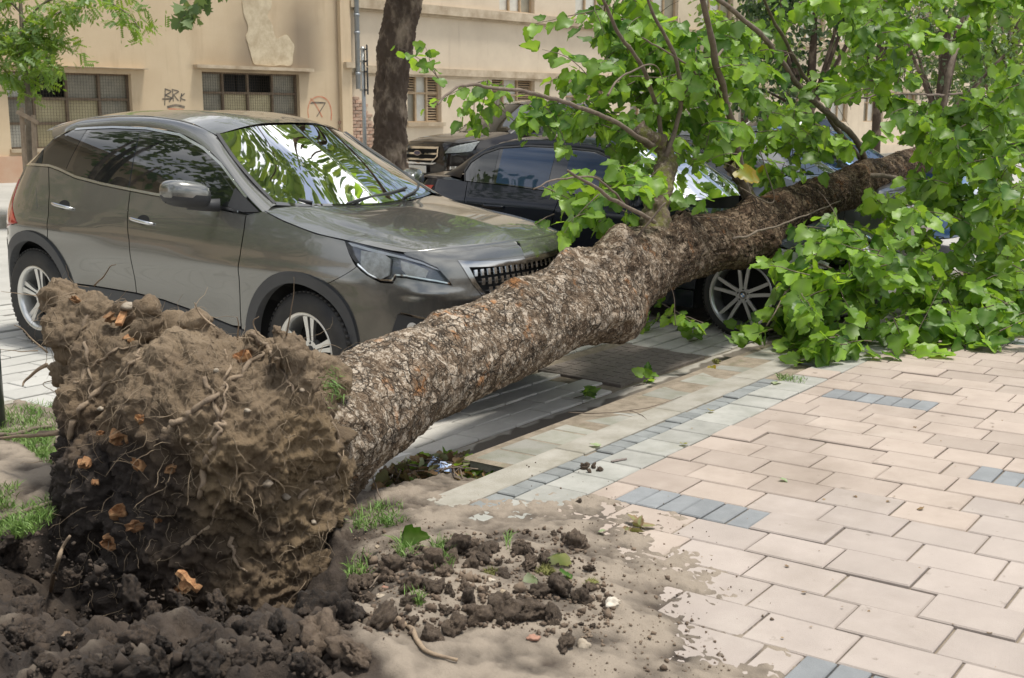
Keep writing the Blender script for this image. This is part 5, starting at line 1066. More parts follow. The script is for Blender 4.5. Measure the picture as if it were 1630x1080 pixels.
def crush(G, depth=.09):
    "bonnet skin pushed down where the stem lies across it"
    W = G.copy(); mw = bmw.matrix_world; M3 = np.array(mw.to_3x3()); t0 = np.array(mw.translation); P_ = G.reshape(-1, 3)@M3.T+t0
    zc = np.interp(P_[:,0], cp[:,0], cp[:,2]-cr*1.0); yc = np.interp(P_[:,0], cp[:,0], cp[:,1]); rr = np.interp(P_[:,0], cp[:,0], cr)
    dy = np.abs(P_[:,1]-yc); lim = zc-.015+np.clip(dy-rr*.4, 0, 9)*.75; P_[:,2] = np.minimum(P_[:,2], lim); return ((P_-t0)@M3).reshape(G.shape)
fr_ = spline([tuple(SB(np.array(s), np.array(z))) for s, z in [(-.80, .76), (-.5, .76), (-.2, .70), (0, .70), (.3, .735), (.53, .785)]], 6); si = spline([tuple(SB(np.array(s), np.array(z))) for s, z in [(.53, .785), (.9, .902), (1.42, .987)]], 8)
G = coons(fr_, spline([(1.30, 0, 1.03), (1.36, .45, 1.015), tuple(si[-1])], 6), spline([tuple(fr_[0]), (.5, 0, .88), (1.30, 0, 1.03)], 8), si, 30, 30); grid_mesh('bonnet', crush(mirrored(G)), M_black, bmw)
wb = spline([(1.33, 0, 1.035), (1.40, .45, 1.02), (1.50, .695, 1.03)], 6); wt = spline([(2.05, 0, 1.462), (2.10, .35, 1.445), (2.20, .535, 1.395)], 6)
grid_mesh('windscreen', mirrored(coons(wb, wt, np.array([(1.33, 0, 1.035), (1.69, 0, 1.26), (2.05, 0, 1.462)]), spline([(1.50, .695, 1.03), (1.72, .65, 1.165), (1.97, .597, 1.30), (2.20, .535, 1.395)], 4), 18, 18)), M_wind, bmw)
rs1 = spline([(2.20, .535, 1.40), (2.38, .52, 1.437), (2.72, .50, 1.46), (3.05, .50, 1.455), (3.30, .51, 1.43), (3.45, .52, 1.39)], 6)
grid_mesh('roof', mirrored(coons(wt+[0, 0, .004], spline([(3.55, 0, 1.425), (3.52, .3, 1.41), (3.45, .52, 1.39)], 6), spline([(2.05, 0, 1.466), (2.6, 0, 1.505), (3.1, 0, 1.495), (3.55, 0, 1.425)], 6), rs1, 18, 24)), M_black, bmw)
grid_mesh('rear_window', mirrored(coons(spline([(3.56, 0, 1.42), (3.46, .515, 1.385)], 6), spline([(4.02, 0, 1.09), (3.95, .60, 1.085)], 6), np.array([(3.56, 0, 1.42), (3.83, 0, 1.26), (4.02, 0, 1.09)]), spline([(3.46, .515, 1.385), (3.70, .54, 1.25), (3.95, .60, 1.085)], 4), 14, 12)), M_glassd, bmw)
bo = spline([tuple(SB(np.array(s), np.array(1.055))) for s in (3.66, 3.9, 4.1, 4.3, 4.55, 4.8, 5.05)], 5)
G = coons(spline([(4.0, 0, 1.085), (3.9, .62, 1.08), tuple(bo[0])], 6), spline([(4.46, 0, 1.075), tuple(bo[-8])], 6), np.array([(4.0, 0, 1.085), (4.46, 0, 1.075)]), bo[:-7], 14, 14); grid_mesh('boot_lid', mirrored(G), M_black, bmw)
panel('boot_panel', [(4.3, 1.05), (4.3, .73), (5.05, .73), (5.05, 1.06)], SB, M_black, bmw); panel('boot_panel', [(4.3, 1.05), (4.3, .73), (5.05, .73), (5.05, 1.06)], SB, M_black, bmw, mirror=True)
core(SB, bmw, 0, 0, .18, .56, arches=((.79, .37), (3.53, .37))); roundel('emblem', (.105, 0, .788), .041, None, bmw, rot=(0, -.55, 0))
b = MB(); b.box((2.3, 0, .9), (1.5, 1.3, .2)); b.build('seats', M_seat, bmw)

# ---- simpler hatchbacks and utility cars across and along the street
def plain_car(name, label, paint_m, M, L=1., Hs=1., glass=None, group=None, kuga=False):
    o = thing(name, label, 'car', group=group); o.matrix_world = M @ Matrix.Diagonal((L, 1, Hs, 1)); g = glass or M_glassd
    for mir in (False, True):
        panel('body_side', [(.665, 1.011), (1.33, 1.125), (1.94, 1.121), (2.90, 1.177), (3.83, 1.259), (4.02, 1.252), (4.1, .55), (4.05, .25), (3.97, .25)]+arcpts(*RA, .42, -12, 188, 14)+[(3.1, .25), (1.42, .25)]+arcpts(*FA, .42, -14, 150, 14)+[(.535, .874)], SV, paint_m, o, mirror=mir, h=.12)
        panel('front_bumper', [(.535, .874), (.6, .60), (.52, .24), (-.78, .24), (-.78, .99), (-.25, .985), (.145, .968), (-.073, .894), (-.16, .80), (.12, .81)], SV, paint_m, o, mirror=mir, h=.09)
        hp = panel('headlamp', [(.665, 1.005), (.143, .95), (-.073, .90), (-.16, .81), (.12, .82), (.42, .84)], SV, M_refl, o, mirror=mir, h=.08); panel('lamp_lens', [(.665, 1.005), (.143, .95), (-.073, .90), (-.16, .81), (.12, .82), (.42, .84)], SV, M_lens, hp, mirror=mir, h=.1, off=.006)
        panel('window_surround', RL+[(3.60, 1.45), (3.83, 1.262), (2.90, 1.180), (1.94, 1.124), (1.47, 1.095)], SV, M_gloss, o, mirror=mir, gap=0, off=-.004, h=.12)
        panel('side_window', [(2.553, 1.53), (2.029, 1.425), (1.60, 1.18), (1.62, 1.125), (2.49, 1.170)], SV, g, o, mirror=mir, gap=0, off=.0, h=.12); panel('side_window', [(3.222, 1.530), (2.70, 1.540), (2.625, 1.178), (3.235, 1.228)], SV, g, o, mirror=mir, gap=0, off=.0, h=.12)
        panel('tail_lamp', [(4.02, 1.16), (3.93, .99), (4.02, .80), (4.2, .82), (4.3, .95), (4.2, 1.16)], SV, M_red, o, mirror=mir, off=.004, h=.1); panel('tailgate', [(4.1, 1.25), (4.1, .3), (5.0, .3), (5.0, 1.25)], SV, paint_m, o, mirror=mir, h=.12)
        O_ = np.array([SV(np.array(p[0]), np.array(p[1])) for p in RL]+[(3.62, .685, 1.455)]); I2 = np.array([(1.33, .735, 1.155), (1.57, .695, 1.275), (1.80, .645, 1.412), (2.02, .59, 1.535), (2.30, .565, 1.604), (2.64, .560, 1.632), (3.0, .56, 1.63), (3.245, .565, 1.613), (3.398, .57, 1.60), (3.72, .60, 1.53)])
        G = np.stack([O_, .5*(O_+I2)+[0, .012, .012], I2], 1); grid_mesh('roof_side', G*[1, -1, 1] if mir else G, paint_m, o)
        MS = -1 if mir else 1; b = MB(); b.box((1.79, 1.02*MS, 1.2), (.12, .2, .14), bev=.03); b.tube([(1.7, .87*MS, 1.14), (1.77, .98*MS, 1.16)], .025, 6); b.build('door_mirror', paint_m, o, True)
    grid_mesh('bonnet', bonnet_G, paint_m, o); grid_mesh('windscreen', wind_G, M_wind if kuga else g, o); grid_mesh('roof', roof_G, paint_m, o); grid_mesh('rear_window', rearwin_G, g, o); core(SV, o, 0, 0, .22, .93)
    for x_, y_, sd in ((.92, .79, 1), (.92, -.79, -1), (3.588, .79, 1), (3.588, -.79, -1)):
        wn = wheel_src.copy(); COL.objects.link(wn); wn.parent = o; wn.location = (x_, y_, .345); wn.rotation_euler = (0, 0, 0 if sd > 0 else math.pi)
        for ch in wheel_src.children:
            c = ch.copy(); COL.objects.link(c); c.parent = wn
    return o
def grab(root, nm): me = [c for c in root.children if c.name.split('.')[0] == nm][0].data; return me
def as_G(me): return me
bonnet_G, wind_G, roof_G, rearwin_G = (grab(suv, n_) for n_ in ('bonnet', 'windscreen', 'roof', 'rear_window'))
_gm = grid_mesh
def grid_mesh(name, G, m, parent, **k):
    if isinstance(G, np.ndarray): return _gm(name, G, m, parent, **k)
    me = G.copy(); me.materials.clear(); me.materials.append(m); o = bpy.data.objects.new(name, me); return link(o, parent)
wheel_src = [c for c in suv.children if c.name.startswith('wheel') and 'arch' not in c.name][0]
def place(x, y, z, ang):      # ang: heading of nose->tail measured from +X
    return Matrix.Translation((x, y, z)) @ Matrix.Rotation(ang, 4, 'Z')
pn = at(668, 240, D=20.5); zf_ = .152
fo = plain_car('suv', 'dark brown SUV with a chrome barred grille beyond the street tree', M_brownblack, place(pn[0], pn[1], zf_-.01, R(-16)), 1.02, 1.06)
for mir in (False, True):
    gq = panel('grille', [(-.30, .90), (-.78, .90), (-.78, .63), (-.45, .63), (-.30, .76)], SV, M_dark, fo, mirror=mir, gap=0, off=.006, h=.08)
    for z_ in (.893, .80, .71, .645): panel('grille_bar', [(-.31, z_+.014), (-.78, z_+.014), (-.78, z_-.014), (-.33 if z_ > .75 else -.40, z_-.014)], SV, M_chrome, gq, mirror=mir, gap=0, off=.018, h=.06)
    panel('grille_frame', [(-.285, .915), (-.78, .915), (-.78, .90), (-.31, .90), (-.31, .76), (-.45, .645), (-.45, .625), (-.285, .76)], SV, M_chrome, gq, mirror=mir, gap=0, off=.02, h=.06)
    panel('fog_trim', [(-.1, .60), (.25, .62), (.22, .57), (-.12, .555)], SV, M_chrome, fo, mirror=mir, gap=0, off=.008, h=.06)
    panel('lower_intake', [(-.2, .50), (-.78, .50), (-.78, .36), (-.25, .36)], SV, M_plastic, fo, mirror=mir, gap=0, off=.006, h=.1)
bm_ = bpy.data.meshes.new('emblem'); th_ = np.linspace(0, 2*np.pi, 28, endpoint=False)
V_ = [(-.052, .105*math.cos(a), .81+.042*math.sin(a)) for a in th_]+[(-.055, .09*math.cos(a), .81+.032*math.sin(a)) for a in th_]; k = 28
eo = mesh_np('emblem', V_, [tuple(range(k)), ], M_satin, fo, False); ei = mesh_np('emblem_field', V_[k:], [tuple(range(k))], mat('emblem_navy', (.012, .03, .10), .3, coat=1.), eo, False)
M_=lambda y, z, x=-.062: Matrix(((0, 0, -1, x), (-1, 0, 0, y), (0, 1, 0, z), (0, 0, 0, 1)))
text_mesh('lettering', 'Ford', .05, M_satin, eo, .001, M_(0, .81))
b = MB(); b.box((-.05, 0, .55), (.012, .52, .115), bev=.002); pl_ = b.build('number_plate', M_plate, fo)
# far parked cars glimpsed through the leaves
pw = at(1165, 215, D=26); plain_car('hatchback', 'white hatchback glimpsed through the leaves across the street', M_white_p, place(pw[0], pw[1], .16, R(-8)), .92, .94)
plain_car('hatchback', 'mid grey hatchback parked beyond the crushed black saloon', M_grey_p, place(12.55, 3.7, -.1, R(90)), .93, .96, M_glassd)
plain_car('hatchback', 'bright blue hatchback behind the leaves at the stem tip', M_blue_p, place(15.6, 4.0, -.1, R(90)), .93, .95, M_glassb)
# ------------------------------------------------------------------ the old building along the far side: u runs along it, n out of it
M_wall = mat('render_ochre', (.64, .515, .355), .92, col2=(.56, .43, .285), nscale=1.1, bump=.35, bscale=40, ramp=(.3, .75))
overlay(M_wall, (.30, .20, .115), .9, .55, .80, stretch=(1.6, 1.6, .35), amount=.75); overlay(M_wall, (.13, .10, .075), 1.5, .0, 1., attr='soot', amount=.85)
M_wall2 = mat('render_beige', (.66, .56, .43), .92, col2=(.58, .485, .37), nscale=1.3, bump=.35, bscale=40); overlay(M_wall2, (.42, .31, .21), 1.1, .60, .85, stretch=(1.4, 1.4, .3), amount=.5)
overlay(M_wall2, (.36, .27, .19), 2.6, .60, .80, stretch=(2.5, 2.5, .22), amount=.45, seed=5.); overlay(M_wall, (.42, .32, .21), 2.2, .56, .8, stretch=(2.5, 2.5, .2), amount=.5, seed=6.)
M_plinth = mat('plinth_pink', (.50, .30, .20), .92, col2=(.55, .40, .29), nscale=1.6, bump=.4, bscale=40)
M_ledge = mat('ledge_plaster', (.56, .47, .35), .9, col2=(.36, .28, .19), nscale=2.5, bump=.4, bscale=40)
M_patch = mat('bare_plaster', (.62, .53, .38), .95, col2=(.46, .37, .25), nscale=5, bump=.6, bscale=50)
M_wframe = mat('window_frame', (.25, .185, .125), .8, col2=(.16, .115, .08), nscale=9, bump=.3, bscale=60)
M_wfr2 = mat('window_frame_pale', (.50, .38, .25), .8, col2=(.40, .29, .18), nscale=9)
M_pane_d = mat('pane_dirty', (.23, .215, .17), .35, col2=(.32, .29, .22), nscale=4, spec=.6); M_pane_y = mat('pane_papered', (.52, .455, .28), .5, col2=(.42, .36, .22), nscale=3)
M_pane_b = mat('pane_open_dark', (.012, .011, .010), .6); M_pane_l = mat('pane_pale', (.62, .61, .55), .3, col2=(.48, .46, .40), nscale=3); M_wire = mat('wire_mesh', (.10, .085, .065), .7, .3)
M_brick = mat('brick', (.40, .235, .165), .95, rand=.2, col2=(.46, .34, .26), nscale=8, bump=.5, bscale=60); M_zinc = mat('zinc_pipe', (.33, .36, .39), .5, .5, col2=(.26, .28, .30), nscale=4)
M_spray_k = mat('spray_black', (.09, .08, .07), .85, col2=(.24, .20, .15), nscale=9); M_spray_r = mat('spray_red', (.52, .15, .08), .85, col2=(.56, .32, .20), nscale=7)
BD = 26.; B0 = at(553, 200, D=BD); BA = R(-7.5); UD = np.array([math.cos(BA), math.sin(BA), 0]); ND = np.array([math.sin(BA), -math.cos(BA), 0])
def uv(x, y, n=0.):
    d = ray(x, y); t = ((B0+ND*n-EYE)@ND)/(d@ND); p = EYE+t*d; return float((p-B0)@UD), float(p[2])
def building(name, label): 
    o = thing(name, label, 'building', (B0[0], B0[1], 0), BA); return o
def to_l(P): return np.stack([P[...,0], -P[...,2], P[...,1]], -1)   # (u, z, n) -> local x, -n, z
def wallmesh(name, u0, u1, z0, z1, holes, m, parent, depth=.18, n=0., soot=None):
    us = sorted({u0, u1, *[h[0] for h in holes], *[h[1] for h in holes], *np.arange(u0, u1, .5)}); zs = sorted({z0, z1, *[h[2] for h in holes], *[h[3] for h in holes], *np.arange(z0, z1, .4)})
    us = [u for u in us if u0 <= u <= u1]; zs = [z for z in zs if z0 <= z <= z1]; b = MB(); V = []; F = []; k = len(zs)
    V = [(u, z, n) for u in us for z in zs]
    for i in range(len(us)-1):
        for j in range(k-1):
            cu, cz = .5*(us[i]+us[i+1]), .5*(zs[j]+zs[j+1])
            if any(h[0] < cu < h[1] and h[2] < cz < h[3] for h in holes): continue
            F.append((i*k+j, (i+1)*k+j, (i+1)*k+j+1, i*k+j+1))
    for h in holes:
        q = len(V); a, b_, c, d = h; V += [(a, c, n), (b_, c, n), (b_, d, n), (a, d, n), (a, c, n-depth), (b_, c, n-depth), (b_, d, n-depth), (a, d, n-depth)]
        F += [(q, q+1, q+5, q+4), (q+1, q+2, q+6, q+5), (q+2, q+3, q+7, q+6), (q+3, q, q+4, q+7)]
    V = np.array(V, float); so = np.zeros(len(V)) if soot is None else soot(V[:,0], V[:,1]); return mesh_np(name, to_l(V), F, m, parent, False, {'soot': so})
def ubox(b, u0, u1, z0, z1, n0, n1, bev=0.): b.box(((u0+u1)/2, -(n0+n1)/2, (z0+z1)/2), (u1-u0, abs(n1-n0), z1-z0), bev=bev)
def window(parent, h, cols, rows, panes, mf, depth=.17, wire=True, fw=.045, slats=()):
    a, b_, c, d = h; wd = bpy.data.objects.new('window', None); link(wd, parent); fb = MB(); ib = MB(); ubox(ib, a-.02, b_+.02, c-.02, d+.02, -depth-.62, -depth-.60); ubox(ib, a-.04, a-.02, c-.02, d+.02, -depth-.60, -depth-.001); ubox(ib, b_+.02, b_+.04, c-.02, d+.02, -depth-.60, -depth-.001); ubox(ib, a-.04, b_+.04, d+.02, d+.04, -depth-.60, -depth-.001); ubox(ib, a-.04, b_+.04, c-.04, c-.02, -depth-.60, -depth-.001); ib.build('dark_interior', M_pane_b, wd)['kind'] = 'stuff'
    cs = [a+(b_-a)*t for t in cols]; rs = [c+(d-c)*t for t in rows]
    for i, u in enumerate(cs): w = fw if 0 < i < len(cs)-1 else fw*1.3; ubox(fb, u-w/2, u+w/2, c, d, -depth+.002, -depth+.062)
    for i, z in enumerate(rs): w = fw if 0 < i < len(rs)-1 else fw*1.3; ubox(fb, a+.001, b_-.001, z-w/2, z+w/2, -depth+.006, -depth+.054)
    fb.build('frame', mf, wd)['kind'] = 'stuff'
    for i in range(len(cs)-1):
        for j in range(len(rs)-1):
            m = panes(i, j)
            if (i, j) in slats:
                sb = MB()
                for z in np.arange(rs[j]+.04, rs[j+1]-.02, .06): sb.box(((cs[i]+cs[i+1])/2, depth-.02, z), (cs[i+1]-cs[i]-fw, .05, .012), rot=Matrix.Rotation(.6, 3, 'X'))
                sb.build('shutter_slats', mf, wd)['kind'] = 'stuff'; m = M_pane_b
            pb = MB(); ubox(pb, cs[i]+fw/2, cs[i+1]-fw/2, rs[j]+fw/2, rs[j+1]-fw/2, -depth-(.35 if m is M_pane_b and (i, j) not in slats else .004), -depth-(.36 if m is M_pane_b and (i, j) not in slats else .012)); pb.build('pane', m, wd)
    if wire:
        wb_ = MB(); s = .055
        for u in np.arange(a+.03, b_, s): ubox(wb_, u-.0014, u+.0014, c, d, -depth+.074, -depth+.0785)
        for z in np.arange(c+.03, d, s): ubox(wb_, a, b_, z-.0014, z+.0014, -depth+.0695, -depth+.074)
        wb_.build('wire_mesh', M_wire, wd)['kind'] = 'stuff'
    return wd
GZ0 = .2
bl = building('old_building', 'ochre rendered old building with wired windows and peeling plaster')
def hole(x0, y0, x1, y1): a, d = uv(x0, y0); b_, c = uv(x1, y1); return (a, b_, c, d)
w1 = hole(9, 113, 215, 236); w2 = hole(321, 114, 479, 218); w1 = (w1[0], w1[1], w1[2]+.02, w1[3])
more = [(w1[0]-4.2*k, w1[1]-4.2*k, w1[2], w1[3]) for k in range(1, 11)]; ups = [(u-.2, u+1.6, 4.9, 6.6) for u in np.arange(-61, -2.5, 4.1)]
TOPZ = 8.6; uL = -62.; uC = uv(548, 100)[0]
pu, pz = uv(428, 45); su, sz = uv(400, 100)
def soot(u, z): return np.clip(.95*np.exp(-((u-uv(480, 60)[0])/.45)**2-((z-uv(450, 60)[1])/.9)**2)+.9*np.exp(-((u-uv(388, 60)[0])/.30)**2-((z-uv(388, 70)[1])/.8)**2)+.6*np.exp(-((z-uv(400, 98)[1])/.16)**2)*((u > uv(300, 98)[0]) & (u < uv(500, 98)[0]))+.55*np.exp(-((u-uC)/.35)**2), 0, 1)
wallmesh('wall', uL, uC, GZ0, TOPZ, [w1, w2]+more+ups, M_wall, bl, soot=soot)
b = MB(); ubox(b, uL, w1[1]+.9, GZ0, uv(110, 247)[1]-.0, -.001, .05); ubox(b, w1[1]+.9, uC-.16, GZ0, uv(110, 247)[1]-.12, -.001, .046); b.build('plinth', M_plinth, bl)
def cols_of(h, xs_, y): return [(uv(x, y)[0]-h[0])/(h[1]-h[0]) for x in xs_]
def p1(i, j): return [[M_pane_l, M_pane_y, M_pane_y, M_pane_d], [M_pane_d, M_pane_y, M_pane_y, M_pane_d], [M_pane_l, M_pane_b, M_pane_d, M_pane_d]][j][i]
window(bl, w1, [0, *cols_of(w1, (58, 111, 163), 150), 1], [0, .33, .655, 1], p1, M_wframe)
def p2(i, j): return [[M_pane_d, M_pane_y, M_pane_y, M_pane_d], [M_pane_d, M_pane_y, M_pane_y, M_pane_d], [M_pane_d, M_pane_b, M_pane_b, M_pane_d]][j][i]
window(bl, w2, [0, *cols_of(w2, (360, 400, 439), 150), 1], [0, .36, .69, 1], p2, M_wframe)
for h in more: window(bl, h, [0, .25, .5, .75, 1], [0, .35, .68, 1], p1, M_wframe, wire=False)
for h in ups: window(bl, h, [0, .5, 1], [0, .6, 1], lambda i, j: M_pane_d, M_wframe, wire=False)
for (x0, x1, y0, y1) in ((-40, 230, 101, 111), (307, 493, 103, 115)):
    b = MB(); a = uv(x0, y0); c = uv(x1, y1); ubox(b, a[0], c[0], c[1], a[1], -.02, .16, bev=.0); b.build('ledge', M_ledge, bl)
for h in more: b = MB(); ubox(b, h[0]-.2, h[1]+.2, h[3]+.02, h[3]+.16, -.02, .16); b.build('ledge', M_ledge, bl)
for h in (w1, w2): b = MB(); ubox(b, h[0]-.03, h[1]+.03, h[2]-.06, h[2]+.001, -.16, .05); b.build('sill', M_ledge, bl)
b = MB(); ubox(b, uC-.16, uC+.12, GZ0, TOPZ, -.1, .10); b.build('corner_pilaster', M_wall, bl)
b = MB(); ubox(b, uL, uC+.3, TOPZ, TOPZ+.25, -.3, .45); b.build('cornice', M_ledge, bl)
b = MB(); b.add([(uL, .5, TOPZ+.25), (uC+.3, .5, TOPZ+.25), (uC+.3, 7, TOPZ+2.6), (uL, 7, TOPZ+2.6), (uL, -.5, TOPZ+.25), (uC+.3, -.5, TOPZ+.25)], [(4, 5, 1, 0), (0, 1, 2, 3)]); b.build('roof', M_plinth, bl)
# peeled plaster: an irregular raised skin left by the render
rr = np.array([uv(x, y) for x, y in [(385, -6), (388, 20), (395, 45), (391, 62), (398, 80), (405, 103), (430, 104), (462, 104), (466, 90), (467, 70), (455, 56), (440, 60), (433, 40), (425, 25), (432, 8), (425, -6)]]); rr = spline(np.vstack([rr, rr[:1]]), 5)[:-1]; rr = rr+.018*np.stack([fbm(np.c_[rr*9, rr[:,:1]*0], 3, 3), fbm(np.c_[rr*9, rr[:,:1]*0], 3, 7)], 1)
vs, es, fs, *_ = delaunay_2d_cdt([Vector(p) for p in rr], [], [list(range(len(rr)))], 1, 1e-6)
V_ = np.array([(v[0], v[1], .012) for v in vs]); k = len(V_); V2_ = np.vstack([V_, V_*[1, 1, 0]-[0, 0, .002]]); mesh_np('bare_plaster', to_l(V2_), [tuple(f) for f in fs]+[(i, (i+1) % len(rr), (i+1) % len(rr)+k, i+k) for i in range(len(rr))], M_patch, bl, False)
def stroke(pts, w, m, name, parent, n=.004):
    q = spline([(*uv(x, y), n) for x, y in pts], 5); T_ = np.gradient(q[:,:2], axis=0); T_ /= np.linalg.norm(T_, axis=1)[:,None]+1e-9; s = np.stack([-T_[:,1], T_[:,0], 0*T_[:,0]], 1)*w
    V_ = np.concatenate([q+s, q-s]); k = len(q); return mesh_np(name, to_l(V_), [(i, i+1, k+i+1, k+i) for i in range(k-1)], m, parent, False)
for pts in ([(263, 141), (262, 168)], [(263, 142), (272, 146), (263, 152)], [(263, 152), (274, 157), (258, 158)], [(274, 142), (276, 162)], [(274, 143), (284, 146), (276, 151)], [(276, 151), (284, 161)], [(269, 163), (276, 152)], [(289, 149), (287, 162)], [(294, 149), (287, 156), (295, 160)], [(258, 158), (270, 158)]): stroke(pts, .012, M_spray_k, 'graffiti', bl)
stroke([(266, 171), (280, 168), (294, 171)], .022, M_spray_k, 'graffiti', bl); stroke([(268, 174), (292, 175)], .018, M_spray_r, 'graffiti', bl)
stroke([(491, 188), (490, 174), (495, 160), (508, 154), (521, 160), (527, 175), (527, 192)], .014, M_spray_r, 'graffiti', bl); stroke([(494, 157), (503, 168), (513, 187)], .014, M_spray_r, 'graffiti', bl)
for pts in ([(494, 165), (518, 164)], [(518, 164), (504, 186)], [(494, 165), (500, 163), (518, 164)]): stroke(pts, .010, M_spray_k, 'graffiti', bl)
# ---- the paler building that follows it
b2 = building('pale_building', 'pale beige building with louvred windows behind the black saloon')
uR = 60.; wl = [hole(648, 119, 703, 195), hole(783, 123, 851, 196)]; wl += [(wl[1][0]+(wl[1][0]-wl[0][0])*k*1.0, wl[1][1]+(wl[1][0]-wl[0][0])*k*1.0, wl[1][2], wl[1][3]) for k in range(1, 13)]
wl = [h for h in wl if h[1] < uR-1]; zc = uv(800, 24)[1]; wu = [(uv(x0, 5)[0], uv(x1, 5)[0], zc+.10, zc+1.7) for x0, x1 in ((795, 851), (916, 972), (1022, 1080))]; st = wu[1][0]-wu[0][0]; wu = [(wu[0][0]-st, wu[0][1]-st, *wu[0][2:])]*0+wu+[(wu[2][0]+st*k, wu[2][1]+st*k, *wu[0][2:]) for k in range(1, 12)]
wu = [h for h in wu if h[1] < uR-1]
wallmesh('wall', uC+.12, uR, GZ0, 9, wl+wu, M_wall2, b2)
for q_, h in enumerate(wl): window(b2, h, [0, .33, .66, 1], [0, .62, 1], (lambda i, j: M_pane_l if (i+j) % 3 else M_pane_d), M_wfr2, wire=False, slats=((2, 1), (0, 1), (2, 0)) if q_ < 2 else ())
for h in wu: window(b2, h, [0, .36, .68, 1], [0, 1], lambda i, j: M_pane_l if i < 2 else M_pane_d, M_wfr2, wire=False)
for zt, hh, nn in ((zc+.06, .20, .14), (uv(700, 113)[1]+.05, .16, .07)): b = MB(); ubox(b, uC+.121, uR, zt-hh, zt, -.001, nn); ubox(b, uC+.121, uR, zt-hh-.05, zt-hh, -.001, nn*.5); b.build('string_course', M_ledge, b2)
for h in wl[:4]: b = MB(); ubox(b, h[0]-.06, h[1]+.06, h[2]-.09, h[2]+.001, -.16, .09); b.build('sill', M_ledge, b2)
b = MB(); ubox(b, uC+.121, uR, GZ0, .62, -.001, .04); b.build('plinth', M_wall2, b2)
b = MB(); ubox(b, uC+.2, uR, 9, 9.3, -.3, .5); b.build('cornice', M_ledge, b2)
b = MB(); ux = uv(562, 60)[0]; b.tube([(ux, -.14, 9), (ux, -.14, uv(566, 142)[1])], .055, 12); 
for y_ in (25, 53, 118): b.tube([(ux, -.14, uv(561, y_)[1]-.03), (ux, -.14, uv(561, y_)[1]+.03)], .066, 12)
dp = b.build('downpipe', M_zinc, b2, True); dp['kind'] = 'stuff'
b = MB(); a = uv(545, 104); ubox(b, a[0]-.05, a[0]+.20, a[1]-.06, a[1]+.06, .0, .20); b.build('ledge_stub', M_ledge, b2)
# bared brickwork at the foot of the corner
poly = [(556, 150), (566, 145), (575, 152), (583, 170), (590, 190), (606, 215), (606, 250), (545, 250), (546, 190), (552, 165)]; bh, bw = .075, .24
me_b = None; cnt = 0
for r_ in range(0, 24):
    for c_ in range(-3, 8):
        u_ = uC+.14+bw*(c_+.5*(r_ % 2)); z_ = .30+bh*r_; P_ = B0+UD*u_; px = proj((P_[0]+ND[0]*.03, P_[1]+ND[1]*.03, z_))[0]
        if inpoly(np.array([px[0]]), np.array([px[1]]), poly)[0]:
            if me_b is None: o = MB().box((0, 0, 0), (bw-.016, .06, bh-.014), bev=.004).build('brick', M_brick, b2); me_b = o.data
            else: o = bpy.data.objects.new('brick', me_b); link(o, b2)
            o.location = (u_+random.gauss(0, .004), -.008+random.gauss(0, .006), z_); cnt += 1
# ------------------------------------------------------------------ sign, bollard
M_pole = mat('galvanised', (.42, .44, .45), .45, .6); M_signb = mat('sign_back', (.035, .037, .04), .6)
q = at(580, 200, D=21.5); sg = thing('traffic_sign', 'grey sign pole with two dark sign backs beside the downpipe', 'sign', (q[0], q[1], .3))
b = MB(); b.tube([(0, 0, 0), (0, 0, at(576, 76, D=21.5)[2]-.3)], .036, 10); b.build('pole', M_pole, sg, True)
for y0, y1 in ((73, 106), (108, 151)):
    za, zb = at(576, y0, D=21.5)[2]-.3, at(576, y1, D=21.5)[2]-.3; b = MB(); b.box((.07, -.04, (za+zb)/2), (.30, .02, za-zb), rz=R(40), bev=.006); s_ = b.build('sign_plate', M_signb, sg)
    b = MB(); b.box((.075, -.055, (za+zb)/2-.02), (.11, .004, .16), rz=R(40)); b.box((.0, .0, zb+.08), (.1, .1, .03)); b.box((.0, .0, za-.08), (.1, .1, .03)); b.build('sign_sticker', M_pole, sg)['kind'] = 'stuff'
M_green_p = mat('bollard_paint', (.012, .025, .020), .35, coat=.4); q = at(-4, 683, z=0.03); bo_ = thing('bollard', 'dark round bollard at the edge of the grass verge', 'bollard', (q[0], q[1], 0))
zt = at(-4, 534, D=float(proj(q)[0][2]))[2]
V_, F_ = tube_np(np.array([(0, 0, -.1), (0, 0, zt-.03), (0, 0, zt-.008), (0, 0, zt)]), np.array([.042, .042, .036, .02]), 18); mesh_np('post', V_, F_, M_green_p, bo_)
V_, F_ = tube_np(np.array([(0, 0, zt*.84), (0, 0, zt*.84+.02)]), .045, 18); mesh_np('collar', V_, F_, M_green_p, bo_)
# ------------------------------------------------------------------ standing trees
def merge_inst(name, shapes, inst, m, parent, base=(0, 0, 0), extra=None, kind='stuff'):
    "inst: list of (3x3, pos, shape index, tint)"
    Vs, Fs, ts = [], [], []; n = 0
    for k, (BV, BF) in enumerate(shapes):
        ii = [i for i in inst if i[2] == k]
        if not ii: continue
        A = np.array([i[0] for i in ii]); Pp = np.array([i[1] for i in ii])-np.asarray(base); W = np.einsum('nij,vj->nvi', A, BV)+Pp[:,None]; Vs.append(W.reshape(-1, 3))
        Fs.append((np.array(BF)[None]+(np.arange(len(ii))*len(BV))[:,None,None]+n).reshape(-1, len(BF[0]))); n += W.shape[0]*W.shape[1]; ts.append(np.repeat([i[3] for i in ii], len(BV)))
    V = np.vstack(Vs); return tag(mesh_np(name, V, np.vstack(Fs), m, parent, True, {'tint': np.concatenate(ts), 'vein': np.zeros(len(V))}), kind=kind)
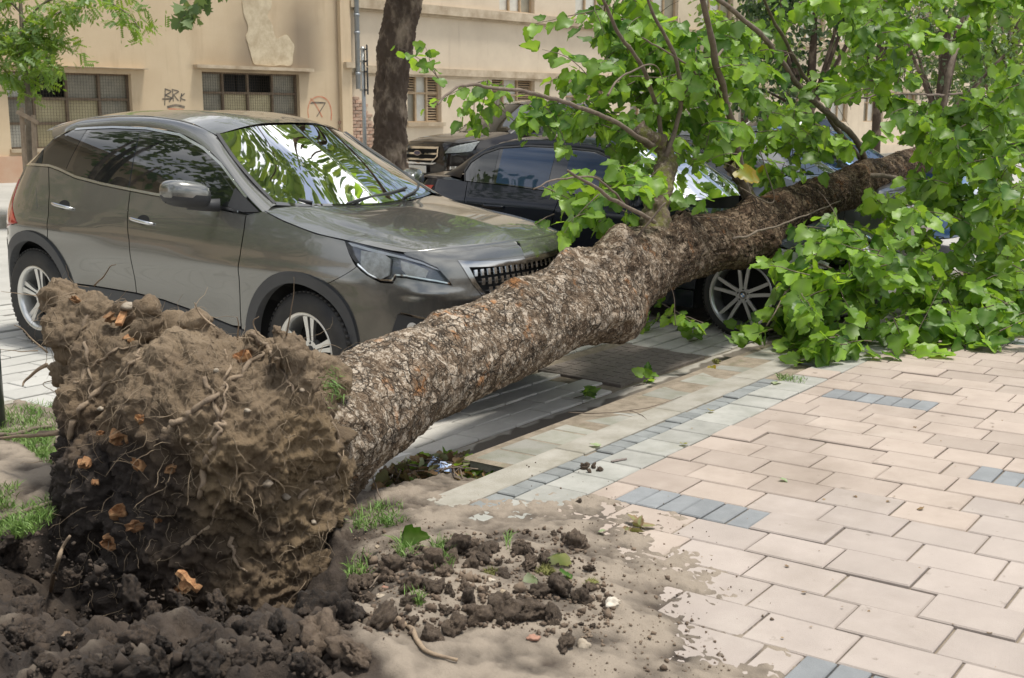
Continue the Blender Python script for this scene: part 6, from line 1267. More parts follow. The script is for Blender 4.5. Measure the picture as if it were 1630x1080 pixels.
FOLD = [(np.array([(0, 0, 0), (.35, .30, .10), (.7, .24, .08), (1, 0, 0), (.7, -.24, .08), (.35, -.30, .10), (.5, 0, -.02)]), [(0, 6, 2, 1), (6, 3, 2, 2), (0, 5, 4, 6), (6, 4, 3, 3)])]
FOLD = [(FOLD[0][0], [(0, 6, 1, ), (6, 2, 1), (6, 3, 2), (0, 5, 6), (5, 4, 6), (4, 3, 6)])]
def pinnate():
    V = []; F = []
    for i in range(11):
        x = .15+.085*(i//2+ .5*(i == 10)); s = 0 if i == 10 else (1 if i % 2 else -1); a = s*1.05 if s else 0; n = len(V); L_, W_ = .19, .042
        d = np.array([math.cos(a), math.sin(a)]); q = np.array([-d[1], d[0]]); p = np.array([x, 0.])
        for t, w in ((0, 0), (.5, W_), (1, 0), (.5, -W_)): v = p+d*L_*t+q*w; V.append((v[0], v[1], -.06*x-.08*t*abs(s)))
        F.append((n, n+1, n+2, n+3))
    n = len(V); V += [(0, .004, 0), (.7, .003, -.04), (.7, -.003, -.04), (0, -.004, 0)]; F.append((n, n+3, n+2, n+1)); return np.array(V), F
PINN = [pinnate()]
M_bark2 = mat('street_tree_bark', (.075, .052, .037), .95, col2=(.27, .21, .155), nscale=4.2, bump=1., bscale=26, ramp=(.50, .66), stretch=(1, 1, .5))
M_thin = mat('sapling_bark', (.12, .095, .07), .9, col2=(.20, .165, .125), nscale=12, bump=.4, bscale=80)
M_leaf2 = leaf_mat('street_tree_leaf', (.070, .130, .032), (.16, .22, .060), .28); M_leaf3 = leaf_mat('sapling_leaf', (.10, .20, .025), (.20, .30, .05), .42); M_leafd = leaf_mat('dark_tree_leaf', (.022, .055, .018), (.045, .090, .026), .22); M_leafm = leaf_mat('mid_tree_leaf', (.075, .150, .022), (.16, .24, .04), .36)
def tapered(pts, radii, m, name, parent, base, n=14, rough=.0, seg=8):
    q = spline([(*p, r) for p, r in zip(pts, radii)], seg); T_, N_, B_ = frames(q[:,:3]); th = np.linspace(0, 2*np.pi, n, endpoint=False); d = np.cos(th)[None,:,None]*N_[:,None]+np.sin(th)[None,:,None]*B_[:,None]
    V = (q[:,None,:3]+d*q[:,None,3:4]).reshape(-1, 3)
    if rough: V = V+d.reshape(-1, 3)*(rough*np.repeat(q[:,3], n)*(.7*fbm(V*[6, 6, 3], 4, 2)+1.1*fbm(V*[24, 24, 9], 4, 5, .6)))[:,None]
    I = np.arange(len(q)-1)[:,None]*n+np.arange(n)[None]; J = np.arange(len(q)-1)[:,None]*n+(np.arange(n)+1)[None]%n
    return mesh_np(name, V-np.asarray(base), np.stack([I, J, J+n, I+n], -1).reshape(-1, 4)[:, ::-1].copy(), m, parent)
def crown(name, root, base, blobs, n, size, m, shapes, droop=.3, tint=None):
    inst = []
    for k in range(n):
        c, r = blobs[rng.integers(len(blobs))]; v = rng.normal(0, 1, 3); v /= np.linalg.norm(v); p = np.asarray(c)+v*np.asarray(r)*rng.uniform(.35, 1.)**.6
        if fbm(np.array([p*1.1]), 2, 9)[0] < -.25: continue
        d = v*.6+rng.normal(0, .6, 3)+[0, 0, -droop]; inst.append((basis(d, np.array([0, 0, 1.])+rng.normal(0, .4, 3))*size*rng.uniform(.6, 1.2), p, 0, rng.random()))
    return merge_inst(name, shapes, inst, m, root, base)
# the big street tree whose crown is above the picture
D_ = 18.5; gb_ = at(618, 250, D=D_); base = np.array([gb_[0], gb_[1], .14]); st_ = thing('street_tree', 'thick dark trunk of a street tree between the parked cars and the building', 'tree', tuple(base))
pts = [at(x, y, D=D_) for x, y in ((618, 262), (621, 225), (622, 160), (626, 100), (636, 40), (644, 0), (652, -60), (660, -130))]; pts = [np.array([pts[0][0], pts[0][1], .0])]+pts
tapered(pts, [.31, .28, .26, .245, .26, .27, .27, .245, .24, .22], M_bark2, 'trunk', st_, base, 90, .10, 24)
tp_ = pts[-1]; blobs = []
for i in range(20):
    a = 2*math.pi*i/11+rng.uniform(-.2, .2); L_ = rng.uniform(2.6, 4.8)
    if i > 10: a = R(rng.uniform(200, 275)); L_ = rng.uniform(4., 7.)
    e = tp_+np.array([math.cos(a)*L_, math.sin(a)*L_, rng.uniform(.6, 2.8)]); mid_ = .5*(tp_+e)+[0, 0, rng.uniform(.1, .6)]
    tapered([tp_-[0, 0, .4], mid_, e], [.14, .08, .03], M_bark2, 'branch', st_, base, 9, .1, 8); blobs.append((e, (1.5, 1.5, 1.0))); blobs.append((.4*tp_+.6*e+[0, 0, .8], (1.3, 1.3, .8)))
for c_ in ((7.9, 6.7, 7.0), (9.4, 6.9, 5.9), (10.0, 7.5, 6.5), (8.7, 6.5, 6.3), (8.5, 7.4, 7.6), (9.2, 8.0, 7.0), (10.9, 7.4, 6.2), (11.6, 8.4, 7.0)):
    tapered([tp_, .5*(tp_+np.array(c_))+[0, 0, .5], np.array(c_)], [.07, .04, .015], M_bark2, 'branch', st_, base, 8, .1, 8); blobs += [(np.array(c_), (.95, .95, .6))]*2
crown('crown', st_, base, blobs, 10000, .20, M_leaf2, FOLD)
hb = [at(x, y, D=d) for x, y, d in ((560, -130, 17.6), (430, -70, 16.6), (350, -25, 15.8), (318, 0, 15.6), (300, 18, 15.5), (284, 38, 15.4))]; tapered([tp_-[0, 0, .1]]+hb, [.08, .05, .035, .018, .010, .007, .003], M_bark2, 'branch', st_, base, 7)
inst = []
LOB = [lobed_shape(1)]; LOB = [(LOB[0][0], LOB[0][1])]
for k in range(64):
    t = rng.uniform(.35, 1); q = spline(hb, 10); p = q[int(t*(len(q)-1))]+rng.normal(0, .075, 3); inst.append((basis(rng.normal(0, .6, 3)+[0, 0, -.7], -_f+rng.normal(0, .5, 3))*rng.uniform(.09, .17), p, 0, rng.random()))
merge_inst('leaves', LOB, inst, M_leaf2, st_, base)
# the staked sapling at the left
D_ = 15.6; gb_ = at(46, 300, D=D_); base = np.array([gb_[0], gb_[1], .30]); yt = thing('sapling', 'slender sapling with feathery leaves growing in front of the wired window', 'tree', tuple(base))
pts = [base]+[at(x, y, D=D_) for x, y in ((47, 240), (46, 180), (42, 130), (36, 70), (34, 30), (30, -40))]; tapered(pts, [.05, .045, .042, .038, .032, .026, .016], M_thin, 'trunk', yt, base, 12, .05)
brs = [[(40, 100), (15, 60), (-30, 30)], [(36, 75), (60, 40), (95, 20), (130, 12)], [(37, 80), (15, 65), (-15, 60)], [(34, 40), (80, 0), (150, -5), (200, 20), (222, 45)], [(43, 140), (20, 125), (-5, 100)], [(36, 60), (75, 62), (105, 70)], [(33, 20), (0, -10), (-40, -20)], [(40, 105), (62, 90), (90, 100)]]
inst = []
for i, b_ in enumerate(brs):
    dz = rng.uniform(-.5, .5); q = [at(x, y, D=D_+dz*j/2) for j, (x, y) in enumerate(b_)]; tapered(q, list(np.linspace(.018, .005, len(q))), M_thin, 'branch', yt, base, 7)
    qq = spline(q, 10)
    for k in range(105 if i != 3 else 120):
        p = qq[int(rng.uniform(.15, 1)*(len(qq)-1))]+rng.normal(0, .13, 3)*[1, 1, .8]; inst.append((basis(rng.normal(0, .8, 3)+[0, 0, -.35], np.array([0, 0, 1.])+rng.normal(0, .5, 3))*rng.uniform(.22, .40), p, 0, rng.random()))
merge_inst('leaves', PINN, inst, M_leaf3, yt, base)
M_stake = mat('stake_wood', (.30, .235, .17), .9, col2=(.22, .165, .115), nscale=12, bump=.4, bscale=60)
for (xa, ya, xb, yb), lb in (((42, 300, 34, 172), 'rough wooden stake with a nailed crosspiece left of the sapling'), ((56, 300, 53, 184), 'rough wooden stake close to the right of the sapling')):
    pa, pb_ = at(xa, ya, D=D_-.25), at(xb, yb, D=D_-.25); pa[2] = .28; s_ = thing('stake', lb, 'stake', tuple(pa), group='stakes beside the sapling'); b = MB(); b.tube([(0, 0, 0), tuple(pb_-pa)], .035, 6); b.build('post', M_stake, s_)
    if xb == 34: b = MB(); c_ = at(44, 187, D=D_-.3)-pa; b.box(tuple(c_), (.30, .03, .05), rot=Matrix.Rotation(-.9, 3, 'Z') @ Matrix.Rotation(.5, 3, 'Y')); b.build('crosspiece', M_stake, s_)
# trees beyond the fallen crown
for px, D_, lean, hgt, w, m, n, lb, bl_ in ((1288, 24, 0, 5.2, 1.5, M_leafd, 5200, 'dark evergreen tree behind the middle of the fallen crown', .13), (1495, 21, .1, 4.6, 1.3, M_leafd, 3400, 'dark tree with hanging fronds at the upper right', .15), (1395, 30, -.1, 6.5, 2.2, M_leafm, 2600, 'mid green bushy tree far behind the fallen crown', .16), (1605, 24, 0, 5., 1.7, M_leafm, 2600, 'mid green tree at the far right behind the fallen crown', .15), (1185, 36, 0, 7., 2.4, M_leafm, 2200, 'light green tree in front of the pale building far along the street', .18), (1545, 38, 0, 8., 2.8, M_leafm, 2200, 'tall leafy tree farthest along the street', .2)):
    g = at(px, 230, D=D_); base = np.array([g[0], g[1], .12]); t_ = thing('tree', lb, 'tree', tuple(base)); top = base+[lean, 0, hgt*.7]
    tapered([base, base+[.05, .05, hgt*.3], top], [.13, .11, .05], M_bark2, 'trunk', t_, base, 12, .1); blobs = []
    for i in range(9):
        a = rng.uniform(0, 6.28); e = base+np.array([math.cos(a)*w*rng.uniform(.3, .9), math.sin(a)*w*rng.uniform(.3, .9), hgt*rng.uniform(.36, 1.)]); blobs.append((e, np.array([.75, .75, .6])*w*.75)); tapered([base+[0, 0, hgt*.3], e], [.05, .02], M_bark2, 'branch', t_, base, 6)
    crown('crown', t_, base, blobs, n, bl_*1.25, m, PINN if px == 1495 else FOLD)
# street trees farther back along the far side, mirrored in the cars
for i, (x, y) in enumerate(((.8, 13.0), (-3.6, 13.6), (-4.5, 5.6))):
    base = np.array([x, y, .1]); t_ = thing('tree', ['street tree standing back along the far kerb', 'second street tree back along the far kerb', 'street tree on the verge back along the parking bays'][i], 'tree', tuple(base)); blobs = []
    tapered([base, base+[.1, 0, 2.2], base+[.1, .2, 4.2]], [.2, .17, .1], M_bark2, 'trunk', t_, base, 14, .1)
    for k in range(10):
        a = rng.uniform(0, 6.28); e = base+np.array([math.cos(a)*2., math.sin(a)*2., rng.uniform(2.9, 7.6)]); blobs.append((e, (1.1, 1.1, .8))); tapered([base+[.1, 0, 2.4], e], [.07, .02], M_bark2, 'branch', t_, base, 6)
    crown('crown', t_, base, blobs, 4200, .2, M_leaf2, FOLD)
# ------------------------------------------------------------------ spilled earth, stones, bits of wood
def gpt(x, y, dz=0.):
    p = at(x, y, z=0.)
    for _ in range(6): p = at(x, y, z=soil_z(p[0], p[1]) if (.56 < p[0] < 4.14 and .56 < p[1] < 5.98) else 0.)
    return p+[0, 0, dz]
clod_me = []
for k in range(9):
    o = rock('clod', (0, 0, 0), 1., M_clod, None, 20+k, rng.uniform(.6, .85), 4, .5); me_ = o.data; V_ = np.array([v.co[:] for v in me_.vertices]); nn_ = np.array([v.normal[:] for v in me_.vertices]); c1, c2, c3 = worley(V_*3.4+k, 5); V_ = V_+nn_*(.20*(.5-c1)+.10*fbm(V_*6+k, 4, 3, .65)+.05*fbm(V_*17, 2, 8))[:,None]; me_.vertices.foreach_set('co', V_.astype(np.float32).ravel()); me_.update(); clod_me.append(me_); bpy.data.objects.remove(o)
clod_dark = []
for me_ in clod_me: m2_ = me_.copy(); m2_.materials.clear(); m2_.materials.append(M_clodw); clod_dark.append(m2_)
def clod(p, r, lab=None, grp='clods of earth thrown out around the root ball', dk=False):
    o = bpy.data.objects.new('clod', (clod_dark if dk else clod_me)[rng.integers(9)]); link(o); o.location = p; o.rotation_euler = rng.uniform(0, 6.28, 3); o.scale = (r*rng.uniform(.85, 1.25), r, r*rng.uniform(.75, 1.1))
    return tag(o, lab or 'dark crumbly clod of earth lying on the spilled soil near the root ball', 'clod', grp)
AREA1 = [(560, 880), (640, 880), (760, 850), (900, 840), (950, 900), (985, 960), (960, 1030), (800, 1000), (700, 1010), (600, 1020), (560, 990)]
AREA2 = [(0, 870), (60, 845), (110, 860), (200, 930), (330, 965), (460, 975), (560, 950), (570, 1080), (0, 1080)]
for area, n, r0, r1 in ((AREA1, 85, .010, .034), (AREA2, 150, .012, .055)):
    pa = np.array(area, float); k = 0
    while k < n:
        x, y = rng.uniform(pa.min(0), pa.max(0))
        if not inpoly(x, y, area): continue
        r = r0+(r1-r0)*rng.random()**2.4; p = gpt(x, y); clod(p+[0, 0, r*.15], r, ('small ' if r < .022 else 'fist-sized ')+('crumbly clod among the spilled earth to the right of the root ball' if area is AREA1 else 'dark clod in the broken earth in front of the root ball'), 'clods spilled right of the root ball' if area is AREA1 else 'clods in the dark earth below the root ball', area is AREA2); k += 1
for x, y, r, lb in ((921, 872, .050, 'largest clod of earth, standing alone on the edge of the pavers'), (730, 880, .044, None), (885, 942, .045, None), (690, 905, .042, None), (605, 1000, .05, None), (625, 910, .04, None), (655, 940, .038, None), (690, 945, .036, None), (745, 960, .035, None), (800, 975, .05, None), (850, 980, .042, None), (720, 1005, .035, None), (900, 1030, .028, None), (560, 1050, .06, None), (510, 1030, .06, None), (480, 1060, .05, None), (830, 880, .032, None), (865, 895, .03, None), (780, 880, .03, None), (760, 985, .035, None), (690, 1020, .03, None), (580, 930, .03, None), (880, 990, .03, None), (925, 960, .028, None), (922, 800, .012, None), (882, 852, .014, None)): clod(gpt(x, y)+[0, 0, r*.35], r, lb)
for x, y, r in ((930, 747, .022), (945, 745, .016), (955, 750, .014), (938, 752, .013)): clod(gpt(x, y)+[0, 0, r*.4], r, 'small clod of earth in the cluster on the pale edge pavers', 'clods on the pale edge pavers')
cr_V, cr_F = [], []; n_ = 0; tet = np.array([(1, 0, -.4), (-.6, .8, -.4), (-.5, -.9, -.4), (.1, 0, .9), (.7, .6, .2), (-.8, -.1, .3)]); tF = np.array([(0, 1, 4), (1, 3, 4), (0, 4, 3), (1, 2, 5), (1, 5, 3), (2, 0, 3), (2, 3, 5), (0, 2, 1)])
for area, n, s in ((AREA1, 1500, .006), (AREA2, 700, .007), ([(900, 830), (1000, 830), (1080, 930), (1120, 1000), (1190, 1080), (900, 1080), (950, 960)], 420, .0034), ([(830, 720), (1050, 780), (1200, 900), (1250, 1000), (1000, 960), (860, 840)], 130, .003), ([(560, 800), (700, 830), (780, 850), (640, 880), (560, 880)], 200, .004)):
    pa = np.array(area, float); k = 0
    while k < n:
        x, y = rng.uniform(pa.min(0), pa.max(0))
        if not inpoly(x, y, area): continue
        r = s*rng.lognormal(-.1, .55); A = np.linalg.qr(rng.normal(0, 1, (3, 3)))[0]*r; cr_V.append(tet@A.T+gpt(x, y)+[0, 0, r*.4]); cr_F.append(tF+n_); n_ += 6; k += 1
ND_ = 1500; lo_, hi_ = ND_, ND_+700
tag(mesh_np('soil_crumbs', np.vstack(cr_V[:lo_]+cr_V[hi_:]), np.vstack(cr_F[:lo_]+[f-6*(hi_-lo_) for f in cr_F[hi_:]]), M_clod, None, False), 'loose crumbs of earth scattered over the dry soil and pavers', 'soil crumbs', kind='stuff')
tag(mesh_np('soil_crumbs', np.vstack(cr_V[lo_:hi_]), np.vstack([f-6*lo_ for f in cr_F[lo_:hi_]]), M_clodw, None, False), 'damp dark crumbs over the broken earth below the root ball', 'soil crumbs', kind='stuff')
M_stone2 = mat('pale_stone', (.55, .50, .42), .8, col2=(.30, .24, .17), nscale=9, bump=.4, bscale=60, ramp=(.45, .6)); M_redst = mat('red_fragment', (.30, .16, .11), .8, rand=.2)
for x, y, r, sq, m, lb in ((975, 964, .030, .55, M_stone2, 'flat whitish stone on the soil edge below the mossy clump'), (930, 1030, .021, .9, M_stone, 'brownish pebble among clods at the near end of the spilled soil'), (782, 927, .013, .8, M_stone2, 'small grey pebble under the yellow moss clump'), (612, 938, .013, .6, M_redst, 'small reddish fragment of tile among clods'), (600, 872, .010, .7, M_stone2, 'small pale pebble on bare soil left of the green leaf'), (605, 950, .014, .5, M_stone, 'flat tan stone beside the reddish fragment'), (802, 946, .014, .8, M_pale, 'small pale wood chip lying in the middle of the clods'), (660, 848, .008, .7, M_stone2, 'tiny white pebble above the clods by the paver edge'), (850, 1018, .018, .35, M_redst, 'flat reddish leaf-like fragment on the bare soil')):
    o = rock('stone', gpt(x, y)+[0, 0, r*.25], r, m, None, int(x), sq, 3, .4); tag(o, lb, 'stone')
def stick(name, px, r, m, label, cat, lift=0., jit=.0, n=8, taper=.6):
    q = spline([gpt(x, y)+[0, 0, r*.8+l] for x, y, l in px], 6); q = q+.004*np.stack([fbm(q*20, 2, s) for s in (1, 2, 3)], 1); rr = r*np.linspace(1, taper, len(q))*(1+.18*fbm(q*40, 2, 4)); V_, F_ = tube_np(q, rr, n)
    return tag(mesh_np(name, V_, F_, m), label, cat)
stick('loose_root', [(632, 992, .01), (655, 1005, .0), (668, 1030, 0), (690, 1046, 0), (730, 1056, 0)], .009, M_root, 'bent snapped root lying on the bare soil in the foreground', 'root')
stick('fallen_branch', [(-20, 700, .01), (30, 698, .015), (60, 690, .02), (84, 688, .02)], .011, M_branch, 'thin fallen branch on the grass verge reaching the root ball', 'branch', taper=.9)
stick('fallen_branch', [(-10, 836, .0), (25, 822, 0), (60, 812, 0), (88, 805, 0)], .013, M_branch, 'thick grey stick half buried beside the grass at the left', 'branch')
stick('loose_root', [(82, 950, .02), (92, 912, .03), (100, 890, .03), (112, 872, .04)], .009, M_root, 'short crooked root in the dark earth left of the root ball', 'root')
stick('twig', [(620, 905, .01), (600, 925, .0), (588, 938, 0)], .004, M_branch, 'short twig on the clods near the root ball', 'twig')
stick('twig', [(905, 657, .0), (950, 660, .004), (1000, 656, .004), (1050, 646, .004), (1085, 632, .0)], .0035, M_branch, 'long dark twig lying across the mossy kerb pavers', 'twig', taper=.4)
stick('twig', [(1000, 655, .003), (1020, 662, .002), (1030, 668, 0)], .0022, M_branch, 'short side twig beside the long dark twig', 'twig')
def chip(name, x, y, L_, W_, H_, rot, m, lb, cat='wood chip'):
    q = gpt(x, y); r_ = np.random.default_rng(int(x)); k = 9; V_ = []; F_ = []
    for i in range(k):
        t = i/(k-1); w = W_*(.55+.45*math.sin(math.pi*min(1, t*1.15+.1)))*(1+r_.uniform(-.2, .2)); sh = r_.uniform(-.12, .12)*W_
        for j in range(6): a = 2*math.pi*j/6; V_.append((L_*(t-.5), sh+w*math.cos(a)*.5, H_*(.5+.5*math.sin(a))*(1+r_.uniform(-.25, .25))))
    for i in range(k-1):
        for j in range(6): F_.append((i*6+j, i*6+(j+1)%6, (i+1)*6+(j+1)%6, (i+1)*6+j))
    F_ += [tuple(range(5, -1, -1)), tuple((k-1)*6+j for j in range(6))]; M = Matrix.Rotation(rot[2], 3, 'Z') @ Matrix.Rotation(rot[1], 3, 'Y') @ Matrix.Rotation(rot[0], 3, 'X')
    return tag(mesh_np(name, [tuple(M@Vector(v)+Vector(q)) for v in V_], F_, m, None, False), lb, cat)
chip('wood_chip', 147, 978, .16, .040, .022, (.3, -1.0, 2.2), M_pale, 'pale splintered wood chip standing upright in the dark earth')
chip('bark_piece', 102, 1022, .10, .058, .03, (.5, -.5, 1.2), mat('bark_brown', (.24, .17, .11), .9, col2=(.14, .095, .06), nscale=30, bump=.6, bscale=90), 'brown broken piece of bark in the dark earth below the pale chip')
chip('wood_chip', 985, 734, .085, .020, .008, (0, 0, -.5), mat('chip_grey', (.17, .14, .125), .9), 'flat dark wood chip on the pale edge pavers')
chip('bark_piece', 295, 930, .10, .05, .03, (.5, -.7, 2.0), M_wood, 'torn orange wood sliver under the overhanging root ball')
# ------------------------------------------------------------------ grass and moss
def blades(name, areas, label):
    Vs, Fs, k = [], [], 0
    for area, n, h in areas:
        pa = np.array(area, float); c = 0; tuft = [rng.uniform(pa.min(0), pa.max(0)) for _ in range(max(3, n//45))]
        while c < n:
            x, y = tuft[rng.integers(len(tuft))]+rng.normal(0, 1, 2)*[9, 4] if rng.random() < .7 else rng.uniform(pa.min(0), pa.max(0))
            if not inpoly(x, y, area): c += .05; continue
            p = gpt(x, y); L_ = h*rng.uniform(.4, 1.2); d = rng.normal(0, .5, 3); d[2] = 1; d /= np.linalg.norm(d); s = np.cross(d, rng.normal(0, 1, 3)); s = s/np.linalg.norm(s)*rng.uniform(.0012, .0024); b_ = np.array([d[0], d[1], -.3])*L_*.35
            Vs += [p-s, p+s, p+d*L_*.55+s*.8, p+d*L_*.55-s*.8, p+d*L_+b_]; Fs += [(k, k+1, k+2, k+3), (k+3, k+2, k+4)]; k += 5; c += 1
    return tag(mesh_np(name, Vs, Fs, M_grass, None, True), label, 'grass', kind='stuff')
blades('grass', [([(-10, 652), (92, 645), (88, 690), (70, 735), (30, 705), (-10, 700)], 1500, .055), ([(-10, 775), (30, 775), (25, 810), (-10, 815)], 260, .05), ([(-10, 835), (40, 812), (85, 795), (85, 835), (40, 858), (-10, 872)], 900, .055), ([(40, 690), (90, 690), (88, 742), (60, 735)], 300, .05),
  ([(558, 815), (640, 800), (650, 832), (600, 845), (560, 850)], 420, .05), ([(548, 890), (590, 880), (585, 925), (555, 930)], 160, .05), ([(685, 865), (720, 870), (722, 915), (690, 910)], 220, .06), ([(630, 858), (665, 865), (655, 895), (632, 890)], 90, .06), ([(640, 950), (680, 940), (670, 970)], 60, .05), ([(805, 855), (812, 852), (812, 880), (805, 880)], 30, .04), ([(1236, 597), (1285, 604), (1280, 612), (1240, 606)], 180, .035), ([(740, 857), (756, 857), (752, 868)], 20, .03)], 'short green grass on the verge and in tufts on the spilled soil')
q_ = np.array(hit(525, 606)[0]) if hit(525, 606)[0] is not None else None
gv, gf, k = [], [], 0
for i in range(170):
    x, y = rng.normal(0, 1, 2)*[9, 14]+[528, 612]; h, n = hit(x, y); p = h if h is not None else tline(x, y, -.05); L_ = rng.uniform(.03, .08); d = rng.normal(0, .4, 3)+[.1, -.4, -.2]; s = rng.normal(0, .0013, 3); gv += [p-s, p+s, p+d*L_]; gf += [(k, k+1, k+2)]; k += 3
tag(mesh_np('grass', loc(gv), gf, M_grass, tree, True), kind='stuff')
M_mossc = mat('moss_clump', (.13, .13, .035), .95, rand=.2, col2=(.22, .22, .06), nscale=40, bump=.8, bscale=130)
def moss(x, y, r, lb):
    p = gpt(x, y); Vs, Fs, k = [], [], 0; o = rock('cushion', (0, 0, 0), r*.8, M_mossc, None, int(x), .7, 3, .4); root = thing('moss_clump', lb, 'moss', tuple(p)); o.parent = root
    for i in range(260):
        v = rng.normal(0, 1, 3); v[2] = abs(v[2])*.8; v /= np.linalg.norm(v); b_ = v*r*[.8, .8, .6]; e = v*r*[1.2, 1.2, .95]+rng.normal(0, r*.14, 3); s = rng.normal(0, r*.035, 3); Vs += [b_-s, b_+s, e]; Fs += [(k, k+1, k+2)]; k += 3
    tag(mesh_np('fronds', Vs, Fs, M_mossc, root, False), kind='stuff')
moss(783, 915, .030, 'yellow green moss clump on the clods above the small pebble'); moss(942, 932, .028, 'rounded moss clump at the right edge of the clods'); moss(868, 912, .034, 'moss clump with pale leaves stuck to it'); moss(1140, 576, .028, 'mossy tuft in the gutter below the crushed saloon')
def loose_leaf(name, x, y, size, m, lb, tilt=.4, cat='leaf', v=0, dz=.012, grp=None):
    p = gpt(x, y, dz); o = bpy.data.objects.new(name, leaf_obj_mesh(v, m)); A = basis(np.array([*rng.normal(0, 1, 2), rng.normal(0, tilt)]), np.array([0, 0, 1.])+rng.normal(0, tilt, 3))*size; M = Matrix.Identity(4)
    for a in range(3):
        for c in range(3): M[a][c] = A[a, c]
        M[a][3] = p[a]
    o.matrix_world = M; link(o); return tag(o, lb, cat, grp)
M_leafp = leaf_mat('leaf_pale', (.30, .36, .22), (.38, .42, .28), .2); M_dead = leaf_mat('leaf_dead', (.15, .095, .05), (.28, .19, .10), .1)
loose_leaf('leaf', 885, 903, .085, M_leafp, 'pale underside leaf sticking up from the mossy clump', .9, v=1, dz=.05); loose_leaf('leaf', 890, 922, .07, M_leaf, 'dark green leaf on the right of the mossy clump', .5, v=2, dz=.03); loose_leaf('leaf', 852, 928, .075, M_leafp, 'pale leaf lying left of the mossy clump', .4, v=3, dz=.02); loose_leaf('leaf', 640, 872, .10, M_leaf, 'dark green leaf standing on the clods near the root ball', .9, v=4, dz=.04)
loose_leaf('leaf', 952, 850, .035, M_leafp, 'tiny pale green leaf on the pavers by the big clod', .1, dz=.008); loose_leaf('leaf', 1242, 765, .035, M_leafp, 'tiny pale green leaf in the middle of the pink pavers', .1, v=1, dz=.008); loose_leaf('leaf', 955, 713, .05, M_leafp, 'grey green leaf on the kerb above the cobbles', .1, v=2, dz=.008); loose_leaf('leaf', 1237, 610, .07, M_leafp, 'pale green leaf beside the grass tuft on the cobbles', .15, v=3, dz=.008); loose_leaf('leaf', 1131, 656, .04, M_leaf_y, 'yellow leaf on the cobbles', .1, v=4, dz=.01); loose_leaf('leaf', 1087, 709, .04, M_leaf_y, 'yellowish leaf on the pale edge pavers', .1, v=5, dz=.01); loose_leaf('leaf', 1133, 583, .06, M_leaf_y, 'dry yellow leaf under the mossy tuft in the gutter', .2, v=1, dz=.0)
def leafy_twig(x, y, lb, n, size, z=0., spread=.10):
    p = at_road(x, y) if z < 0 else gpt(x, y); t_ = thing('leafy_twig', lb, 'twig', tuple(p)); b = MB(); b.tube([(-.09, .03, .012), (0, 0, .02), (.05, -.01, .05)], .003, 5); b.build('stem', M_branch, t_, True)
    for i in range(n):
        o = bpy.data.objects.new('leaf', leaf_me[i % 6]); link(o, t_); A = basis(np.array([*rng.normal(0, 1, 2), rng.uniform(.1, 1.)]), np.array([0, 0, 1.])+rng.normal(0, .6, 3)-_f*.5)*size*rng.uniform(.6, 1.1); M = Matrix.Identity(4); q = rng.normal(0, spread*.35, 3); q[2] = abs(q[2])+.02
        for a in range(3):
            for c in range(3): M[a][c] = A[a, c]
            M[a][3] = q[a]
        o.matrix_local = M
leafy_twig(932, 634, 'small leafy twig on the gutter edge next to the long dark twig', 9, .075, -1); leafy_twig(1025, 616, 'small leafy twig in the gutter under the iron slab corner', 8, .075, -1); leafy_twig(1015, 528, 'broken leafy twig hanging below the stem bulge', 9, .11, -1, .16); leafy_twig(1110, 545, 'wilted leafy twig on the bay before the saloon wheel', 6, .11, -1, .16); leafy_twig(1185, 545, 'dark leafy twig under the saloon front wheel', 7, .13, -1, .2)
# dry curled leaves on the pavers
dl = thing('dry_leaf', 'crumpled dry brown leaf on the pink pavers beside crumbs', 'leaf', tuple(gpt(1005, 842)))
for i in range(7): o = bpy.data.objects.new('curl', leaf_obj_mesh(i % 6, M_dead)); link(o, dl); o.location = (rng.normal(0, .045), rng.normal(0, .016), .014); o.rotation_euler = rng.uniform(-.9, .9, 3)+[0, 0, i]; o.scale = (.05,)*3
inst = []
BITS = [(980, 700), (1290, 590), (1630, 560), (1630, 1080), (1200, 1080), (1060, 920), (880, 800)]; pa = np.array(BITS, float)
while len(inst) < 46:
    x, y = rng.uniform(pa.min(0), pa.max(0))
    if inpoly(x, y, BITS): inst.append((basis(rng.normal(0, 1, 3)*[1, 1, .1], np.array([0, 0, 1.])+rng.normal(0, .2, 3))*.005*rng.lognormal(.4, .6), gpt(x, y, .005), 0, rng.random()))
tag(merge_inst('leaf_bits', [(LEAF[1][0], [tuple(f) for f in LEAF[1][1]])], inst, M_dead, None), 'tiny dry leaf bits and grit scattered over the pink pavers', 'leaf bits')
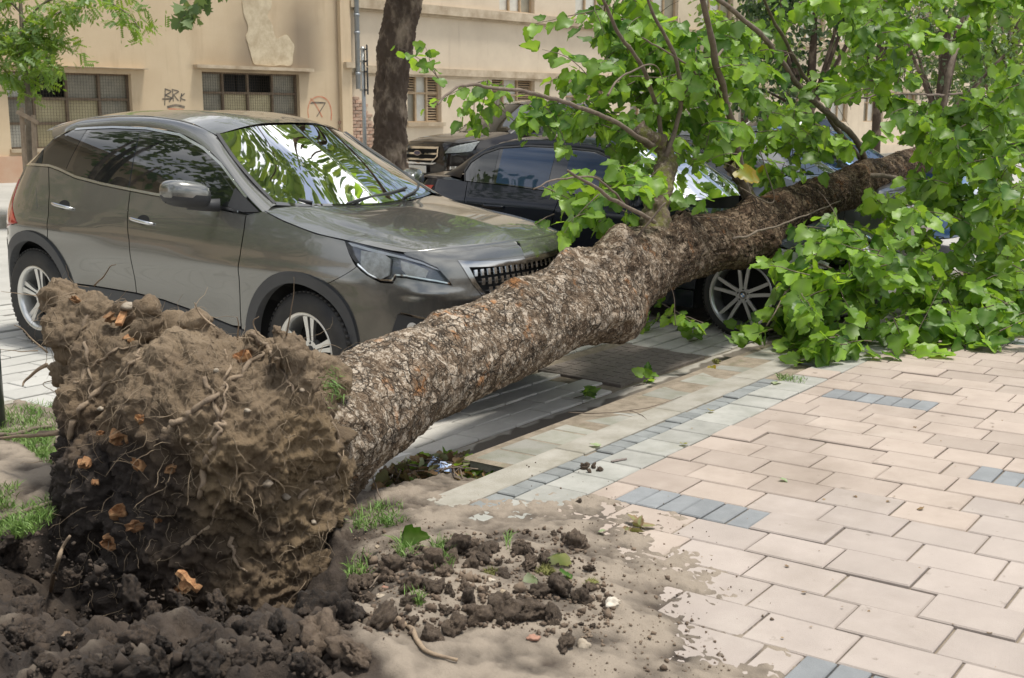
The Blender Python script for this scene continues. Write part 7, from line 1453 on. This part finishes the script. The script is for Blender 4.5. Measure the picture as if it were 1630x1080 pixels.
# litter heap in the corner of the kerb
inst = []; LIT = [(598, 775), (660, 740), (720, 728), (800, 752), (825, 770), (790, 782), (700, 800), (640, 805)]
pa = np.array(LIT, float); k = 0
def heap_z(x, y): return .075*math.exp(-(((x-690)/85)**2+((y-768)/26)**2))
while k < 520:
    x, y = rng.uniform(pa.min(0), pa.max(0))
    if not inpoly(x, y, LIT): continue
    p = at(x, y, z=-.11); p[2] += heap_z(x, y)*rng.uniform(.3, 1.25); inst.append((basis(rng.normal(0, 1, 3)*[1, 1, .5], np.array([0, 0, 1.])+rng.normal(0, .7, 3))*rng.uniform(.03, .075), p, 0, rng.random())); k += 1
LV = [(LEAF[2][0], [tuple(f) for f in LEAF[2][1]])]
lt = merge_inst('leaf_litter', LV, inst[:430], M_dead, None); tag(lt, 'heap of brown dead leaves and twigs in the corner of the kerb', 'leaf litter')
ltg = merge_inst('green_litter', LV, inst[430:], M_leaf, None); tag(ltg, 'green leaves and moss bits on top of the dead leaf heap', 'leaf litter')
b = MB()
for i in range(46):
    x, y = pa.mean(0)+rng.normal(0, 1, 2)*[52, 14]; p = at(x, y, z=-.10); p[2] += heap_z(x, y)+.006; d = rng.normal(0, 1, 3)*[1, 1, .25]; d /= np.linalg.norm(d); L_ = rng.uniform(.05, .16); b.tube([p-d*L_/2, p+d*L_*.1+[0, 0, .006], p+d*L_/2], rng.uniform(.0015, .0045), 5)
tag(b.build('litter_twigs', M_branch, None, True), 'short dead twigs mixed through the leaf heap', 'twigs', kind='stuff')
for x, y, s in ((694, 742, 1), (714, 748, -1)):
    p = at(x, y, z=-.05); V_ = [(.03*(i-1.5), .025*(j-1.5), .01*math.sin(i*2+j*3+x)) for i in range(4) for j in range(4)]; M = Matrix.Rotation(.9, 3, 'X') @ Matrix.Rotation(s*.4, 3, 'Z')
    o = mesh_np('wrapper', [tuple(M@Vector(v)+Vector(p)) for v in V_], [(i*4+j, (i+1)*4+j, (i+1)*4+j+1, i*4+j+1) for i in range(3) for j in range(3)], mat('wrapper_blue', (.30, .45, .75), .3, col2=(.65, .70, .78), nscale=25), None); tag(o, 'crumpled light blue wrapper in the leaf heap, nearer the white road marking' if s > 0 else 'crumpled light blue wrapper in the leaf heap, nearer the kerb', 'wrapper')
stick('twig', [(576, 740, .0), (590, 770, .06), (600, 790, .03), (612, 806, .0)], .004, M_branch, 'pale dead twig leaning at the left end of the leaf heap', 'twig')
